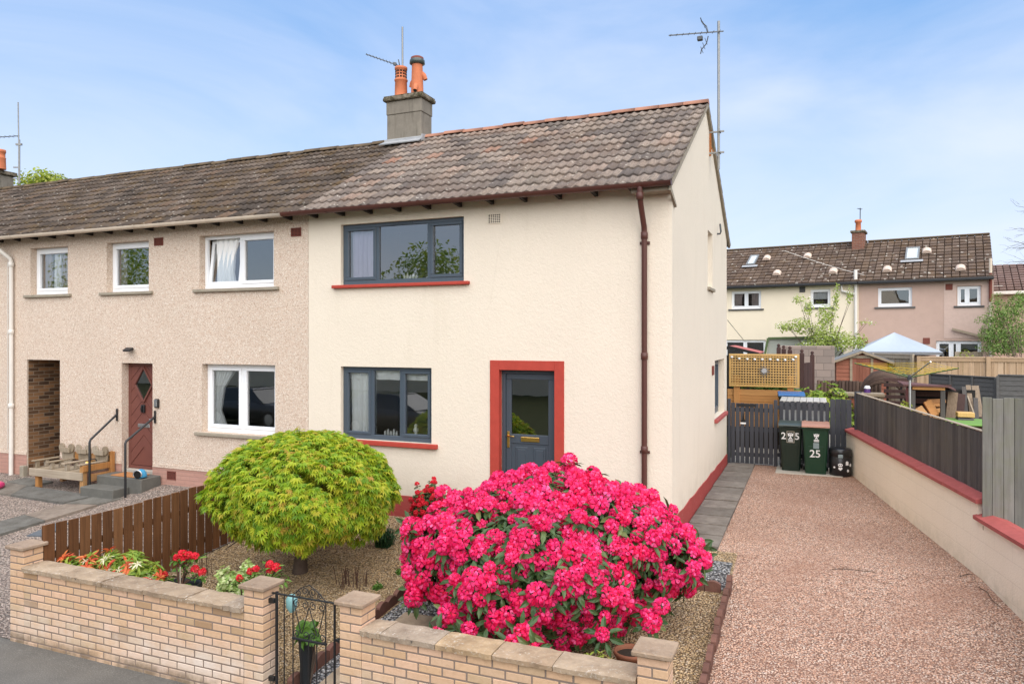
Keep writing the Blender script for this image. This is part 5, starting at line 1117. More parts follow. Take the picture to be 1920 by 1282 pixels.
for s_ in (-1, 1):
    pts = [c + Vector((-.0, 0, s_*.03)), c + Vector((-.03, 0, s_*.16)), c + Vector((-.12, 0, s_*.26)), c + Vector((-.14, 0, s_*.34))]; mb.tube(pts, .010, 6)
    for t in (.12, .2, .27): mb.tube([c + Vector((-.03-(t-.1)*.5, -.16, s_*t)), c + Vector((-.03-(t-.1)*.5, .16, s_*t))], .005, 5)
mb.box(c.x-.20, c.x-.10, c.y-.04, c.y+.04, c.z-.09, c.z-.01, .01); mb.build('reflector', MT['aerial'], TA)
TC = thing('television_aerial', 'television aerial pointing left, mounted behind the two chimney pots', 'aerial', (-6.12, 3.7, 7.9))
d_ = (Vector((-6.12, 3.8, 0))-Vector(CAM)).dot(Vector((-RY, RX, 0)))
mb = MB(); mb.tube([at(755, 178, d_), at(754.5, 51, d_)], .02, 8); mb.build('mast', MT['galv'], TC)
yagi(TC, at(686, 102, d_), at(755, 126, d_), 11, .24, MT['aerial'])
mb = MB(); mb.tube([at(747, 112, d_), at(750, 126, d_)], .012, 6); mb.bar(at(738, 120, d_), at(743, 121, d_), .06); mb.build('reflector', MT['aerial'], TC)
TL = thing('television_aerial', 'television aerial on a stepped mast beside the chimney at the left edge', 'aerial', (-14.5, 3.8, 6.9))
d_ = (Vector((-14.55, 3.8, 0))-Vector(CAM)).dot(Vector((-RY, RX, 0)))
mb = MB(); mb.tube([at(36, 345, d_), at(36, 262, d_)], .025, 8); mb.tube([at(35, 262, d_), at(34, 192, d_)], .016, 8); mb.bar(at(30, 271, d_), at(41, 271, d_), .05)
for y in (314, 335): mb.bar(at(25, y, d_), at(37, y, d_), .03)
mb.build('mast', MT['galv'], TL)
yagi(TL, at(-40, 260, d_), at(36, 255, d_), 9, .22, MT['aerial'])

# ---------------------------------------------------------------- things in the gardens behind
def dpt(px, Y): return (Y-CAM[1])/ray(px, 634)[1]
def BY(px, py, Y): return onY(px, py, Y)
def ybox(mb, px0, px1, py0, py1, Y, th, bev=.004):      # a board facing us between two pixels, at depth Y
    a = BY(px0, py1, Y); b = BY(px1, py0, Y); z0 = BY((px0+px1)/2, py1, Y).z; z1 = BY((px0+px1)/2, py0, Y).z
    mb.box(a.x, b.x, Y, Y+th, z0, z1, bev); return a.x, b.x, z0, z1
# trellis on the planter
Y = 9.2; TR = thing('trellis_planter', 'golden square trellis standing on an orange timber planter', 'trellis', tuple(BY(1433, 755, Y+.2)))
a = BY(1367, 663, Y); b = BY(1499, 726, Y); x0, x1 = a.x, b.x; z1 = BY(1433, 663.5, Y).z; z0 = BY(1433, 725.5, Y).z
mb = MB(); FT_ = Fr((0, Y, 0), (1, 0, 0), (0, -1, 0)); ring(mb, FT_, x0, x1, z0, z1, .055, -.03, .012, .004); mb.build('trellis_frame', MT['trellis'], TR)
mb = MB(); n = 24
for i in range(n): t = x0+.055 + (x1-x0-.11)*(i+.5)/n; FT_.box(mb, t-.013, t+.013, -.018, -.006, z0+.055, z1-.055)
mb.build('trellis_uprights', MT['trellis'], TR)
mb = MB(); n = 11
for i in range(n): t = z0+.055 + (z1-z0-.11)*(i+.5)/n; FT_.box(mb, x0+.055, x1-.055, -.005, .006, t-.013, t+.013)
mb.build('trellis_slats', MT['trellis'], TR)
for px in (1381, 1482):
    mb = MB(); q = BY(px, 700, Y); mb.box(q.x-.075, q.x+.075, Y+.032, Y+.075, BY(px, 800, Y).z, z0+.3, .004); mb.build('trellis_leg', MT['planter'], TR)
mb = MB(); zt = BY(1433, 731, Y).z
for k in range(6): mb.box(x0-.05, x1+.05, Y+.08, Y+.11, zt-.158*(k+1)+.004, zt-.158*k, .006)
mb.build('planter_front', MT['planter'], TR)
mb = MB(); mb.box(x0-.04, x1+.04, Y+.111, Y+.6, .0, zt-.08); mb.build('planter_soil', MT['potsoil'], TR)
SU = thing('sun_ornament', 'silver metal sunburst ornament hanging on the middle of the trellis', 'ornament', tuple(BY(1433, 695, Y-.02)), local=True)
mb = MB(); mb.lathe((0, 0, 0), [(.0, -.0)]*1, 8, cap=False) if False else None
for k in range(16):
    t = 2*math.pi*k/16; r1 = .175 if k % 2 else .13
    mb.prism([(.06*math.cos(t-.13), 0, .06*math.sin(t-.13)), (r1*math.cos(t+.1), 0, r1*math.sin(t+.1)), (.06*math.cos(t+.13), 0, .06*math.sin(t+.13))], (0, -.012, 0))
mb.build('rays', MT['galv'], SU); mb = MB(); mb.prism([(.06*math.cos(t), -.013, .06*math.sin(t)) for t in np.linspace(0, 6.283, 19)[:-1]], (0, -.02, 0)); mb.build('face', MT['steel'], SU)
LG = thing('string_lights', 'string of small white lanterns along the top of the trellis', 'string lights', tuple(BY(1433, 672, Y-.02)))
mb = MB(); pts = []
for k, (px, py) in enumerate(((1372, 669), (1386, 672), (1401, 673), (1415, 673.5), (1429, 673.5), (1444, 673.5), (1458, 674.5), (1472, 674.5), (1487, 674), (1492, 669))):
    q = BY(px, py, Y-.028); pts.append(q + Vector((0, 0, .02))); mb.lathe(q, [(.012, -.03), (.032, -.01), (.036, .006), (.018, .022)], 8)
mb.build('lanterns', MT['sticker'], LG); mb = MB(); mb.tube(pts, .004, 5); mb.build('cord', MT['greenarm'], LG)
DP = thing('dark_board_screen', 'dark board screen close behind the golden trellis', 'fence', tuple(BY(1433, 720, 10.0)))
mb = MB(); boards(mb, (BY(1366, 700, 10.0).x, 10.0), (BY(1500, 700, 10.0).x, 10.0), .15, .146, .02, lambda c: .3, lambda c: BY(1433, 667, 10.0).z, .0); mb.build('board_panel', MT['blackwood'], DP)
# red felt shed behind the trellis
Y = 11.5; RS = thing('red_roof_shed', 'dark timber shed with red felt roof behind the trellis', 'shed', tuple(BY(1390, 760, Y)))
q0 = BY(1345, 668, Y); q1 = BY(1420, 661, Y); zz = q1.z; pk = BY(1368, 648, Y)
mb = MB(); mb.box(q0.x, q1.x-.1, Y, Y+1.8, .05, zz-.12); mb.build('shed_walls', MT['blackwood'], RS)
mb = MB(); mb.prism([(pk.x-1.2, Y-.12, pk.z-.38), (pk.x, Y-.12, pk.z), (q1.x+.05, Y-.12, zz), (q1.x+.05, Y-.12, zz-.07), (pk.x, Y-.12, pk.z-.09), (pk.x-1.2, Y-.12, pk.z-.47)], (0, .04, 0)); mb.build('barge_board', MT['blackwood'], RS)
mb = MB(); mb.prism([(pk.x, Y-.08, pk.z), (q1.x+.08, Y-.08, zz), (q1.x+.08, Y-.08, zz-.02), (pk.x, Y-.08, pk.z-.03)], (0, 1.9, .0)); mb.prism([(pk.x-1.2, Y-.08, pk.z-.38), (pk.x, Y-.08, pk.z), (pk.x, Y-.08, pk.z-.03), (pk.x-1.2, Y-.08, pk.z-.41)], (0, 1.9, 0)); mb.build('roof', MT['felt_red'], RS)
# bin store with slatted top and blue-lidded bin
BS = thing('slatted_bin_store', 'bin store with pale slatted top and light panels behind the pickets', 'bin store', (1.7, 7.6, 0))
zt = BY(1510, 752, 7.08).z
mb = MB(); xa, xb = BY(1462, 752, 7.08).x, BY(1551, 752, 7.08).x
for k in range(7): t = xa + (xb-xa)*k/7; mb.box(t, t+(xb-xa)/7-.008, 7.06, 8.25, zt-.03, zt, .004)
mb.build('slatted_top', MT['slattop'], BS)
mb = MB(); mb.box(xa+.02, xb-.02, 7.10, 7.13, .1, zt-.10, .004); mb.build('front_panel', MT['sticker'], BS)
mb = MB(); mb.box(xa+.02, xb-.02, 7.06, 7.10, zt-.10, zt-.032, .004); mb.build('top_rail', MT['picket'], BS)
mb = MB(); mb.box(xa+.02, xa+.05, 7.14, 8.2, .05, zt-.04); mb.box(xb-.05, xb-.02, 7.14, 8.2, .05, zt-.04); mb.box(xa+.05, xb-.05, 8.17, 8.2, .05, zt-.04); mb.build('side_panels', MT['picket'], BS)
q = BY(1483, 745, 8.75); W3, _, _ = wheelie(q.x, 8.75, 'wheelie bin with blue lid between the trellis and the slatted bin store', MT['bin_black'], MT['lid_blue'], .56, .6, 1.43, .08)
# brown gate and finial posts
BG = thing('dark_timber_gate', 'tall dark brown board gate between finial posts right of the trellis', 'gate', tuple(BY(1515, 755, 11.0)))
mb = MB(); p = BY(1502, 700, 11.0); q = BY(1521, 700, 12.6)
boards(mb, (p.x, p.y), (q.x+.02, q.y), .12, .112, .02, lambda c: .1, lambda c: BY(1510, 681, 11.3).z, .01); mb.build('board_panel', MT['purplewood'], BG)
for (px, pt, Y_) in ((1503.5, 663, 10.95), (1523, 666, 12.7), (1460, 652, 13.5), (1469.5, 655, 12.6), (1481, 657, 11.8)):
    q = BY(px, pt, Y_); w = .06; mb = MB(); mb.box(q.x-w, q.x+w, Y_-w, Y_+w, .05, q.z, .005); ps = mb.build('post', MT['purplewood'], BG)
    mb = MB(); mb.lathe((q.x, Y_, q.z), [(.05, 0), (.05, .02), (.025, .035), (.05, .065), (.05, .085), (.02, .12)], 10); mb.build('finial', MT['purplewood'], ps)
# rough block wall
Y = 16.0; mb = MB(); a = BY(1462, 648, Y); b = BY(1565, 648, Y); mb.box(a.x, b.x, Y, Y+.25, .1, a.z, .02); mb.build('block_wall', MT['blockwall'], off=(a.x, Y, .2), label='weathered blotchy block wall left of the red brown shed', cat='garden wall')
mb = MB(); mb.box(0, 0, 0, 0, 0, 0) if False else None
# leaning lean-to frame (dark poly roof) by the far window
Y = 22.0; LN = thing('clear_lean_to', 'pale lean-to with dark edge under the leafy young tree', 'lean-to', tuple(BY(1450, 650, Y)))
mb = MB(); mb.prism([BY(1441, 634, Y), BY(1575, 632, Y), BY(1590, 700, Y), BY(1434, 700, Y)], (0, .05, 0)); mb.build('side_sheet', plain('grey green sheet', (.34, .35, .31), .7, .1, 3), LN)
mb = MB(); mb.bar(BY(1440, 634, Y-.05), BY(1580, 631, Y-.05), .08); mb.bar(BY(1440, 634, Y-.05), BY(1434, 665, Y-.05), .09); mb.build('edge_trim', MT['greenarm'], LN)
# shed
Y = 18.2; SH = thing('timber_shed', 'red brown timber garden shed with grey felt roof and plank door', 'shed', tuple(BY(1610, 716, Y)))
a = BY(1568, 716, Y); b = BY(1664, 716, Y); el = BY(1568, 676, Y); er = BY(1664, 676, Y); ap = BY(1616, 660, Y); n = 12
mb = MB()
for k in range(n):
    z0 = a.z-.9+(el.z-a.z+.9)*k/n; z1 = a.z-.9+(el.z-a.z+.9)*(k+1)/n; mb.hexa([(a.x, Y-.02, z0), (b.x, Y-.02, z0), (b.x, Y+.02, z0), (a.x, Y+.02, z0), (a.x, Y, z1), (b.x, Y, z1), (b.x, Y+.02, z1), (a.x, Y+.02, z1)])
mb.prism([(a.x, Y, el.z), (b.x, Y, el.z), (ap.x, Y, ap.z-.06)], (0, .02, 0)); mb.box(a.x, a.x+.02, Y+.02, Y+2.2, .3, el.z); mb.box(b.x-.02, b.x, Y+.02, Y+2.2, .3, el.z); mb.build('shed_walls', MT['shedwood'], SH)
mb = MB(); boards(mb, (BY(1598, 716, Y).x, Y-.025), (BY(1634, 716, Y).x, Y-.025), .11, .107, .025, lambda c: .4, lambda c: BY(1615, 673, Y).z, 0); mb.build('door', MT['sheddoor'], SH)
mb = MB()
for px in (1596, 1635): q = BY(px, 700, Y-.05); mb.box(q.x-.04, q.x+.04, Y-.055, Y-.026, .4, BY(px, 672, Y).z)
q0, q1 = BY(1596, 671, Y), BY(1635, 671, Y); mb.box(q0.x-.1, q1.x+.1, Y-.055, Y-.026, q0.z, q0.z+.09); mb.build('door_frame', MT['oldwood'], SH)
mb = MB(); d_ = Vector((0, 2.5, 0)); l_ = Vector((a.x-.2, Y-.15, el.z-.07)); r_ = Vector((b.x+.2, Y-.15, er.z-.07)); t_ = Vector((ap.x, Y-.15, ap.z+.03))
mb.prism([l_, t_, t_+Vector((0, 0, .04)), l_+Vector((0, 0, .05))], d_); mb.prism([r_, t_+Vector((0, 0, .0)), t_+Vector((0, 0, .04)), r_+Vector((0, 0, .05))], d_); mb.build('roof', MT['felt_grey'], SH)
mb = MB(); mb.bar(l_ + Vector((0, -.02, -.02)), t_ + Vector((0, -.02, -.02)), .03, .07); mb.bar(t_ + Vector((0, -.02, -.02)), r_ + Vector((0, -.02, -.02)), .03, .07); mb.build('barge_board', MT['oldwood'], SH)
# gazebo
Y = 21.2; GZ = thing('gazebo', 'pale blue grey fabric gazebo beyond the garden shed', 'gazebo', tuple(BY(1685, 700, Y)))
l_ = BY(1606, 659, Y-1.6); r_ = BY(1768, 659, Y-1.6); ap = BY(1678, 623, Y); cx = (l_.x+r_.x)/2; hw = (r_.x-l_.x)/2; mb = MB()
cs = [Vector((l_.x, Y-1.6, l_.z)), Vector((r_.x, Y-1.6, l_.z)), Vector((r_.x, Y+1.6, l_.z)), Vector((l_.x, Y+1.6, l_.z))]; A_ = Vector((cx, Y, ap.z))
for i in range(4):
    p, q = cs[i], cs[(i+1) % 4]; prev = None
    for t in np.linspace(0, 1, 9):                  # fabric sags a little between the ribs
        L_ = p.lerp(A_, t); R_ = q.lerp(A_, t); row = [mb.vert(L_.lerp(R_, s_) - Vector((0, 0, .10*math.sin(math.pi*s_)*math.sin(math.pi*min(1, t*1.0))))) for s_ in np.linspace(0, 1, 7)]
        if prev:
            for k in range(6): mb.face([prev[k], prev[k+1], row[k+1], row[k]], False)
        prev = row
mb.build('canopy', MT['gazebo'], GZ)
mb = MB()
for i in range(4): p, q = cs[i], cs[(i+1) % 4]; mb.prism([p, q, q-Vector((0, 0, .10)), p-Vector((0, 0, .10))], (A_-p).normalized()*.01)
mb.build('valance', MT['felt_grey'], GZ)
for c in cs:
    mb = MB(); mb.box(c.x-.03, c.x+.03, c.y-.03, c.y+.03, .4, c.z-.05); mb.build('leg', MT['aerial'], GZ)
# tan boundary fences
def panel_fence(label, p0, p1, zt, zb, mat, name='panel_fence', posts=3, th=.02, pitch=.1, batten=True):
    p0 = Vector(p0); p1 = Vector(p1); d = (p1-p0); L = d.length; d.normalize(); nn = Vector((d.y, -d.x, 0)); root = thing(name, label, 'fence', ((p0.x+p1.x)/2, (p0.y+p1.y)/2, zb))
    mb = MB(); boards(mb, (p0.x, p0.y), (p1.x, p1.y), pitch, pitch*.985, th, lambda c: zb, lambda c: zt-.04, 0); mb.build('board_panel', mat, root)
    mb = MB(); mb.fbox(p0, d, nn, (0, 0, 1), 0, L, -.02, .07, zt-.04, zt, .005); mb.fbox(p0, d, nn, (0, 0, 1), 0, L, .021, .055, zt-.16, zt-.042, .004); mb.build('rail', mat, root)
    for i in range(posts): u = L*i/(posts-1); mb = MB(); mb.fbox(p0, d, nn, (0, 0, 1), u-.06, u+.06, .056, .13, zb, zt+.01, .005); mb.build('post', mat, root)
    if batten:
        mb = MB(); u = .2
        while u < L: mb.fbox(p0, d, nn, (0, 0, 1), u, u+.035, .0205, .035, zb, zt-.16); u += pitch*2
        mb.build('cover_strip', mat, root)
    return root
Y = 17.5; a = BY(1722, 668, Y); b = BY(1990, 671, Y)
panel_fence('long new tan timber fence behind the rotary clothes airer', (a.x, Y), (b.x, Y), a.z, .4, MT['tanfence'], posts=3, pitch=.16) if False else panel_fence('long new tan timber fence behind the rotary clothes airer', (a.x, Y, 0), (b.x, Y, 0), a.z, .4, MT['tanfence'], posts=3, pitch=.16)
Y = 18.6; a = BY(1640, 662, Y+.6); b = BY(1720, 668, 17.55)
panel_fence('older tan timber fence between the shed and the newer fence', (a.x, Y+.6, 0), (b.x-.08, 17.6, 0), a.z, .4, MT['oldwood_z'], posts=2, pitch=.14)
Y = 21.5; a = BY(1790, 659, Y); b = BY(1850, 660, Y); mb = MB(); boards(mb, (a.x, Y), (b.x, Y), .15, .147, .03, lambda c: .4, lambda c: a.z, .01); mb.build('far_fence', MT['oldwood_z'], off=(a.x, Y, .5), label='low grey fence just below the far right ground floor window', cat='fence')
# dark lap panels
def lap(label, px0, px1, py, Y0, Y1, n, zb=.6):
    a = BY(px0, py, Y0); b = BY(px1, py, Y1); p0 = Vector((a.x, Y0, 0)); p1 = Vector((b.x, Y1, 0)); d = p1-p0; L = d.length; d.normalize(); nn = Vector((d.y, -d.x, 0)); zt = a.z; root = thing('lap_panel_fence', label, 'fence', ((p0.x+p1.x)/2, (p0.y+p1.y)/2, zb))
    mb = MB(); k = 11
    for i in range(k): z0 = zb+(zt-zb)*i/k; z1 = zb+(zt-zb)*(i+1)/k+.01; mb.hexa([p0+nn*.02+Vector((0, 0, z0)), p1+nn*.02+Vector((0, 0, z0)), p1+Vector((0, 0, z0)), p0+Vector((0, 0, z0)), p0+nn*.008+Vector((0, 0, z1)), p1+nn*.008+Vector((0, 0, z1)), p1+Vector((0, 0, z1)), p0+Vector((0, 0, z1))])
    mb.build('lap_boards', MT['dkpanel'], root)
    mb = MB(); mb.fbox(p0, d, nn, (0, 0, 1), 0, L, -.01, .045, zt, zt+.035, .004)
    for i in range(n+1): u = L*i/n; mb.fbox(p0, d, nn, (0, 0, 1), u-.03, u+.03, .021, .045, zb, zt, .004)
    mb.build('frame_battens', MT['dkpanel'], root); return root
lap('dark grey lap panel fence behind the log store', 1745, 1868, 702, 13.2, 11.6, 3); lap('nearer dark grey lap panel fence at the right edge of the photo', 1871, 1990, 704, 11.4, 11.1, 1)
# low log roll edging and bench top
Y = 14.0; LR = MB(); a = BY(1535, 714, Y); b = BY(1652, 716, Y); x = a.x
while x < b.x: LR.lathe((x, Y+jit(.01), .3), [(.05, 0), (.05, a.z-.3+jit(.03)), (.03, a.z-.28+jit(.01))], 8); x += .098
LR.build('log_roll_edging', MT['logroll'], off=(a.x, Y, .3), label='low dark brown log roll fence in front of the red brown shed', cat='fence')
WB = thing('timber_potting_table', 'long weathered timber table top behind the corner of the fence', 'table', tuple(BY(1610, 745, 9.5)))
mb = MB(); a = BY(1563, 738, 9.6); b = BY(1658, 738, 9.6); mb.box(a.x, b.x, 9.35, 9.9, a.z-.03, a.z+.04, .006); mb.build('table_top', MT['oldwood'], WB)
mb = MB(); mb.box(a.x+.1, b.x-.15, 9.45, 9.48, a.z-.34, a.z-.10, .004); mb.build('apron', MT['shedwood'], WB)
for x in (a.x+.06, b.x-.14):
    mb = MB(); mb.box(x, x+.11, 9.40, 9.5, .3, a.z-.031, .004); mb.build('leg', MT['oldwood_z'], WB)
q = BY(1626, 733, 9.7); PP = thing('purple_tub', 'small purple tub with white lid standing on the timber table', 'tub', (q.x, 9.7, a.z+.041), local=True)
mb = MB(); mb.lathe((0, 0, 0), [(.075, 0), (.065, .10)], 4); mb.build('tub_body', MT['purple'], PP); mb = MB(); mb.lathe((0, 0, .101), [(.075, 0), (.075, .02), (.05, .07)], 4); mb.build('tub_lid', MT['sticker'], PP)
# pallet fence
PL = thing('pallet_screen', 'dark slatted pallet screen left of the log store', 'screen', tuple(BY(1682, 760, 10.5)))
mb = MB()
for py in (712, 722, 733.5, 744, 755, 766): ybox(mb, 1657, 1709, py-3.2, py+3.2, 10.5, .025)
mb.build('slats', MT['purplewood'], PL); mb = MB()
for px in (1664, 1690): ybox(mb, px-2, px+2, 710, 790, 10.53, .05)
mb.build('uprights', MT['blackwood'], PL)
# willow dome
q = BY(1655, 724, 13.0); mb = MB(); r = .62
for k in range(26): t = math.pi*k/25; mb.tube([(q.x-r*math.cos(s_)*1.0, 13.0+r*math.sin(s_)*math.cos(t), q.z-.55+1.0*math.sin(s_)*abs(math.sin(t*.5+.8))) for s_ in np.linspace(0, math.pi, 9)], .035, 5)
mb.build('willow_dome', MT['logroll'], off=(q.x, 13.0, .4), label='dark woven willow dome beside the shed door', cat='willow dome')
# log store
LS = thing('log_store', 'open log store with brown felt roof standing behind the dark fence', 'log store', tuple(BY(1752, 790, 8.6)))
Y = 8.6; a = BY(1709, 725, Y); b = BY(1802, 733, Y)
mb = MB(); rl, rr = BY(1690, 722, Y), BY(1800, 734, Y); mb.prism([(rl.x, Y-.35, BY(1700, 722, Y).z), (BY(1772, 724, Y).x, Y-.35, BY(1772, 724.5, Y).z), (rr.x, Y+.5, rr.z-.02), (rr.x, Y+.9, rr.z), (rl.x, Y+.9, rl.z+.02)], (0, 0, .035)); mb.build('roof', plain('brown roof felt', (.13, .06, .055), .8, .2, 8), LS)
mb = MB(); ybox(mb, 1711, 1772, 724.8, 731, Y-.3, .06); mb.build('front_rail', MT['planter'], LS)
for px, w, m_ in ((1712, 4.5, 'picket'), (1768, 4.5, 'blackwood')):
    mb = MB(); ybox(mb, px-w, px+w, 731.5, 800, Y-.28, .09); mb.build('post', MT['darkfence'], LS)
mb = MB(); x0 = BY(1706, 760, Y).x; x1 = BY(1796, 760, Y).x; mb.box(x0, x0+.03, Y-.2, Y+.8, .6, a.z-.05); mb.build('side_panel', MT['felt_red'], LS)
mb = MB()
for k in range(7): z = .65+k*.17; mb.box(x0+.035, x1, Y+.78, Y+.80, z, z+.12, .003)
mb.build('back_slats', MT['purplewood'], LS)
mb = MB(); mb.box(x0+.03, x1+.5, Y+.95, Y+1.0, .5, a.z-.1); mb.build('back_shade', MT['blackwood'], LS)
def log(label, px, py, L, r, ang, Y=8.45, cut=True, yaw=.3):
    c = BY(px, py, Y); root = None; mb = MB(); d = Vector((math.cos(ang)*math.cos(yaw), math.sin(yaw), math.sin(ang))); mb.bar(c-d*L/2, c+d*L/2, r*2, r*1.5, .012, up=(0, -1, .3)); mb.build('split_log', MT['logcut'], off=c, label=label, cat='log', group='split logs in the log store')
for args in (('large pale split log leaning left in the log store', 1731, 777, .36, .085, 2.2), ('pale split log standing on its end in the middle of the log store', 1746, 766, .36, .085, 2.05, 8.5), ('split log lying high at the back of the log store', 1755, 752, .40, .05, .05, 8.8), ('thin split log just under the highest log', 1755, 759, .36, .04, -.05, 8.75), ('split log lying by the right post of the log store', 1756, 770, .28, .05, .15, 8.7),
             ('short dark split log below the pale leaning log', 1738, 788, .24, .05, .8, 8.4), ('small split log low beside the right post', 1752, 786, .22, .05, .3, 8.4), ('small split log lowest by the right post', 1757, 794, .24, .05, -.1, 8.4), ('split log lowest on the left in the log store', 1728, 790, .26, .06, 2.4, 8.42)): log(*args)
def plank(label, px0, py0, px1, py1, w, Y, mat, th=.03):
    mb = MB(); mb.bar(BY(px0, py0, Y), BY(px1, py1, Y+.35), w, th, .004, up=(0, -1, .3)); mb.build('leaning_plank', mat, off=BY(px0, py0, Y), label=label, cat='plank', group='planks leaning behind the log store')
plank('wide grey board leaning against the right side of the log store', 1781, 795, 1787, 735, .20, 8.9, MT['plank']); plank('grey board leaning next to the log store post', 1795, 795, 1800, 738, .22, 8.95, MT['purplewood']); plank('dark plank leaning upright between grey and brown planks', 1812, 780, 1807, 725, .09, 9.2, MT['darkfence'])
plank('brown plank leaning left of the widest brown plank', 1824, 785, 1815, 722, .10, 9.3, MT['plank']); plank('wide brown plank leaning rightmost against the dark panel', 1837, 782, 1828, 723, .15, 9.35, MT['plank']); plank('narrow pale stick leaning across the brown planks', 1826, 775, 1814, 742, .03, 9.1, MT['oldwood_z']); plank('short dark plank in front of the brown planks', 1831, 786, 1829, 746, .09, 9.05, MT['darkfence'])
mb = MB(); a = BY(1796, 773, 8.3); b = BY(1828, 783, 8.3); mb.box(a.x, b.x, 8.3, 8.6, b.z, a.z, .01); mb.build('orange_block', MT['trellis'], off=a, label='orange insulation block lying on the green topped table', cat='block')
mb = MB(); a = BY(1796, 783.4, 8.3); mb.box(a.x, BY(1826, 785, 8.3).x, 8.28, 8.6, a.z-.07, a.z-.004, .01); mb.build('dark_block', MT['dkpanel'], off=a, label='dark slab lying under the orange insulation block', cat='block')
TT = thing('turf_topped_table', 'low table covered with bright green artificial turf behind the dark fence', 'table', tuple(BY(1815, 800, 8.2)))
a = BY(1772, 787, 8.2); b = BY(1862, 787, 8.2); mb = MB(); mb.box(a.x, b.x, 7.5, 8.75, a.z-.05, a.z-.0, .02); mb.build('turf_top', MT['turf'], TT); mb = MB(); mb.box(a.x+.06, b.x-.06, 7.6, 8.65, .6, a.z-.055); mb.build('table_body', plain('red brown box', (.10, .035, .025), .7, .2, 5), TT)
# rotary airer
Y = 7.9; RA = thing('rotary_clothes_airer', 'rotary clothes airer with yellow lines open behind the dark fence', 'clothes airer', tuple(BY(1706, 790, Y)))
hub = BY(1706, 709, Y); mb = MB(); mb.tube([(hub.x, Y, .5), (hub.x, Y, hub.z+.02)], .025, 10); mb.build('pole', MT['steel'], RA)
mb = MB(); mb.lathe((hub.x, Y, hub.z-.04), [(.05, 0), (.05, .08), (.03, .1)], 10); mb.build('hub', MT['picket'], RA)
H_ = Vector((hub.x, Y, hub.z+.02)); tips = [BY(1601, 680, Y), BY(1799, 690, Y), BY(1745, 678, Y+1.25), BY(1665, 678, Y+1.4)]; zt_ = H_.z+.38
tips = [H_ + Vector((-1.32, -.05, .36)), H_ + Vector((1.18, -.35, .22)), H_ + Vector((.33, -1.30, .36)), H_ + Vector((-.3, 1.3, .36))]
tips[2] = BY(1745, 678, Y-.9); tips[0] = BY(1602, 680.5, Y+.1); tips[1] = BY(1798, 690, Y-.2); tips[3] = BY(1668, 687, Y+1.2)
for i, t in enumerate(tips):
    mb = MB(); mb.tube([H_, t], .016, 8); mb.build('arm', MT['greenarm'] if i != 2 else MT['steel'], RA)
mb = MB(); order = [0, 2, 1, 3]
for k in range(7):
    f_ = .34 + .64*k/6
    for i in range(4): p = H_.lerp(tips[order[i]], f_); q = H_.lerp(tips[order[(i+1) % 4]], f_); mid = (p+q)/2 - Vector((0, 0, .02)); mb.tube([p, mid, q], .0036, 5)
mb.build('lines', MT['yellowline'], RA)
# ---------------------------------------------------------------- houses behind
XU = Vector((RX*.8515 + RY*.5245, RY*.8515 - RX*.5245, 0)).normalized(); XN = Vector((XU.y, -XU.x, 0))
O_ = at(1610, 634, 30.0); O_.z = 0; FB = Fr(O_, XU, XN); FB0 = Fr(Vector(O_), XU, XN)
def bu(px, py): return FB.px(px, py)
def far_roof(mb, u0, u1, ze, zr, run, rows, cols=None, tw=.27):
    L = math.hypot(run, zr-ze)
    n = int((u1-u0)/tw); g = 1.0/rows
    for r in range(rows):
        for c in range(n):
            a = u0+(u1-u0)*c/n; b = u0+(u1-u0)*(c+1)/n; j = rnd.uniform(-.012, .012)
            P = lambda u, t, h: FB.P(u, -(t*run) + .25 + h*.5, ze+(zr-ze)*t + h)
            t0, t1 = r*g-.006, (r+1)*g; uv = [(c+.5, r+.5)]*4; ca, cb_ = a+.022, b-.022; m_ = .016
            mb.face([mb.vert(P(ca, t0, .06+j)), mb.vert(P(cb_, t0, .06+j)), mb.vert(P(cb_, t1, .02)), mb.vert(P(ca, t1, .02))], False, uv)
            mb.face([mb.vert(P(cb_, t0, .06+j)), mb.vert(P(b+.012, t0, -.03)), mb.vert(P(b+.012, t1, -.06)), mb.vert(P(cb_, t1, .02))], False, uv)
            mb.face([mb.vert(P(ca, t0, .06+j)), mb.vert(P(a-.0, t0, -.03)), mb.vert(P(a-.0, t1, -.06)), mb.vert(P(ca, t1, .02))], False, uv)
            mb.face([mb.vert(P(a, t0, -.03)), mb.vert(P(b, t0, -.03)), mb.vert(P(cb_, t0, .06+j)), mb.vert(P(ca, t0, .06+j))], False, uv)
ze = bu(1610, 531)[1]; zr = None
um = 0.0; uR = bu(1863, 560)[0]; uL = -14.0; run = 3.6; RP_ = at(1610, 455, (O_ - XN*run - Vector(CAM)).dot(Vector((-RY, RX, 0)))); zr = RP_.z
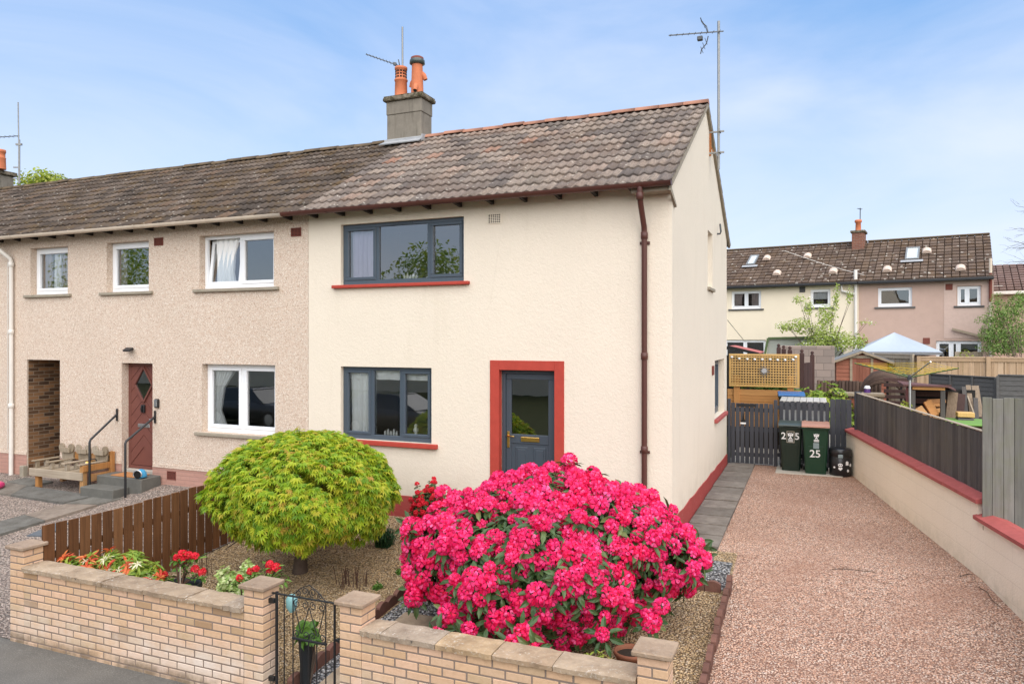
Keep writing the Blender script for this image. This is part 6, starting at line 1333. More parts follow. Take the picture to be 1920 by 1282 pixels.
def far_house(name, label, u0, u1, mats, wins, tile, rows=13, second=None):
    root = thing(name, label, 'house', tuple(FB.P((u0+u1)/2, -3, .4)))
    ops = [w_[:4] for w_ in wins]; mb = MB(); wall_panel(mb, FB, u0, u1, .2, ze+.12, ops); e1 = [FB.P(u1, 0, .2), FB.P(u1, -7.2, .2), FB.P(u1, -7.2, ze+.1), FB.P(u1, -run, zr-.05), FB.P(u1, 0, ze+.1)]
    mb.poly(e1); mb.poly([p - XU*(u1-u0) for p in e1]); mb.poly([FB.P(u0, -7.2, .2), FB.P(u1, -7.2, .2), FB.P(u1, -7.2, ze+.1), FB.P(u0, -7.2, ze+.1)]); mb.build('wall', mats[0], root)
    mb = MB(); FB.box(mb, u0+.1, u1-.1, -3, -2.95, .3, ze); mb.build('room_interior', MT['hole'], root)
    mb = MB(); far_roof(mb, u0, u1, ze+.06, zr, run+.25, rows)
    mb.poly([FB.P(u0, -run, zr), FB.P(u1, -run, zr), FB.P(u1, -7.4, ze), FB.P(u0, -7.4, ze)]); rf = mb.build('roof', tile, root)
    mb = MB(); FB.box(mb, u0, u1, -run-.10, -run+.10, zr+.02, zr+.10, .03); mb.build('ridge', MT['ridge_dark'], rf)
    mb = MB(); FB.box(mb, u0, u1, .26, .37, ze-.06, ze+.05, .02); FB.box(mb, u0, u1, .0, .25, ze+.0, ze+.03); mb.build('gutter', MT['black'] if not second else second, root)
    for (a, b, c, d, lights, sl, cur) in wins: window(root, FB, a, b, c, d, MT['white'], lights, .08, .065, (MT['dkpanel'], a-.12, b+.12, .07, .06) if sl else None, cur, inner=.05)
    return root, rf
def W_(px0, px1, py0, py1, lights, sl=True, cur=()):
    a, z1 = bu(px0, (py0)); b, _ = bu(px1, py0); _, z0 = bu((px0+px1)/2, py1); _, z1 = bu((px0+px1)/2, py0); return (a, b, z0, z1, lights, sl, cur)
HB1, RF1 = far_house('terraced_house', 'pale cream terraced house behind the leafy young tree', uL, -.004, [MT['cream_far']], [W_(1371, 1427, 545.5, 579, [.5], True, [(.08, .38, MT['curtain_dim'], .2, 1), (.66, .96, MT['curtain_dim'], .2, 1)]), W_(1519, 1557, 542, 576, [], True, [(.05, .97, MT['blind'], 0, .55)]), W_(1358, 1436, 637, 690, [.5], True)], MT['tile_c'])
HB2, RF2 = far_house('terraced_house', 'dusky pink rendered terraced house with skylight behind the gazebo', 0.0, uR, [MT['dash_far']], [W_(1646, 1710, 539, 575, [], True), W_(1795, 1839, 536, 573, [.42], True), W_(1755, 1840, 639, 690, [.34, .5], False)], MT['tile_c'])
u0 = bu(1770, 560)[0]; mb = MB(); FB.box(mb, u0, bu(1794, 560)[0]-.02, .001, .012, bu(1800, 634)[1], ze-.01); FB.box(mb, bu(1840, 560)[0]+.02, uR, .001, .012, bu(1800, 634)[1], ze-.01); FB.box(mb, bu(1794, 560)[0]-.02, bu(1840, 560)[0]+.02, .001, .012, bu(1800, 634)[1], bu(1817, 577)[1]); FB.box(mb, bu(1794, 560)[0]-.02, bu(1840, 560)[0]+.02, .001, .012, bu(1817, 535)[1], ze-.01); mb.build('dash_panel', MT['dash_far2'], HB2)
def on_roof(px, py):                              # (u, t) on the far roof slope
    n_ = (XN*(zr-ze) + Vector((0, 0, run+.25))).normalized(); p0 = FB.P(0, .25, ze+.06+.05); r = Vector(ray(px, py)); t = (p0-Vector(CAM)).dot(n_)/r.dot(n_); return Vector(CAM)+r*t, n_
SD = (XN*(-(run+.25)) + Vector((0, 0, zr-ze))).normalized()
def skylight(rf, px, py, w, h):
    c, n_ = on_roof(px, py); mb = MB(); 
    for q in ((-w/2, w/2, -h/2, -h/2+.06), (-w/2, w/2, h/2-.06, h/2), (-w/2, -w/2+.06, -h/2+.06, h/2-.06), (w/2-.06, w/2, -h/2+.06, h/2-.06)): mb.fbox(c, XU, SD, n_, q[0], q[1], q[2], q[3], 0, .10, .006)
    s_ = mb.build('skylight', MT['galv'], rf.parent); mb = MB(); mb.fbox(c, XU, SD, n_, -w/2+.061, w/2-.061, -h/2+.061, h/2-.061, .05, .07); mb.build('skylight_pane', plain('pale skylight glass', (.52, .56, .56), .2, .05, 3, spec=.6), s_)
    mb = MB(); mb.fbox(c, XU, SD, n_, -w/2-.15, w/2+.15, -h/2-.22, -h/2-.03, .03, .05, .004); mb.build('skylight_apron', MT['lead'], s_)
skylight(RF1, 1411.5, 489.5, .40, 1.1); skylight(RF2, 1711, 477.5, .52, 1.25)
def roofvent(rf, px, py):
    c, n_ = on_roof(px, py); mb = MB(); K = 8
    mb.prism([c + XU*(.17*math.cos(t)) + n_*(.03+.14*math.sin(t)) for t in np.linspace(0, math.pi, K)], -SD*.34); mb.v = [tuple(Vector(v)) for v in mb.v]
    v_ = mb.build('roof_vent', MT['terracotta_pale'], rf.parent); return v_
MT['terracotta_pale'] = plain('lichen pale vent tile', (.60, .47, .38), .9, .35, 12)
for px, py in ((1439, 484), (1515, 480), (1458, 512), (1563, 508.5)): roofvent(RF1, px, py)
for px, py in ((1738, 470.5), (1664, 505), (1801, 502.5)): roofvent(RF2, px, py)
c0 = bu(1605, 470)[0]; mb = MB(); k0 = at(1597, 470, (FB.P(0, -run+.4, 0)-Vector(CAM)).dot(Vector((-RY, RX, 0)))); Fc = Fr(k0*1, XU, XN); Fc.O.z = 0
zc = lambda py: at(1605, py, (k0-Vector(CAM)).dot(Vector((-RY, RX, 0)))).z; wc = .50
Fc.box(mb, 0, wc, -.85, 0, zc(480)-.4, zc(437), .01); CHF = mb.build('chimney', MT['chimbrick'], HB1)
mb = MB(); Fc.box(mb, -.06, wc+.06, -.9, .06, zc(437), zc(432.5), .02); mb.build('cope', MT['cope_moss'], CHF)
mb = MB(); q = Fc.P(wc/2-.02, -.35, 0); mb.lathe((q.x, q.y, zc(432.5)), [(.13, 0), (.12, .05), (.11, .38), (.15, .40), (.15, .50), (.11, .52)], 14); mb.build('chimney_pot', MT['terracotta'], CHF)
mb = MB(); Fc.box(mb, -.1, wc+.1, .0, .08, zc(479.5), zc(475), .01); mb.build('flashing', MT['lead'], CHF)
TF = thing('television_aerial', 'small television aerial behind the far brick chimney', 'aerial', tuple(Fc.P(wc*.8, -.5, zc(440)))); df_ = (k0-Vector(CAM)).dot(Vector((-RY, RX, 0)))
mb = MB(); mb.tube([at(1612.5, 440, df_+.5), at(1613, 390, df_+.5)], .02, 6); mb.build('mast', MT['aerial'], TF); yagi(TF, at(1608, 391, df_+.3), at(1616, 392.5, df_+.5), 4, .2, MT['aerial'])
mb = MB(); mb.tube([FB.P(-.10, .10, ze-.1), FB.P(-.10, .10, .6)], .06, 8); mb.tube([FB.P(-.10, .16, ze-.1), FB.P(-.10, .16, ze+.55)], .07, 8); mb.tube([FB.P(-.65, .12, ze-.02), FB.P(-.62, .12, ze-.3), FB.P(-.15, .12, ze-.45)], .05, 8); mb.build('soil_pipe', MT['pipe_white'], HB1)
mb = MB(); u_ = bu(1857, 560)[0]; mb.tube([FB.P(u_, .10, ze-.9), FB.P(u_, .10, ze-.1), FB.P(u_, .16, ze+.2)], .055, 8); mb.build('soil_pipe', MT['vent_red'], HB2); mb = MB(); mb.tube([FB.P(u_, .16, ze+.2), FB.P(u_, .16, ze+.75)], .055, 8); mb.tube([FB.P(u_, .10, .6), FB.P(u_, .10, ze-.9)], .05, 8); mb.build('soil_pipe', MT['gutter_cream'], HB2)
for hh, px, py in ((HB1, 1504.5, 543), (HB2, 1779.5, 538), (HB2, 1621, 639), (HB2, 1737, 639)):
    u_, z_ = bu(px, py); mb = MB(); FB.box(mb, u_-.12, u_+.12, .013, .03, z_-.12, z_+.12, .01); mb.build('air_vent', MT['vent_red'] if hh is HB2 else MT['dkpanel'], hh)
mb = MB(); (a, z1), (b, z2) = bu(1785, 616.5), bu(1842, 631); mb.bar(FB.P(a, .10, z1), FB.P(b, .10, z2), .08); mb.build('wall_pipe', MT['oldwood'], HB2)
# third house further right
F2 = Fr(FB.P(uR+.1, -5.0, 0), XU, XN); HB3 = thing('terraced_house', 'far pink house with pale brown roof at the right edge', 'house', tuple(F2.P(5, -3, .4)))
ze3 = F2.px(1900, 547)[1]; zr3 = at(1900, 498, (F2.P(0, -3.6, 0)-Vector(CAM)).dot(Vector((-RY, RX, 0)))).z
mb = MB(); F2.box(mb, -.0, 12, -7.2, 0, .2, ze3); mb.build('wall', MT['dash_far'], HB3)
old = FB; FB = F2; mb = MB(); far_roof(mb, -.0, 12, ze3+.05, zr3, 3.85, 11); mb.poly([F2.P(0, -3.6, zr3), F2.P(12, -3.6, zr3), F2.P(12, -7.4, ze3), F2.P(0, -7.4, ze3)]); mb.build('roof', MT['tile_d'], HB3); FB = old
mb = MB(); F2.box(mb, 0, 12, .2, .34, ze3-.12, ze3+.02, .02); mb.build('gutter', MT['pipe_white'], HB3)
# overhead cables across the far roofs
mb = MB(); pts = [at(1372, 560+60, 27), at(1400, 640, 26)]; mb.tube([at(1364, 600, 24), at(1394, 637, 28)], .010, 5); mb.build('service_cable', MT['aerial'], off=at(1364, 600, 24), label='thin cable running down to the far cream house window', cat='cable')
mb = MB(); pa, pb = at(1470, 470, 31.5), at(1880, 536, 28); mb.tube([pa.lerp(pb, t) - Vector((0, 0, .5*math.sin(math.pi*t))) for t in np.linspace(0, 1, 14)], .010, 5); mb.build('service_cable', MT['pipe_white'], off=pa, label='pale overhead cable slung across the far brown roofs', cat='cable')

# ---------------------------------------------------------------- plants
def unit(v): return v/np.maximum(np.linalg.norm(v, axis=-1, keepdims=True), 1e-9)
def star_leaf(lobes=7, droop=.25):                 # palmate leaf, unit length, lying in xy, tip +y
    V = [(0, 0, 0)]; F = []
    angs = np.linspace(-1.9, 1.9, lobes)
    for a in angs:
        L = 1 - .42*abs(a)/1.9; dx, dy = math.sin(a), math.cos(a); px, py = dy, -dx; w = .15*L
        i = len(V); V += [(dx*L*.5+px*w, dy*L*.5+py*w, -droop*.10), (dx*L, dy*L, -droop*L), (dx*L*.5-px*w, dy*L*.5-py*w, -droop*.10)]
        F += [(0, i, i+1, i+2)]
    return np.array(V, float), np.array(F)
def oval_leaf(w=.32, fold=.12, droop=.18):
    V = [(0, 0, 0), (0, .5, -.02), (0, 1, -droop), (w/2, .28, fold*.6), (w*.46, .68, fold*.5-.06), (-w/2, .28, fold*.6), (-w*.46, .68, fold*.5-.06)]
    return np.array(V, float), np.array([(0, 3, 4, 1), (1, 4, 2, 2), (0, 1, 6, 5), (1, 2, 2, 6)])
def tri(F):                                        # quads to clean triangles
    out = []
    for f in F:
        f = list(dict.fromkeys(f))
        if len(f) == 3: out.append(f)
        else: out += [[f[0], f[1], f[2]], [f[0], f[2], f[3]]]
    return np.array(out)
def leaves(leaf, pos, up, out, size, spread=.35):  # leaf lies with normal ~ up and points along out
    n = len(pos); up = unit(up + NR.normal(0, spread, (n, 3))); out = out + NR.normal(0, spread, (n, 3)); out = unit(out - up*(out*up).sum(1, keepdims=True)); x = np.cross(out, up)
    bv, bf = leaf; bf = tri(bf); s = np.asarray(size).reshape(-1, 1, 1)
    V = (bv[None, :, 0:1]*x[:, None] + bv[None, :, 1:2]*out[:, None] + bv[None, :, 2:3]*up[:, None])*s + pos[:, None]
    return V.reshape(-1, 3), (bf[None] + (np.arange(n)*len(bv))[:, None, None]).reshape(-1, 3)
# --- lime Japanese maple: a broad dome of layered leaves on a short trunk
TC_ = onG(563, 1072); MC = np.array([TC_.x+.10, TC_.y, 0.0])
ML = thing('maple_tree', 'dome shaped lime green maple with fine pointed leaves', 'tree', tuple(TC_))
zt = 1.60; RM = 1.20
def dome_r(h): return np.interp(h, [0, .10, .25, .45, .65, .82, .93, 1.0], [.50, .77, .94, .99, .92, .75, .52, .26])
n = 14500; h = NR.beta(1.25, 1.0, n); th = NR.uniform(0, 2*math.pi, n)
lump = 1 + .06*np.sin(th*5+1.3) + .06*np.sin(th*9+h*7) + .05*np.sin(h*15+th*5)
inner = 1 - np.abs(NR.normal(0, .07, n)) - (NR.rand(n) < .22)*NR.uniform(0, .35, n)
zb = .36; R_ = RM*dome_r(h)*lump*inner
pos = np.stack([MC[0]+R_*np.cos(th), MC[1]+R_*np.sin(th)*.95, TC_.z + zb + .16 + h*(zt-zb-TC_.z-.16) + NR.normal(0, .02, n)], 1)
top = NR.rand(900); tr = RM*.62*np.sqrt(NR.rand(900)); tt = NR.uniform(0, 6.283, 900)
pos2 = np.stack([MC[0]+tr*np.cos(tt), MC[1]+tr*np.sin(tt), zt - .27*(tr/(RM*.62))**2 + NR.normal(0, .025, 900)], 1); pos[:, 2] -= np.clip(.32-h, 0, 1)*(.24*np.clip(np.sin(th*6+.7)+.5*np.sin(th*11), 0, 1.3)); pos = np.concatenate([pos, pos2]); th = np.concatenate([th, tt]); h = np.concatenate([h, np.full(900, .95)])
outv = np.stack([np.cos(th), np.sin(th), np.zeros(len(th))], 1)
upv = outv*(1.05-h)[:, None]*1.2 + np.array([0, 0, 1.])*(.45+h)[:, None]
dirv = outv*.7 + np.array([0, 0, -1.])*(1.15-.5*h)[:, None]
keep = (np.sin(pos[:, 0]*9.0+pos[:, 2]*6)*np.sin(pos[:, 1]*8+pos[:, 2]*11) > -.62)
pos, upv, dirv = pos[keep], upv[keep], dirv[keep]
V, F = leaves(star_leaf(7, .3), pos, upv, dirv, NR.uniform(.06, .102, len(pos)), .38)
np_mesh('crown', V, F, MT['maple'], ML)
mb = MB(); b = Vector(TC_); mb.tube([b+Vector((0, 0, -.1)), b+Vector((.0, 0, .05)), b+Vector((.02, 0, .30)), b+Vector((.06, .0, .55))], [.13, .095, .075, .09], 12); mb.build('trunk', MT['bark'], ML)
mb = MB()
for k in range(16):
    a = 2*math.pi*k/16 + jit(.2); r = RM*(.75+jit(.1)); z1 = .75 + jit(.45); s_ = b+Vector((.06, 0, .50)); e = b+Vector((.05+r*math.cos(a), r*math.sin(a), z1)); mid = s_.lerp(e, .5)+Vector((jit(.08), jit(.08), .16+jit(.05)))
    mb.tube([s_, s_.lerp(mid, .5)+Vector((0, 0, .04)), mid, mid.lerp(e, .5)+Vector((jit(.05), jit(.05), .03)), e], [.035, .026, .018, .011, .005], 6)
mb.build('limbs', MT['bark'], ML)
# --- the big pink rhododendron
def floret(seed):
    V = []; F = []; rs = np.random.RandomState(seed)
    for p in range(5):
        a = 2*math.pi*p/5 + rs.normal(0, .06); ca, sa = math.cos(a), math.sin(a); rr = 1+rs.normal(0, .05)
        prof = [(.10, .0, .05), (.30, .28, .18), (.66, .46, .37), (.92, .47, .33), (1.05, .40, .12)]
        i0 = len(V)
        for (r, z, w) in prof:
            for s_ in (-1, 1): V.append((ca*r*rr - sa*w*s_, sa*r*rr + ca*w*s_, z + (.05 if r > .6 else 0)*abs(s_) + rs.normal(0, .02)))
        for k in range(4): F.append((i0+2*k, i0+2*k+1, i0+2*k+3, i0+2*k+2))
    return np.array(V), np.array(F)
def truss(seed, nf=13):
    rs = np.random.RandomState(seed); parts = []
    k = np.arange(nf)+.5; ph = np.arccos(1-k/nf*1.22); th_ = np.pi*(1+5**.5)*k + rs.rand()*6
    d = np.stack([np.sin(ph)*np.cos(th_), np.sin(ph)*np.sin(th_), np.cos(ph)], 1)
    for j in range(nf):
        fv, ff = floret(seed*31+j); v, f = scatter(fv, ff, d[j:j+1]*.060*rs.uniform(.85, 1.1), d[j:j+1]+rs.normal(0, .12, (1, 3)), rs.uniform(0, 6, 1), [.045*rs.uniform(.9, 1.12)]); parts.append((v, f))
    return merge(parts)
TRS = [truss(s_) for s_ in (1, 2, 3, 4, 5)]
RC = np.array([-.98, -2.46, 0.0]); RG = gz(-2.5)
RB = thing('rhododendron_bush', 'huge round bush covered in hot pink flower clusters', 'bush', (RC[0], RC[1], RG))
Rvec = np.array([RX, RY, 0]); Fvec = np.array([-RY, RX, 0])
ztop = 1.345
def rho_r(h): return np.interp(h, [0, .12, .28, .45, .60, .75, .87, .95, 1.0], [.58, .78, .93, 1.0, .96, .82, .60, .36, .08])
def rho_pts(n, shell=1.0, hp=(1.15, 1.0), hs=None):
    h = NR.beta(*hp, n) if hs is None else hs; th = NR.uniform(0, 2*math.pi, n)
    c, s_ = np.cos(th), np.sin(th)
    lump = 1 + .08*np.sin(th*4+.8+h*3) + .075*np.sin(th*7+h*9) + .065*np.sin(th*11-h*13)
    rl = 1.36 + .09*np.clip(c, 0, 1)                # reaches a little farther to the right
    r = rho_r(h)*lump*shell
    a = c*r*rl; b_ = s_*r*1.42
    z = RG + .06 + h*(ztop-RG-.06) + .05*np.sin(th*5+h*4)*h + h*(.075*np.clip(a, -1.2, .8)/1.2 - .03)
    pos = RC + a[:, None]*Rvec + b_[:, None]*Fvec; pos[:, 2] = z
    dr = -np.gradient(rho_r(np.linspace(0, 1, 200)), 1/199.); slope = np.interp(h, np.linspace(0, 1, 200), dr)
    nrm = unit((c[:, None]*Rvec + s_[:, None]*Fvec) + np.array([0, 0, 1.])*np.clip(slope, -.35, 3.2)[:, None]*1.0)
    return pos, nrm, h, th
# even spread of trusses by rejection
P0, N0, H0, T0 = rho_pts(9000); sel = []; pts = []
gap = np.sin(P0 @ np.array([5.1, 3.7, 4.3])) * np.sin(P0 @ np.array([-3.9, 5.3, 6.1])) + .4*np.sin(P0 @ np.array([9, 8, -11.]))
side = (P0-RC) @ Rvec; front = (P0-RC) @ Fvec
dens = np.clip(.98 - .85*np.clip(gap-.50, 0, 1)*1.7 - np.clip(.40-H0, 0, 1)*1.25, .0, 1)
dens[(H0 < .18)] *= .55
bald = np.exp(-(((side+.52)/.42)**2 + ((P0[:, 2]-1.12)/.17)**2)); dens *= np.clip(1-.97*bald*(front < .6), 0, 1)
for i in range(len(P0)):
    if NR.rand() > dens[i]: continue
    md = .104 if gap[i] < .38 else .14
    if all((P0[i]-P0[j])@(P0[i]-P0[j]) > md*md for j in sel): sel.append(i)
sel = np.array(sel); parts = []
Pb = P0[sel] + N0[sel]*(NR.uniform(-.08, .05, (len(sel), 1)) + (NR.rand(len(sel), 1) < .10)*.09); Nb = unit(N0[sel] + np.array([0, 0, .25]) + NR.normal(0, .22, (len(sel), 3)))
extra = [onY(775, 1120, -3.5), onY(1215, 1150, -3.2), onY(1240, 1135, -3.2), onY(1222, 1168, -3.25), onY(780, 1100, -3.4), onY(820, 1190, -4.2), onY(850, 1208, -4.25), onY(905, 1215, -4.25), onY(960, 1212, -4.25), onY(1000, 1222, -4.3), onY(880, 1180, -4.1), onY(980, 1185, -4.15), onY(1130, 1190, -3.9), onY(1310, 1020, -2.2), onY(1318, 1045, -2.3), onY(1300, 1075, -2.5), onY(770, 985, -2.6), onY(840, 1150, -4.0)]
ex = np.array([list(p) for p in extra]); Pb = np.concatenate([Pb, ex]); Nb = np.concatenate([Nb, unit(np.tile([.2, -1, .5], (len(ex), 1)) + NR.normal(0, .3, (len(ex), 3)))])
kind = NR.randint(0, 5, len(Pb)); sc_ = NR.uniform(.70, 1.24, len(Pb))
for k in range(5):
    m_ = kind == k; parts.append(scatter(TRS[k][0], TRS[k][1], Pb[m_], Nb[m_], NR.uniform(0, 6.28, m_.sum()), sc_[m_]))
V, F = merge(parts); np_mesh('blossoms', V, F, MT['petal'], RB)
print('trusses', len(Pb), 'faces', len(F))
# foliage: whorls under the trusses, free shoots, and an inner mass
ol = oval_leaf(.34); LP = []; 
def whorl(P, N, k, size, rad=.02):
    n = len(P); pp = np.repeat(P, k, 0); nn = np.repeat(N, k, 0); a = np.tile(np.arange(k)*2*math.pi/k, n) + np.repeat(NR.uniform(0, 6, n), k)
    ref = unit(np.cross(nn, np.array([.31, .22, .92]))); e2 = np.cross(nn, ref); o = ref*np.cos(a)[:, None] + e2*np.sin(a)[:, None]
    LP.append(leaves(ol, pp + o*rad, nn, o + nn*.15 - np.array([0, 0, .35]), NR.uniform(size*.8, size*1.25, n*k), .25))
whorl(Pb - Nb*.035, Nb, 7, .135, .05)
Ps, Ns, Hs, Ts = rho_pts(1500, .95); whorl(Ps - Ns*NR.uniform(0, .10, (1500, 1)), Ns, 6, .12)
Pi, Ni, Hi, Ti = rho_pts(2200, .80); whorl(Pi - Ni*NR.uniform(0, .3, (2200, 1)), Ni, 4, .13)
V, F = merge(LP); np_mesh('foliage', V, F, MT['rholeaf'], RB)
mb = MB(); b = Vector((RC[0], RC[1], RG))
for k in range(34):
    a = NR.uniform(0, 6.28); p = Ps[k*20] if k < 30 else Ps[k]; e = Vector(p - Ns[k*20 if k < 30 else k]*.1); s_ = b + Vector((.25*math.cos(a), .25*math.sin(a), -.05)); mid = s_.lerp(e, .45)+Vector((jit(.15), jit(.15), .12)); mb.tube([s_, mid, mid.lerp(e, .5)+Vector((jit(.1), jit(.1), .04)), e], [.032, .02, .012, .005], 6)
mb.build('stems', MT['bark'], RB)
# --- small shrubs
def shrub(name, label, cat, c, rx, ry, hgt, n, leaf, size, mats, blooms=(), stems=True, group=None, flat=.6, bias=.5, k=6):
    root = thing(name, label, cat, tuple(c), group=group); c = np.array(c)
    u = unit(NR.normal(0, 1, (n, 3))); u[:, 2] = np.abs(u[:, 2])*.98+.02; rr = NR.rand(n)**bias*(.82+.18*np.sin(u[:, 0]*7+u[:, 1]*5))
    P = c + u*rr[:, None]*np.array([rx, ry, hgt]); N = unit(u/np.array([rx, ry, hgt])*min(rx, hgt) + np.array([0, 0, flat]))
    pp = np.repeat(P, k, 0); nn = np.repeat(N, k, 0); a = np.tile(np.arange(k)*2*math.pi/k, n) + np.repeat(NR.uniform(0, 6, n), k); ref = unit(np.cross(nn, np.array([.31, .22, .92]))); e2 = np.cross(nn, ref); o = ref*np.cos(a)[:, None] + e2*np.sin(a)[:, None]
    V, F = leaves(leaf, pp, nn, o+nn*.25, NR.uniform(size*.7, size*1.25, len(pp)), .3)
    np_mesh('foliage', V, F, mats, root)
    for (nm, bmat, bl, bn, bs, hi) in blooms:
        i = NR.choice(np.nonzero(rr > hi)[0], bn, replace=False) if (rr > hi).sum() >= bn else np.arange(bn)
        kk = 9
        for j in range(bn):                          # every bloom is a part of its own
            if bl == 'truss': V, F = scatter(TRS[j % 5][0], TRS[j % 5][1], (P[i[j]] + N[i[j]]*.04)[None], N[i[j]][None], np.array([j*1.3]), [bs])
            else:
                nn = np.repeat(N[i[j]][None], kk, 0); pp = np.repeat((P[i[j]] + N[i[j]]*.03)[None], kk, 0); a = np.arange(kk)*2*math.pi/kk; ref = unit(np.cross(nn, np.array([.31, .22, .92]))); e2 = np.cross(nn, ref); o = ref*np.cos(a)[:, None] + e2*np.sin(a)[:, None]
                V, F = leaves(bl, pp, nn, o + nn*(.55 if 'spray' not in nm else -.2), NR.uniform(bs*.7, bs*1.2, kk), .3)
            np_mesh(nm, V, F, bmat, root)
    if stems:
        mb = MB()
        for j in range(9): e = Vector(P[j*7 % n]); s_ = Vector(c) + Vector((jit(rx*.1), jit(ry*.1), min(-.03, gz(c[1])-c[2] if c[1] < 0 and c[2] < .4 else -.03))); mb.tube([s_, s_.lerp(e, .5)+Vector((jit(.04), jit(.04), .04)), e], [.014, .009, .004], 5)
        mb.build('stems', MT['bark'], root)
    return root
c = onG(215, 1090); c = Vector((-5.35, -4.12, gz(-4.12)))
lance = oval_leaf(.24, .08, .2)
shrub('pieris_shrub', 'flame tipped shrub with cream flower sprays by the brown fence', 'shrub', (onY(240, 1060, -4.28).x, -4.28, .10), .50, .30, .46, 520, lance, .10, MT['pieris_green'], [('new_leaf_tuft', MT['pieris_red'], lance, 17, .11, .7), ('flower_spray', MT['pieris_white'], oval_leaf(.22), 36, .065, .6)], bias=.4)
shrub('pieris_shrub', 'lower green shrub with orange red tips next to the leftmost pier', 'shrub', (onY(158, 1060, -4.36).x, -4.36, .04), .46, .26, .40, 330, lance, .105, MT['pieris_green'], [('new_leaf_tuft', MT['pieris_red'], lance, 24, .10, .7), ('flower_spray', MT['pieris_white'], oval_leaf(.22), 8, .06, .6)], bias=.4)
def pot(label, c, r, h, mat, soil=True, cat='plant pot', name='plant_pot'):
    root = thing(name, label, cat, tuple(c), local=True); mb = MB(); mb.lathe((0, 0, 0), [(r*.72, 0), (r*.95, h*.88), (r*1.08, h*.88), (r*1.10, h), (r*.98, h), (r*.95, h*.86)], 22, cap=False); mb.lathe((0, 0, 0), [(r*.72, .0), (.0, .001)], 22, cap=False); mb.build('pot_body', mat, root)
    mb = MB(); mb.lathe((0, 0, 0), [(r*.955, h*.87), (.001, h*.885)], 22, cap=False); mb.build('pot_soil', MT['potsoil'], root); return root
pc = onG(338, 1118); pc = Vector((-4.56, -4.2, gz(-4.2)))
pot('wide low black pot holding the small red flowered azalea', pc, .205, .60, MT['pot_black'])
def sprigs(name, label, cat, base, tips, bl=1.0, leafmat='green', rad=.006, mat='petal_red', leafn=9):
    root = thing(name, label, cat, tuple(base)); mb = MB(); LPp = []; BP = []
    for (t, has, s_) in tips:
        e = Vector(t); b0 = Vector(base) + Vector((jit(.03), jit(.03), 0)); m1 = b0.lerp(e, .55)+Vector((jit(.05), jit(.05), .05)); mb.tube([b0, m1, e], [rad*1.6, rad*1.2, rad], 5)
        n = leafn; a = np.arange(n)*2.4; P = np.tile(np.array(e), (n, 1)) - np.array([0, 0, .03]) + NR.normal(0, .035, (n, 3)); o = np.stack([np.cos(a), np.sin(a), np.full(n, .1)], 1); LPp.append(leaves(oval_leaf(.38), P, np.tile([0, 0, 1.], (n, 1)), o, NR.uniform(.06, .10, n), .3))
        if has: BP.append(scatter(TRS[len(BP) % 5][0], TRS[len(BP) % 5][1], np.array([e]) + [[0, 0, .02]], np.array([[.1, -.4, 1.]]), np.array([jit(3)]), [s_]))
    mb.build('stems', MT['twig'], root); V, F = merge(LPp); np_mesh('leaves', V, F, MT[leafmat], root)
    for V, F in BP: np_mesh('flower_head', V, F, MT[mat], root)
    return root
pz = pc + Vector((0, 0, .55)); D_ = lambda px, py, Y=-4.15: tuple(onY(px, py, Y))
sprigs('red_azalea', 'small azalea with few bright red flowers growing in the low black pot', 'shrub', pz, [(D_(342, 1042), 1, .55), (D_(354, 1044), 1, .52), (D_(332, 1049), 1, .5), (D_(346, 1052), 1, .5), (D_(366, 1046), 1, .5), (D_(366, 1070), 1, .5), (D_(379, 1076), 1, .5), (D_(309, 1080), 1, .42), (D_(345, 1066), 0, 1), (D_(357, 1088), 0, 1), (D_(328, 1082), 0, 1), (D_(340, 1058), 0, 1)])
sprigs('red_azalea', 'tiny red flowered sprig low behind the wall left of the black pot', 'shrub', (onY(280, 1100, -4.45).x, -4.45, gz(-4.4)), [(D_(272, 1093, -4.5), 1, .5), (D_(280, 1096, -4.5), 1, .5), (D_(292, 1098, -4.45), 0, 1)])
mb = MB(); p = onY(338, 1110, -4.35); mb.tube([(p.x, -4.35, gz(-4.3)), (p.x, -4.35, onY(338, 1062, -4.35).z)], .007, 6); mb.build('plant_label_stick', MT['oldwood_z'], off=(p.x, -4.35, gz(-4.3)), label='thin pale stick standing upright in front of the low black pot', cat='stick')
cc = onG(462, 1112, .15); cc = Vector((-3.92, -3.95, gz(-4.0)))
pot('terracotta coloured pot hidden under the pale variegated plant', cc + Vector((.02, -.02, 0)), .20, .42, MT['terracotta'])
shrub('variegated_plant', 'pale variegated spreading plant in a pot behind the left gate pier', 'plant', cc + Vector((0, 0, .45)), .46, .36, .40, 520, oval_leaf(.6, .05, .1), .045, MT['varieg'], stems=False, bias=.35, k=5)
sprigs('red_azalea', 'red azalea sprigs poking out between pale variegated plant and gate pier', 'shrub', cc + Vector((.15, -.1, .2)), [(D_(449, 1087, -4.2), 1, .42), (D_(470, 1075, -4.2), 1, .45), (D_(480, 1070, -4.2), 1, .42), (D_(506, 1062, -4.15), 1, .5), (D_(518, 1067, -4.15), 1, .55), (D_(507, 1072, -4.15), 1, .45), (D_(528, 1078, -4.15), 0, 1)])
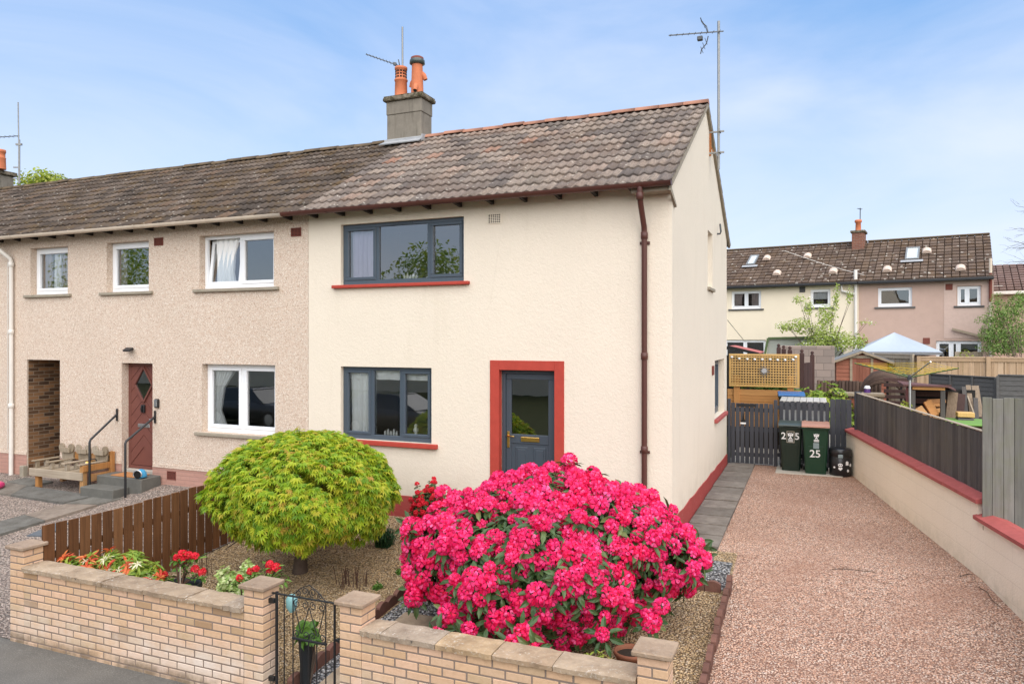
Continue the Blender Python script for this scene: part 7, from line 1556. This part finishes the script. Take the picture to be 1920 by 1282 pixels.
# dark strappy tuft behind, right of the maple
c = onG(722, 1024); root = thing('strap_leaf_tuft', 'dark green strappy grass tuft on golden gravel right of the maple', 'plant', tuple(c)); mb = MB()
for k in range(190):
    a = rnd.uniform(0, 6.283); L = rnd.uniform(.18, .42); lean = rnd.uniform(.15, 1.0); p = Vector(c) + Vector((jit(.10), jit(.10), 0)); o = Vector((math.cos(a), math.sin(a), 0)); s_ = Vector((-o.y, o.x, 0))*.007
    q1 = p + o*L*lean*.4 + Vector((0, 0, L*.62)); q2 = p + o*L*lean*.95 + Vector((0, 0, L*(.85-.5*lean*.9)))
    mb.poly([p-s_, p+s_, q1+s_, q1-s_]); mb.poly([q1-s_, q1+s_, q2])
mb.build('leaves', MT['darktuft'], root)
c = onG(1085-360+20, 1075); 
for px, py, r, lab in ((751, 1074, .10, 'small low green weed on the golden gravel between tuft and gate'), (708, 1103, .07, 'tiny green weed on gravel just behind the right gate pier')):
    c = onG(px, py); shrub('green_weed', lab, 'plant', c, r, r, r*.7, 30, oval_leaf(.4), .055, MT['green'], stems=False, k=4)
# dead red brown stems (peony shoots)
c = onG(660, 1098); root = thing('dry_stems', 'cluster of thin red brown bare stems behind the iron gate', 'plant', tuple(c)); mb = MB()
for k in range(26): p = Vector(c) + Vector((jit(.22), jit(.13), -.02)); mb.tube([p, p + Vector((jit(.05), jit(.05), rnd.uniform(.12, .27)))], [.006, .004], 5)
mb.build('stems', MT['twig'], root)
for px, py, lab in ((388, 1075, 'few thin bare brown stems between black pot and variegated plant'), ):
    c = onG(px, py); root = thing('dry_stems', lab, 'plant', tuple(c)); mb = MB()
    for k in range(7): p = Vector(c) + Vector((jit(.1), jit(.06), -.02)); mb.tube([p, p + Vector((jit(.04), jit(.04), rnd.uniform(.2, .33)))], [.005, .003], 5)
    mb.build('stems', MT['twig'], root)
# crimson azalea by the house wall
c = onY(803, 945, -.75); c.z = .27; shrub('crimson_azalea', 'small dark crimson azalea against the house behind the pink bush', 'shrub', c, .37, .32, .52, 420, oval_leaf(.4), .05, MT['rholeaf'], [('flower_head', MT['petal_red'], 'truss', 98, .42, .55)], bias=.3)
# pot by the gate
GBk = thing('hanging_planter', 'tall black planter hanging behind the iron gate with leafy plant', 'planter', (-2.62, -4.52, -.42), local=True)
mb = MB(); mb.lathe((0, 0, .03), [(.045, 0), (.075, .45), (.08, .46), (.07, .46)], 14, cap=False); mb.build('planter_body', MT['pot_black'], GBk)
shrub('leafy_plant', 'bright green broad leafed plant in the tall black planter by the gate', 'plant', (-2.60, -4.52, .05), .13, .11, .17, 26, oval_leaf(.55), .10, MT['green'], bias=.5, k=5)
mb = MB(); mb.lathe((-2.69, -4.64, .32), [(.02, 0), (.05, .05), (.055, .12), (.03, .16), (.0, .17)], 12); mb.build('teal_ornament', plain('pale teal glaze', (.22, .42, .42), .4, .1, 5), off=(-2.69, -4.64, .32), label='pale teal ornament hanging behind the gate hinge', cat='ornament')
# rusty pot and low plants by the end pier
pc = Vector((onY(1182, 1200, -3.5).x, -3.5, gz(-3.5))); pot('rusty brown pot with dark soil behind the end pier', pc, .14, .33, plain('rusty pot', (.20, .075, .04), .8, .25, 8, .3, 50))
shrub('low_yellow_shrub', 'low yellow green feathery shrub between coping and rusty pot', 'shrub', (.22, -4.40, .06), .24, .14, .30, 240, oval_leaf(.3), .045, MT['ygreen'], bias=.4, k=5)
shrub('pink_ground_plant', 'low grey pink ground plant just behind the lichen spotted coping', 'plant', (-.42, -4.42, .0), .42, .10, .25, 170, oval_leaf(.5), .035, MT['pinkground'], stems=False, k=5)
# --- background plants
def tree(name, label, c, trunk, blobs, n, leaf, size, mat, limbs=10, cat='tree', extra=None, spr=.5, lr=1.0):
    root = thing(name, label, cat, tuple(c)); PP = []; NN = []
    tot = sum(b_[3] for b_ in blobs)
    for (bx, by, bz, wt, rx, rz_) in blobs:
        k = int(n*wt/tot); u = unit(NR.normal(0, 1, (k, 3))); r = NR.rand(k)**.45; P = np.array([bx, by, bz]) + u*r[:, None]*np.array([rx, rx, rz_]); PP.append(P); NN.append(unit(u + [0, 0, .6]))
    P = np.concatenate(PP); N = np.concatenate(NN); V, F = leaves(leaf, P, N, unit(NR.normal(0, 1, P.shape)) - [0, 0, .2], NR.uniform(size*.6, size*1.3, len(P)), spr); np_mesh('crown', V, F, mat, root)
    if extra: i = NR.choice(len(P), extra[1]); V, F = leaves(oval_leaf(.8), P[i] + NR.normal(0, .04, (len(i), 3)), N[i], unit(NR.normal(0, 1, (len(i), 3))), NR.uniform(extra[2]*.7, extra[2]*1.2, len(i)), .5); np_mesh('blossom', V, F, extra[0], root)
    mb = MB(); c = Vector(c); mb.tube([c, c + Vector((jit(.05), 0, trunk*.6)), c + Vector((jit(.08), 0, trunk))], [.09, .07, .05], 8)
    for j in range(limbs): b_ = blobs[j % len(blobs)]; e = Vector(b_[:3]) + Vector((jit(b_[4]*.5), jit(b_[4]*.5), jit(b_[5]*.7))); s_ = c + Vector((0, 0, trunk*.8)); mb.tube([s_, s_.lerp(e, .5) + Vector((jit(.1), jit(.1), .1)), e], [.035*lr, .022*lr, .008*lr], 5)
    mb.build('trunk', MT['bark'], root); return root
Y = 21.0; q = lambda px, py, Y_=Y: onY(px, py, Y_)
bl = [(*q(1545, 625), 3, .75, .55), (*q(1500, 610), 1.2, .55, .35), (*q(1580, 640), 2.0, .55, .40), (*q(1550, 590), 1.2, .40, .45), (*q(1515, 575), .5, .25, .45), (*q(1568, 560), .5, .14, .6), (*q(1592, 555), .25, .14, .45), (*q(1470, 612), .5, .35, .22), (*q(1612, 640), .7, .30, .35), (*q(1495, 560), .25, .3, .25), (*q(1530, 650), 2.2, .8, .3), (*q(1625, 605), .12, .35, .15)]
tree('young_tree', 'young white flowering tree with thin branches before the far cream house', (q(1545, 640).x, Y, .4), 1.3, bl, 4200, oval_leaf(.5), .088, MT['spring'], 26, lr=.6, extra=(MT['blossom_white'], 800, .06))
Y = 19.0; bl = [(*q(1885, 630), 3, .85, .65), (*q(1878, 590), 1.6, .55, .5), (*q(1905, 575), 1.0, .4, .45), (*q(1862, 625), 1.2, .5, .4), (*q(1925, 620), 2, .8, .8), (*q(1868, 565), .35, .25, .4), (*q(1850, 600), .3, .4, .2), (*q(1915, 560), .4, .3, .3), (*q(1885, 652), 2, .9, .3)]
tree('feathery_bush', 'tall loose green bush at the right edge before the pink house', (q(1890, 640).x, Y, .4), 1.2, bl, 8500, oval_leaf(.3), .085, MT['bushgreen'], 12, cat='bush', lr=.45)
Y = 18.2; shrub('yellow_green_shrub', 'yellow green shrub top showing just above the tan fence', 'shrub', (q(1787, 670).x, Y+.9, 1.2), .62, .4, 1.30, 420, oval_leaf(.5), .07, MT['ygreen'], stems=False, bias=.3, k=4)
Y = 10.2; shrub('green_hedge', 'bright green hedge plant behind the solid end of the picket fence', 'shrub', (q(1545, 760, 9.4).x, 9.4, .75), .85, .5, 1.08, 760, oval_leaf(.55), .085, MT['pieris_green'], stems=False, bias=.3, k=5)
shrub('trailing_greenery', 'green trailing plant growing between trellis and timber planter', 'plant', (q(1440, 735, 9.5).x, 9.55, 1.55), 1.0, .18, .22, 160, oval_leaf(.5), .07, MT['green'], stems=False, k=4)
c = q(1672, 775, 8.3); shrub('low_green_plant', 'yellow green plant top peeping over the dark fence by the airer pole', 'plant', (q(1700, 775, 8.0).x, 8.0, 1.0), .30, .2, .52, 130, oval_leaf(.45), .08, MT['ygreen'], stems=False, k=4)
Y = 16.0; c = onY(80, 330, 20.0); bl = [(c.x, 20, c.z-.35, 2, 1.5, .75), (c.x-1.4, 20.3, c.z-.5, 1, 1.0, .6), (c.x+1.2, 19.8, c.z-.45, 1, .9, .5)]
tree('roof_top_tree', 'bright green tree top showing above the left roof ridge', (c.x, 20, .3), c.z-1.5, bl, 1500, oval_leaf(.5), .22, MT['ygreen'], 14)
# bare twigs of a tree reaching in at the top right
Y = 22.0; root = thing('bare_tree', 'bare dark twigs of a leafless tree at the right edge', 'tree', (onY(1985, 640, Y).x, Y, .4)); mb = MB(); s_ = Vector((onY(1985, 640, Y).x, Y, .4)); t_ = onY(1985, 500, Y); mb.tube([s_, t_, onY(1990, 380, Y)], [.12, .09, .04], 7); mb.build('trunk', MT['bark'], root); mb = MB()
def twig(p, q_, r, d):
    p = Vector(p); q_ = Vector(q_); mid = p.lerp(q_, .5)+Vector((jit(.1), jit(.1), jit(.08))); mb.tube([p, mid, q_], [r, r*.8, r*.4], 5)
    if d > 0:
        for k in range(3): s0 = p.lerp(q_, rnd.uniform(.35, .95)); dd = (q_-p)*rnd.uniform(.3, .55); dd = dd + Vector((jit(.3), jit(.2), jit(.35)))*dd.length*1.3; twig(s0, s0+dd, r*.55, d-1)
for a, b_ in (((1985, 470), (1902, 452)), ((1985, 430), (1908, 433)), ((1986, 400), (1915, 388)), ((1985, 500), (1910, 490)), ((1986, 440), (1900, 465))): twig(onY(*a, Y), onY(*b_, Y), .012, 2)
mb.build('twigs', MT['bark'], root)
# twigs lying on the drive
for i, (a, b_, lab) in enumerate((((1835, 1100), (1880, 1140), 'dark twig lying on the drive near the boundary wall'), ((1560, 1066), (1640, 1072), 'thin dark twig lying across the middle of the drive'), ((1800, 1080), (1825, 1076), 'short dark twig on the drive close to the boundary wall'))):
    p, q_ = onG(*a, .012), onG(*b_, .012); mb = MB(); mb.tube([p, p.lerp(q_, .3)+Vector((.02, .03, .008)), p.lerp(q_, .7)+Vector((-.02, .0, .006)), q_], [.005, .0045, .004, .0025], 6); mb.build('fallen_twig', MT['bark'], off=p, label=lab, cat='twig')

# ---------------------------------------------------------------- across the street (mirrored in the window panes)
MT['car_grey'] = plain('dark grey car paint', (.035, .038, .044), .22, .05, 2, spec=.6); MT['car_red'] = plain('tail light', (.35, .01, .012), .25, .1, 9); MT['car_glass'] = plain('tinted car glass', (.015, .018, .02), .08, .05, 3, spec=.7)
MT['tyre'] = plain('tyre rubber', (.02, .02, .02), .8, .1, 9)
def car(x, y, rz, label):
    root = thing('parked_car', label, 'car', (x, y, -.575), rz, group='cars parked across the street', local=True)
    st = [(-2.15, .70, .42, .78), (-2.05, .80, .30, .92), (-1.3, .88, .24, 1.0), (0, .90, .22, .96), (.9, .89, .22, .93), (1.7, .84, .25, .84), (2.1, .70, .34, .68), (2.18, .6, .42, .6)]; mb = MB(); R_ = []
    for (a, w, zb, zt) in st: R_.append([mb.vert(p) for p in ((a, -w*.86, zb), (a, -w, (zb+zt)/2), (a, -w*.95, zt-.06), (a, -w*.82, zt), (a, w*.82, zt), (a, w*.95, zt-.06), (a, w, (zb+zt)/2), (a, w*.86, zb))])
    for p, q in zip(R_, R_[1:]):
        for k in range(8): mb.face([p[k], p[(k+1) % 8], q[(k+1) % 8], q[k]], True)
    mb.face(R_[0][::-1]); mb.face(R_[-1]); mb.build('body', MT['car_grey'], root)
    mb = MB(); g = [(-1.95, .74, .98), (-1.35, .64, 1.40), (-.5, .62, 1.47), (.25, .64, 1.42), (1.05, .76, .93)]; T_ = []
    for (a, w, z) in g: T_.append([mb.vert((a, -w, z)), mb.vert((a, w, z)), mb.vert((a, .80, .92)), mb.vert((a, -.80, .92))])
    for p, q in zip(T_, T_[1:]):
        for k in range(4): mb.face([p[k], p[(k+1) % 4], q[(k+1) % 4], q[k]])
    mb.build('windows', MT['car_glass'], root)
    mb = MB(); mb.hexa([(-1.4, -.60, 1.405), (.28, -.62, 1.425), (.28, .62, 1.425), (-1.4, .60, 1.405), (-1.35, -.55, 1.445), (.2, -.56, 1.46), (.2, .56, 1.46), (-1.35, .55, 1.445)]); mb.build('roof_panel', MT['car_grey'], root)
    for a in (-1.35, 1.35):
        for s_ in (-1, 1):
            mb = MB(); mb.tube([(a, s_*.72, .32), (a, s_*.90, .32)], .32, 20); w_ = mb.build('wheel', MT['tyre'], root); mb = MB(); mb.tube([(a, s_*.90, .32), (a, s_*.912, .32)], .20, 16); mb.build('rim', MT['steel'], w_)
    for s_ in (-1, 1):
        mb = MB(); mb.box(-2.14, -2.0, s_*.62-.14, s_*.62+.14, .72, .84, .02); mb.build('tail_light', MT['car_red'], root); mb = MB(); mb.box(2.0, 2.12, s_*.56-.14, s_*.56+.14, .55, .66, .02); mb.build('headlight', MT['steel'], root)
car(-12.0, -12.4, .0, 'dark grey parked car mirrored in the lower window of the cream house'); car(-18.8, -12.6, .04, 'dark grey parked car mirrored in the lower window of the pebbledashed house')
OH = thing('terraced_house', 'long pale house across the street, mirrored low in the upper panes', 'house', (-25, -33, -.5)); mb = MB(); mb.box(-62, 14, -37, -30, -.6, 4.6); mb.build('wall', MT['cream_far'], OH)
mb = MB(); mb.prism([(-62.3, -29.7, 4.6), (-62.3, -37.3, 4.6), (-62.3, -33.5, 7.0)], (76.6, 0, 0)); mb.build('roof', MT['ridge_dark'], OH)
for k in range(12):
    for z in (.6, 3.0):
        mb = MB(); mb.box(-60+k*6.2, -58+k*6.2, -29.995, -29.97, z, z+1.1); mb.build('window', MT['car_glass'], OH)
def big_tree(x, y, h, r, lab):
    bl = [(x, y, h*.62, 4, r, h*.30), (x-r*.6, y, h*.5, 2, r*.7, h*.22), (x+r*.6, y+.5, h*.52, 2, r*.7, h*.22), (x, y, h*.8, 1.5, r*.6, h*.18)]
    tree('street_tree', lab, (x, y, -.6), h*.4, bl, 5200, oval_leaf(.55), .22, MT['pieris_green'], 12, spr=.7)
big_tree(-18.0, -25.5, 8.6, 3.2, 'tree across the street mirrored in the upper window of the cream house'); big_tree(-42.5, -25, 10.5, 4.5, 'tree across the street mirrored in the upper window over the maroon door')
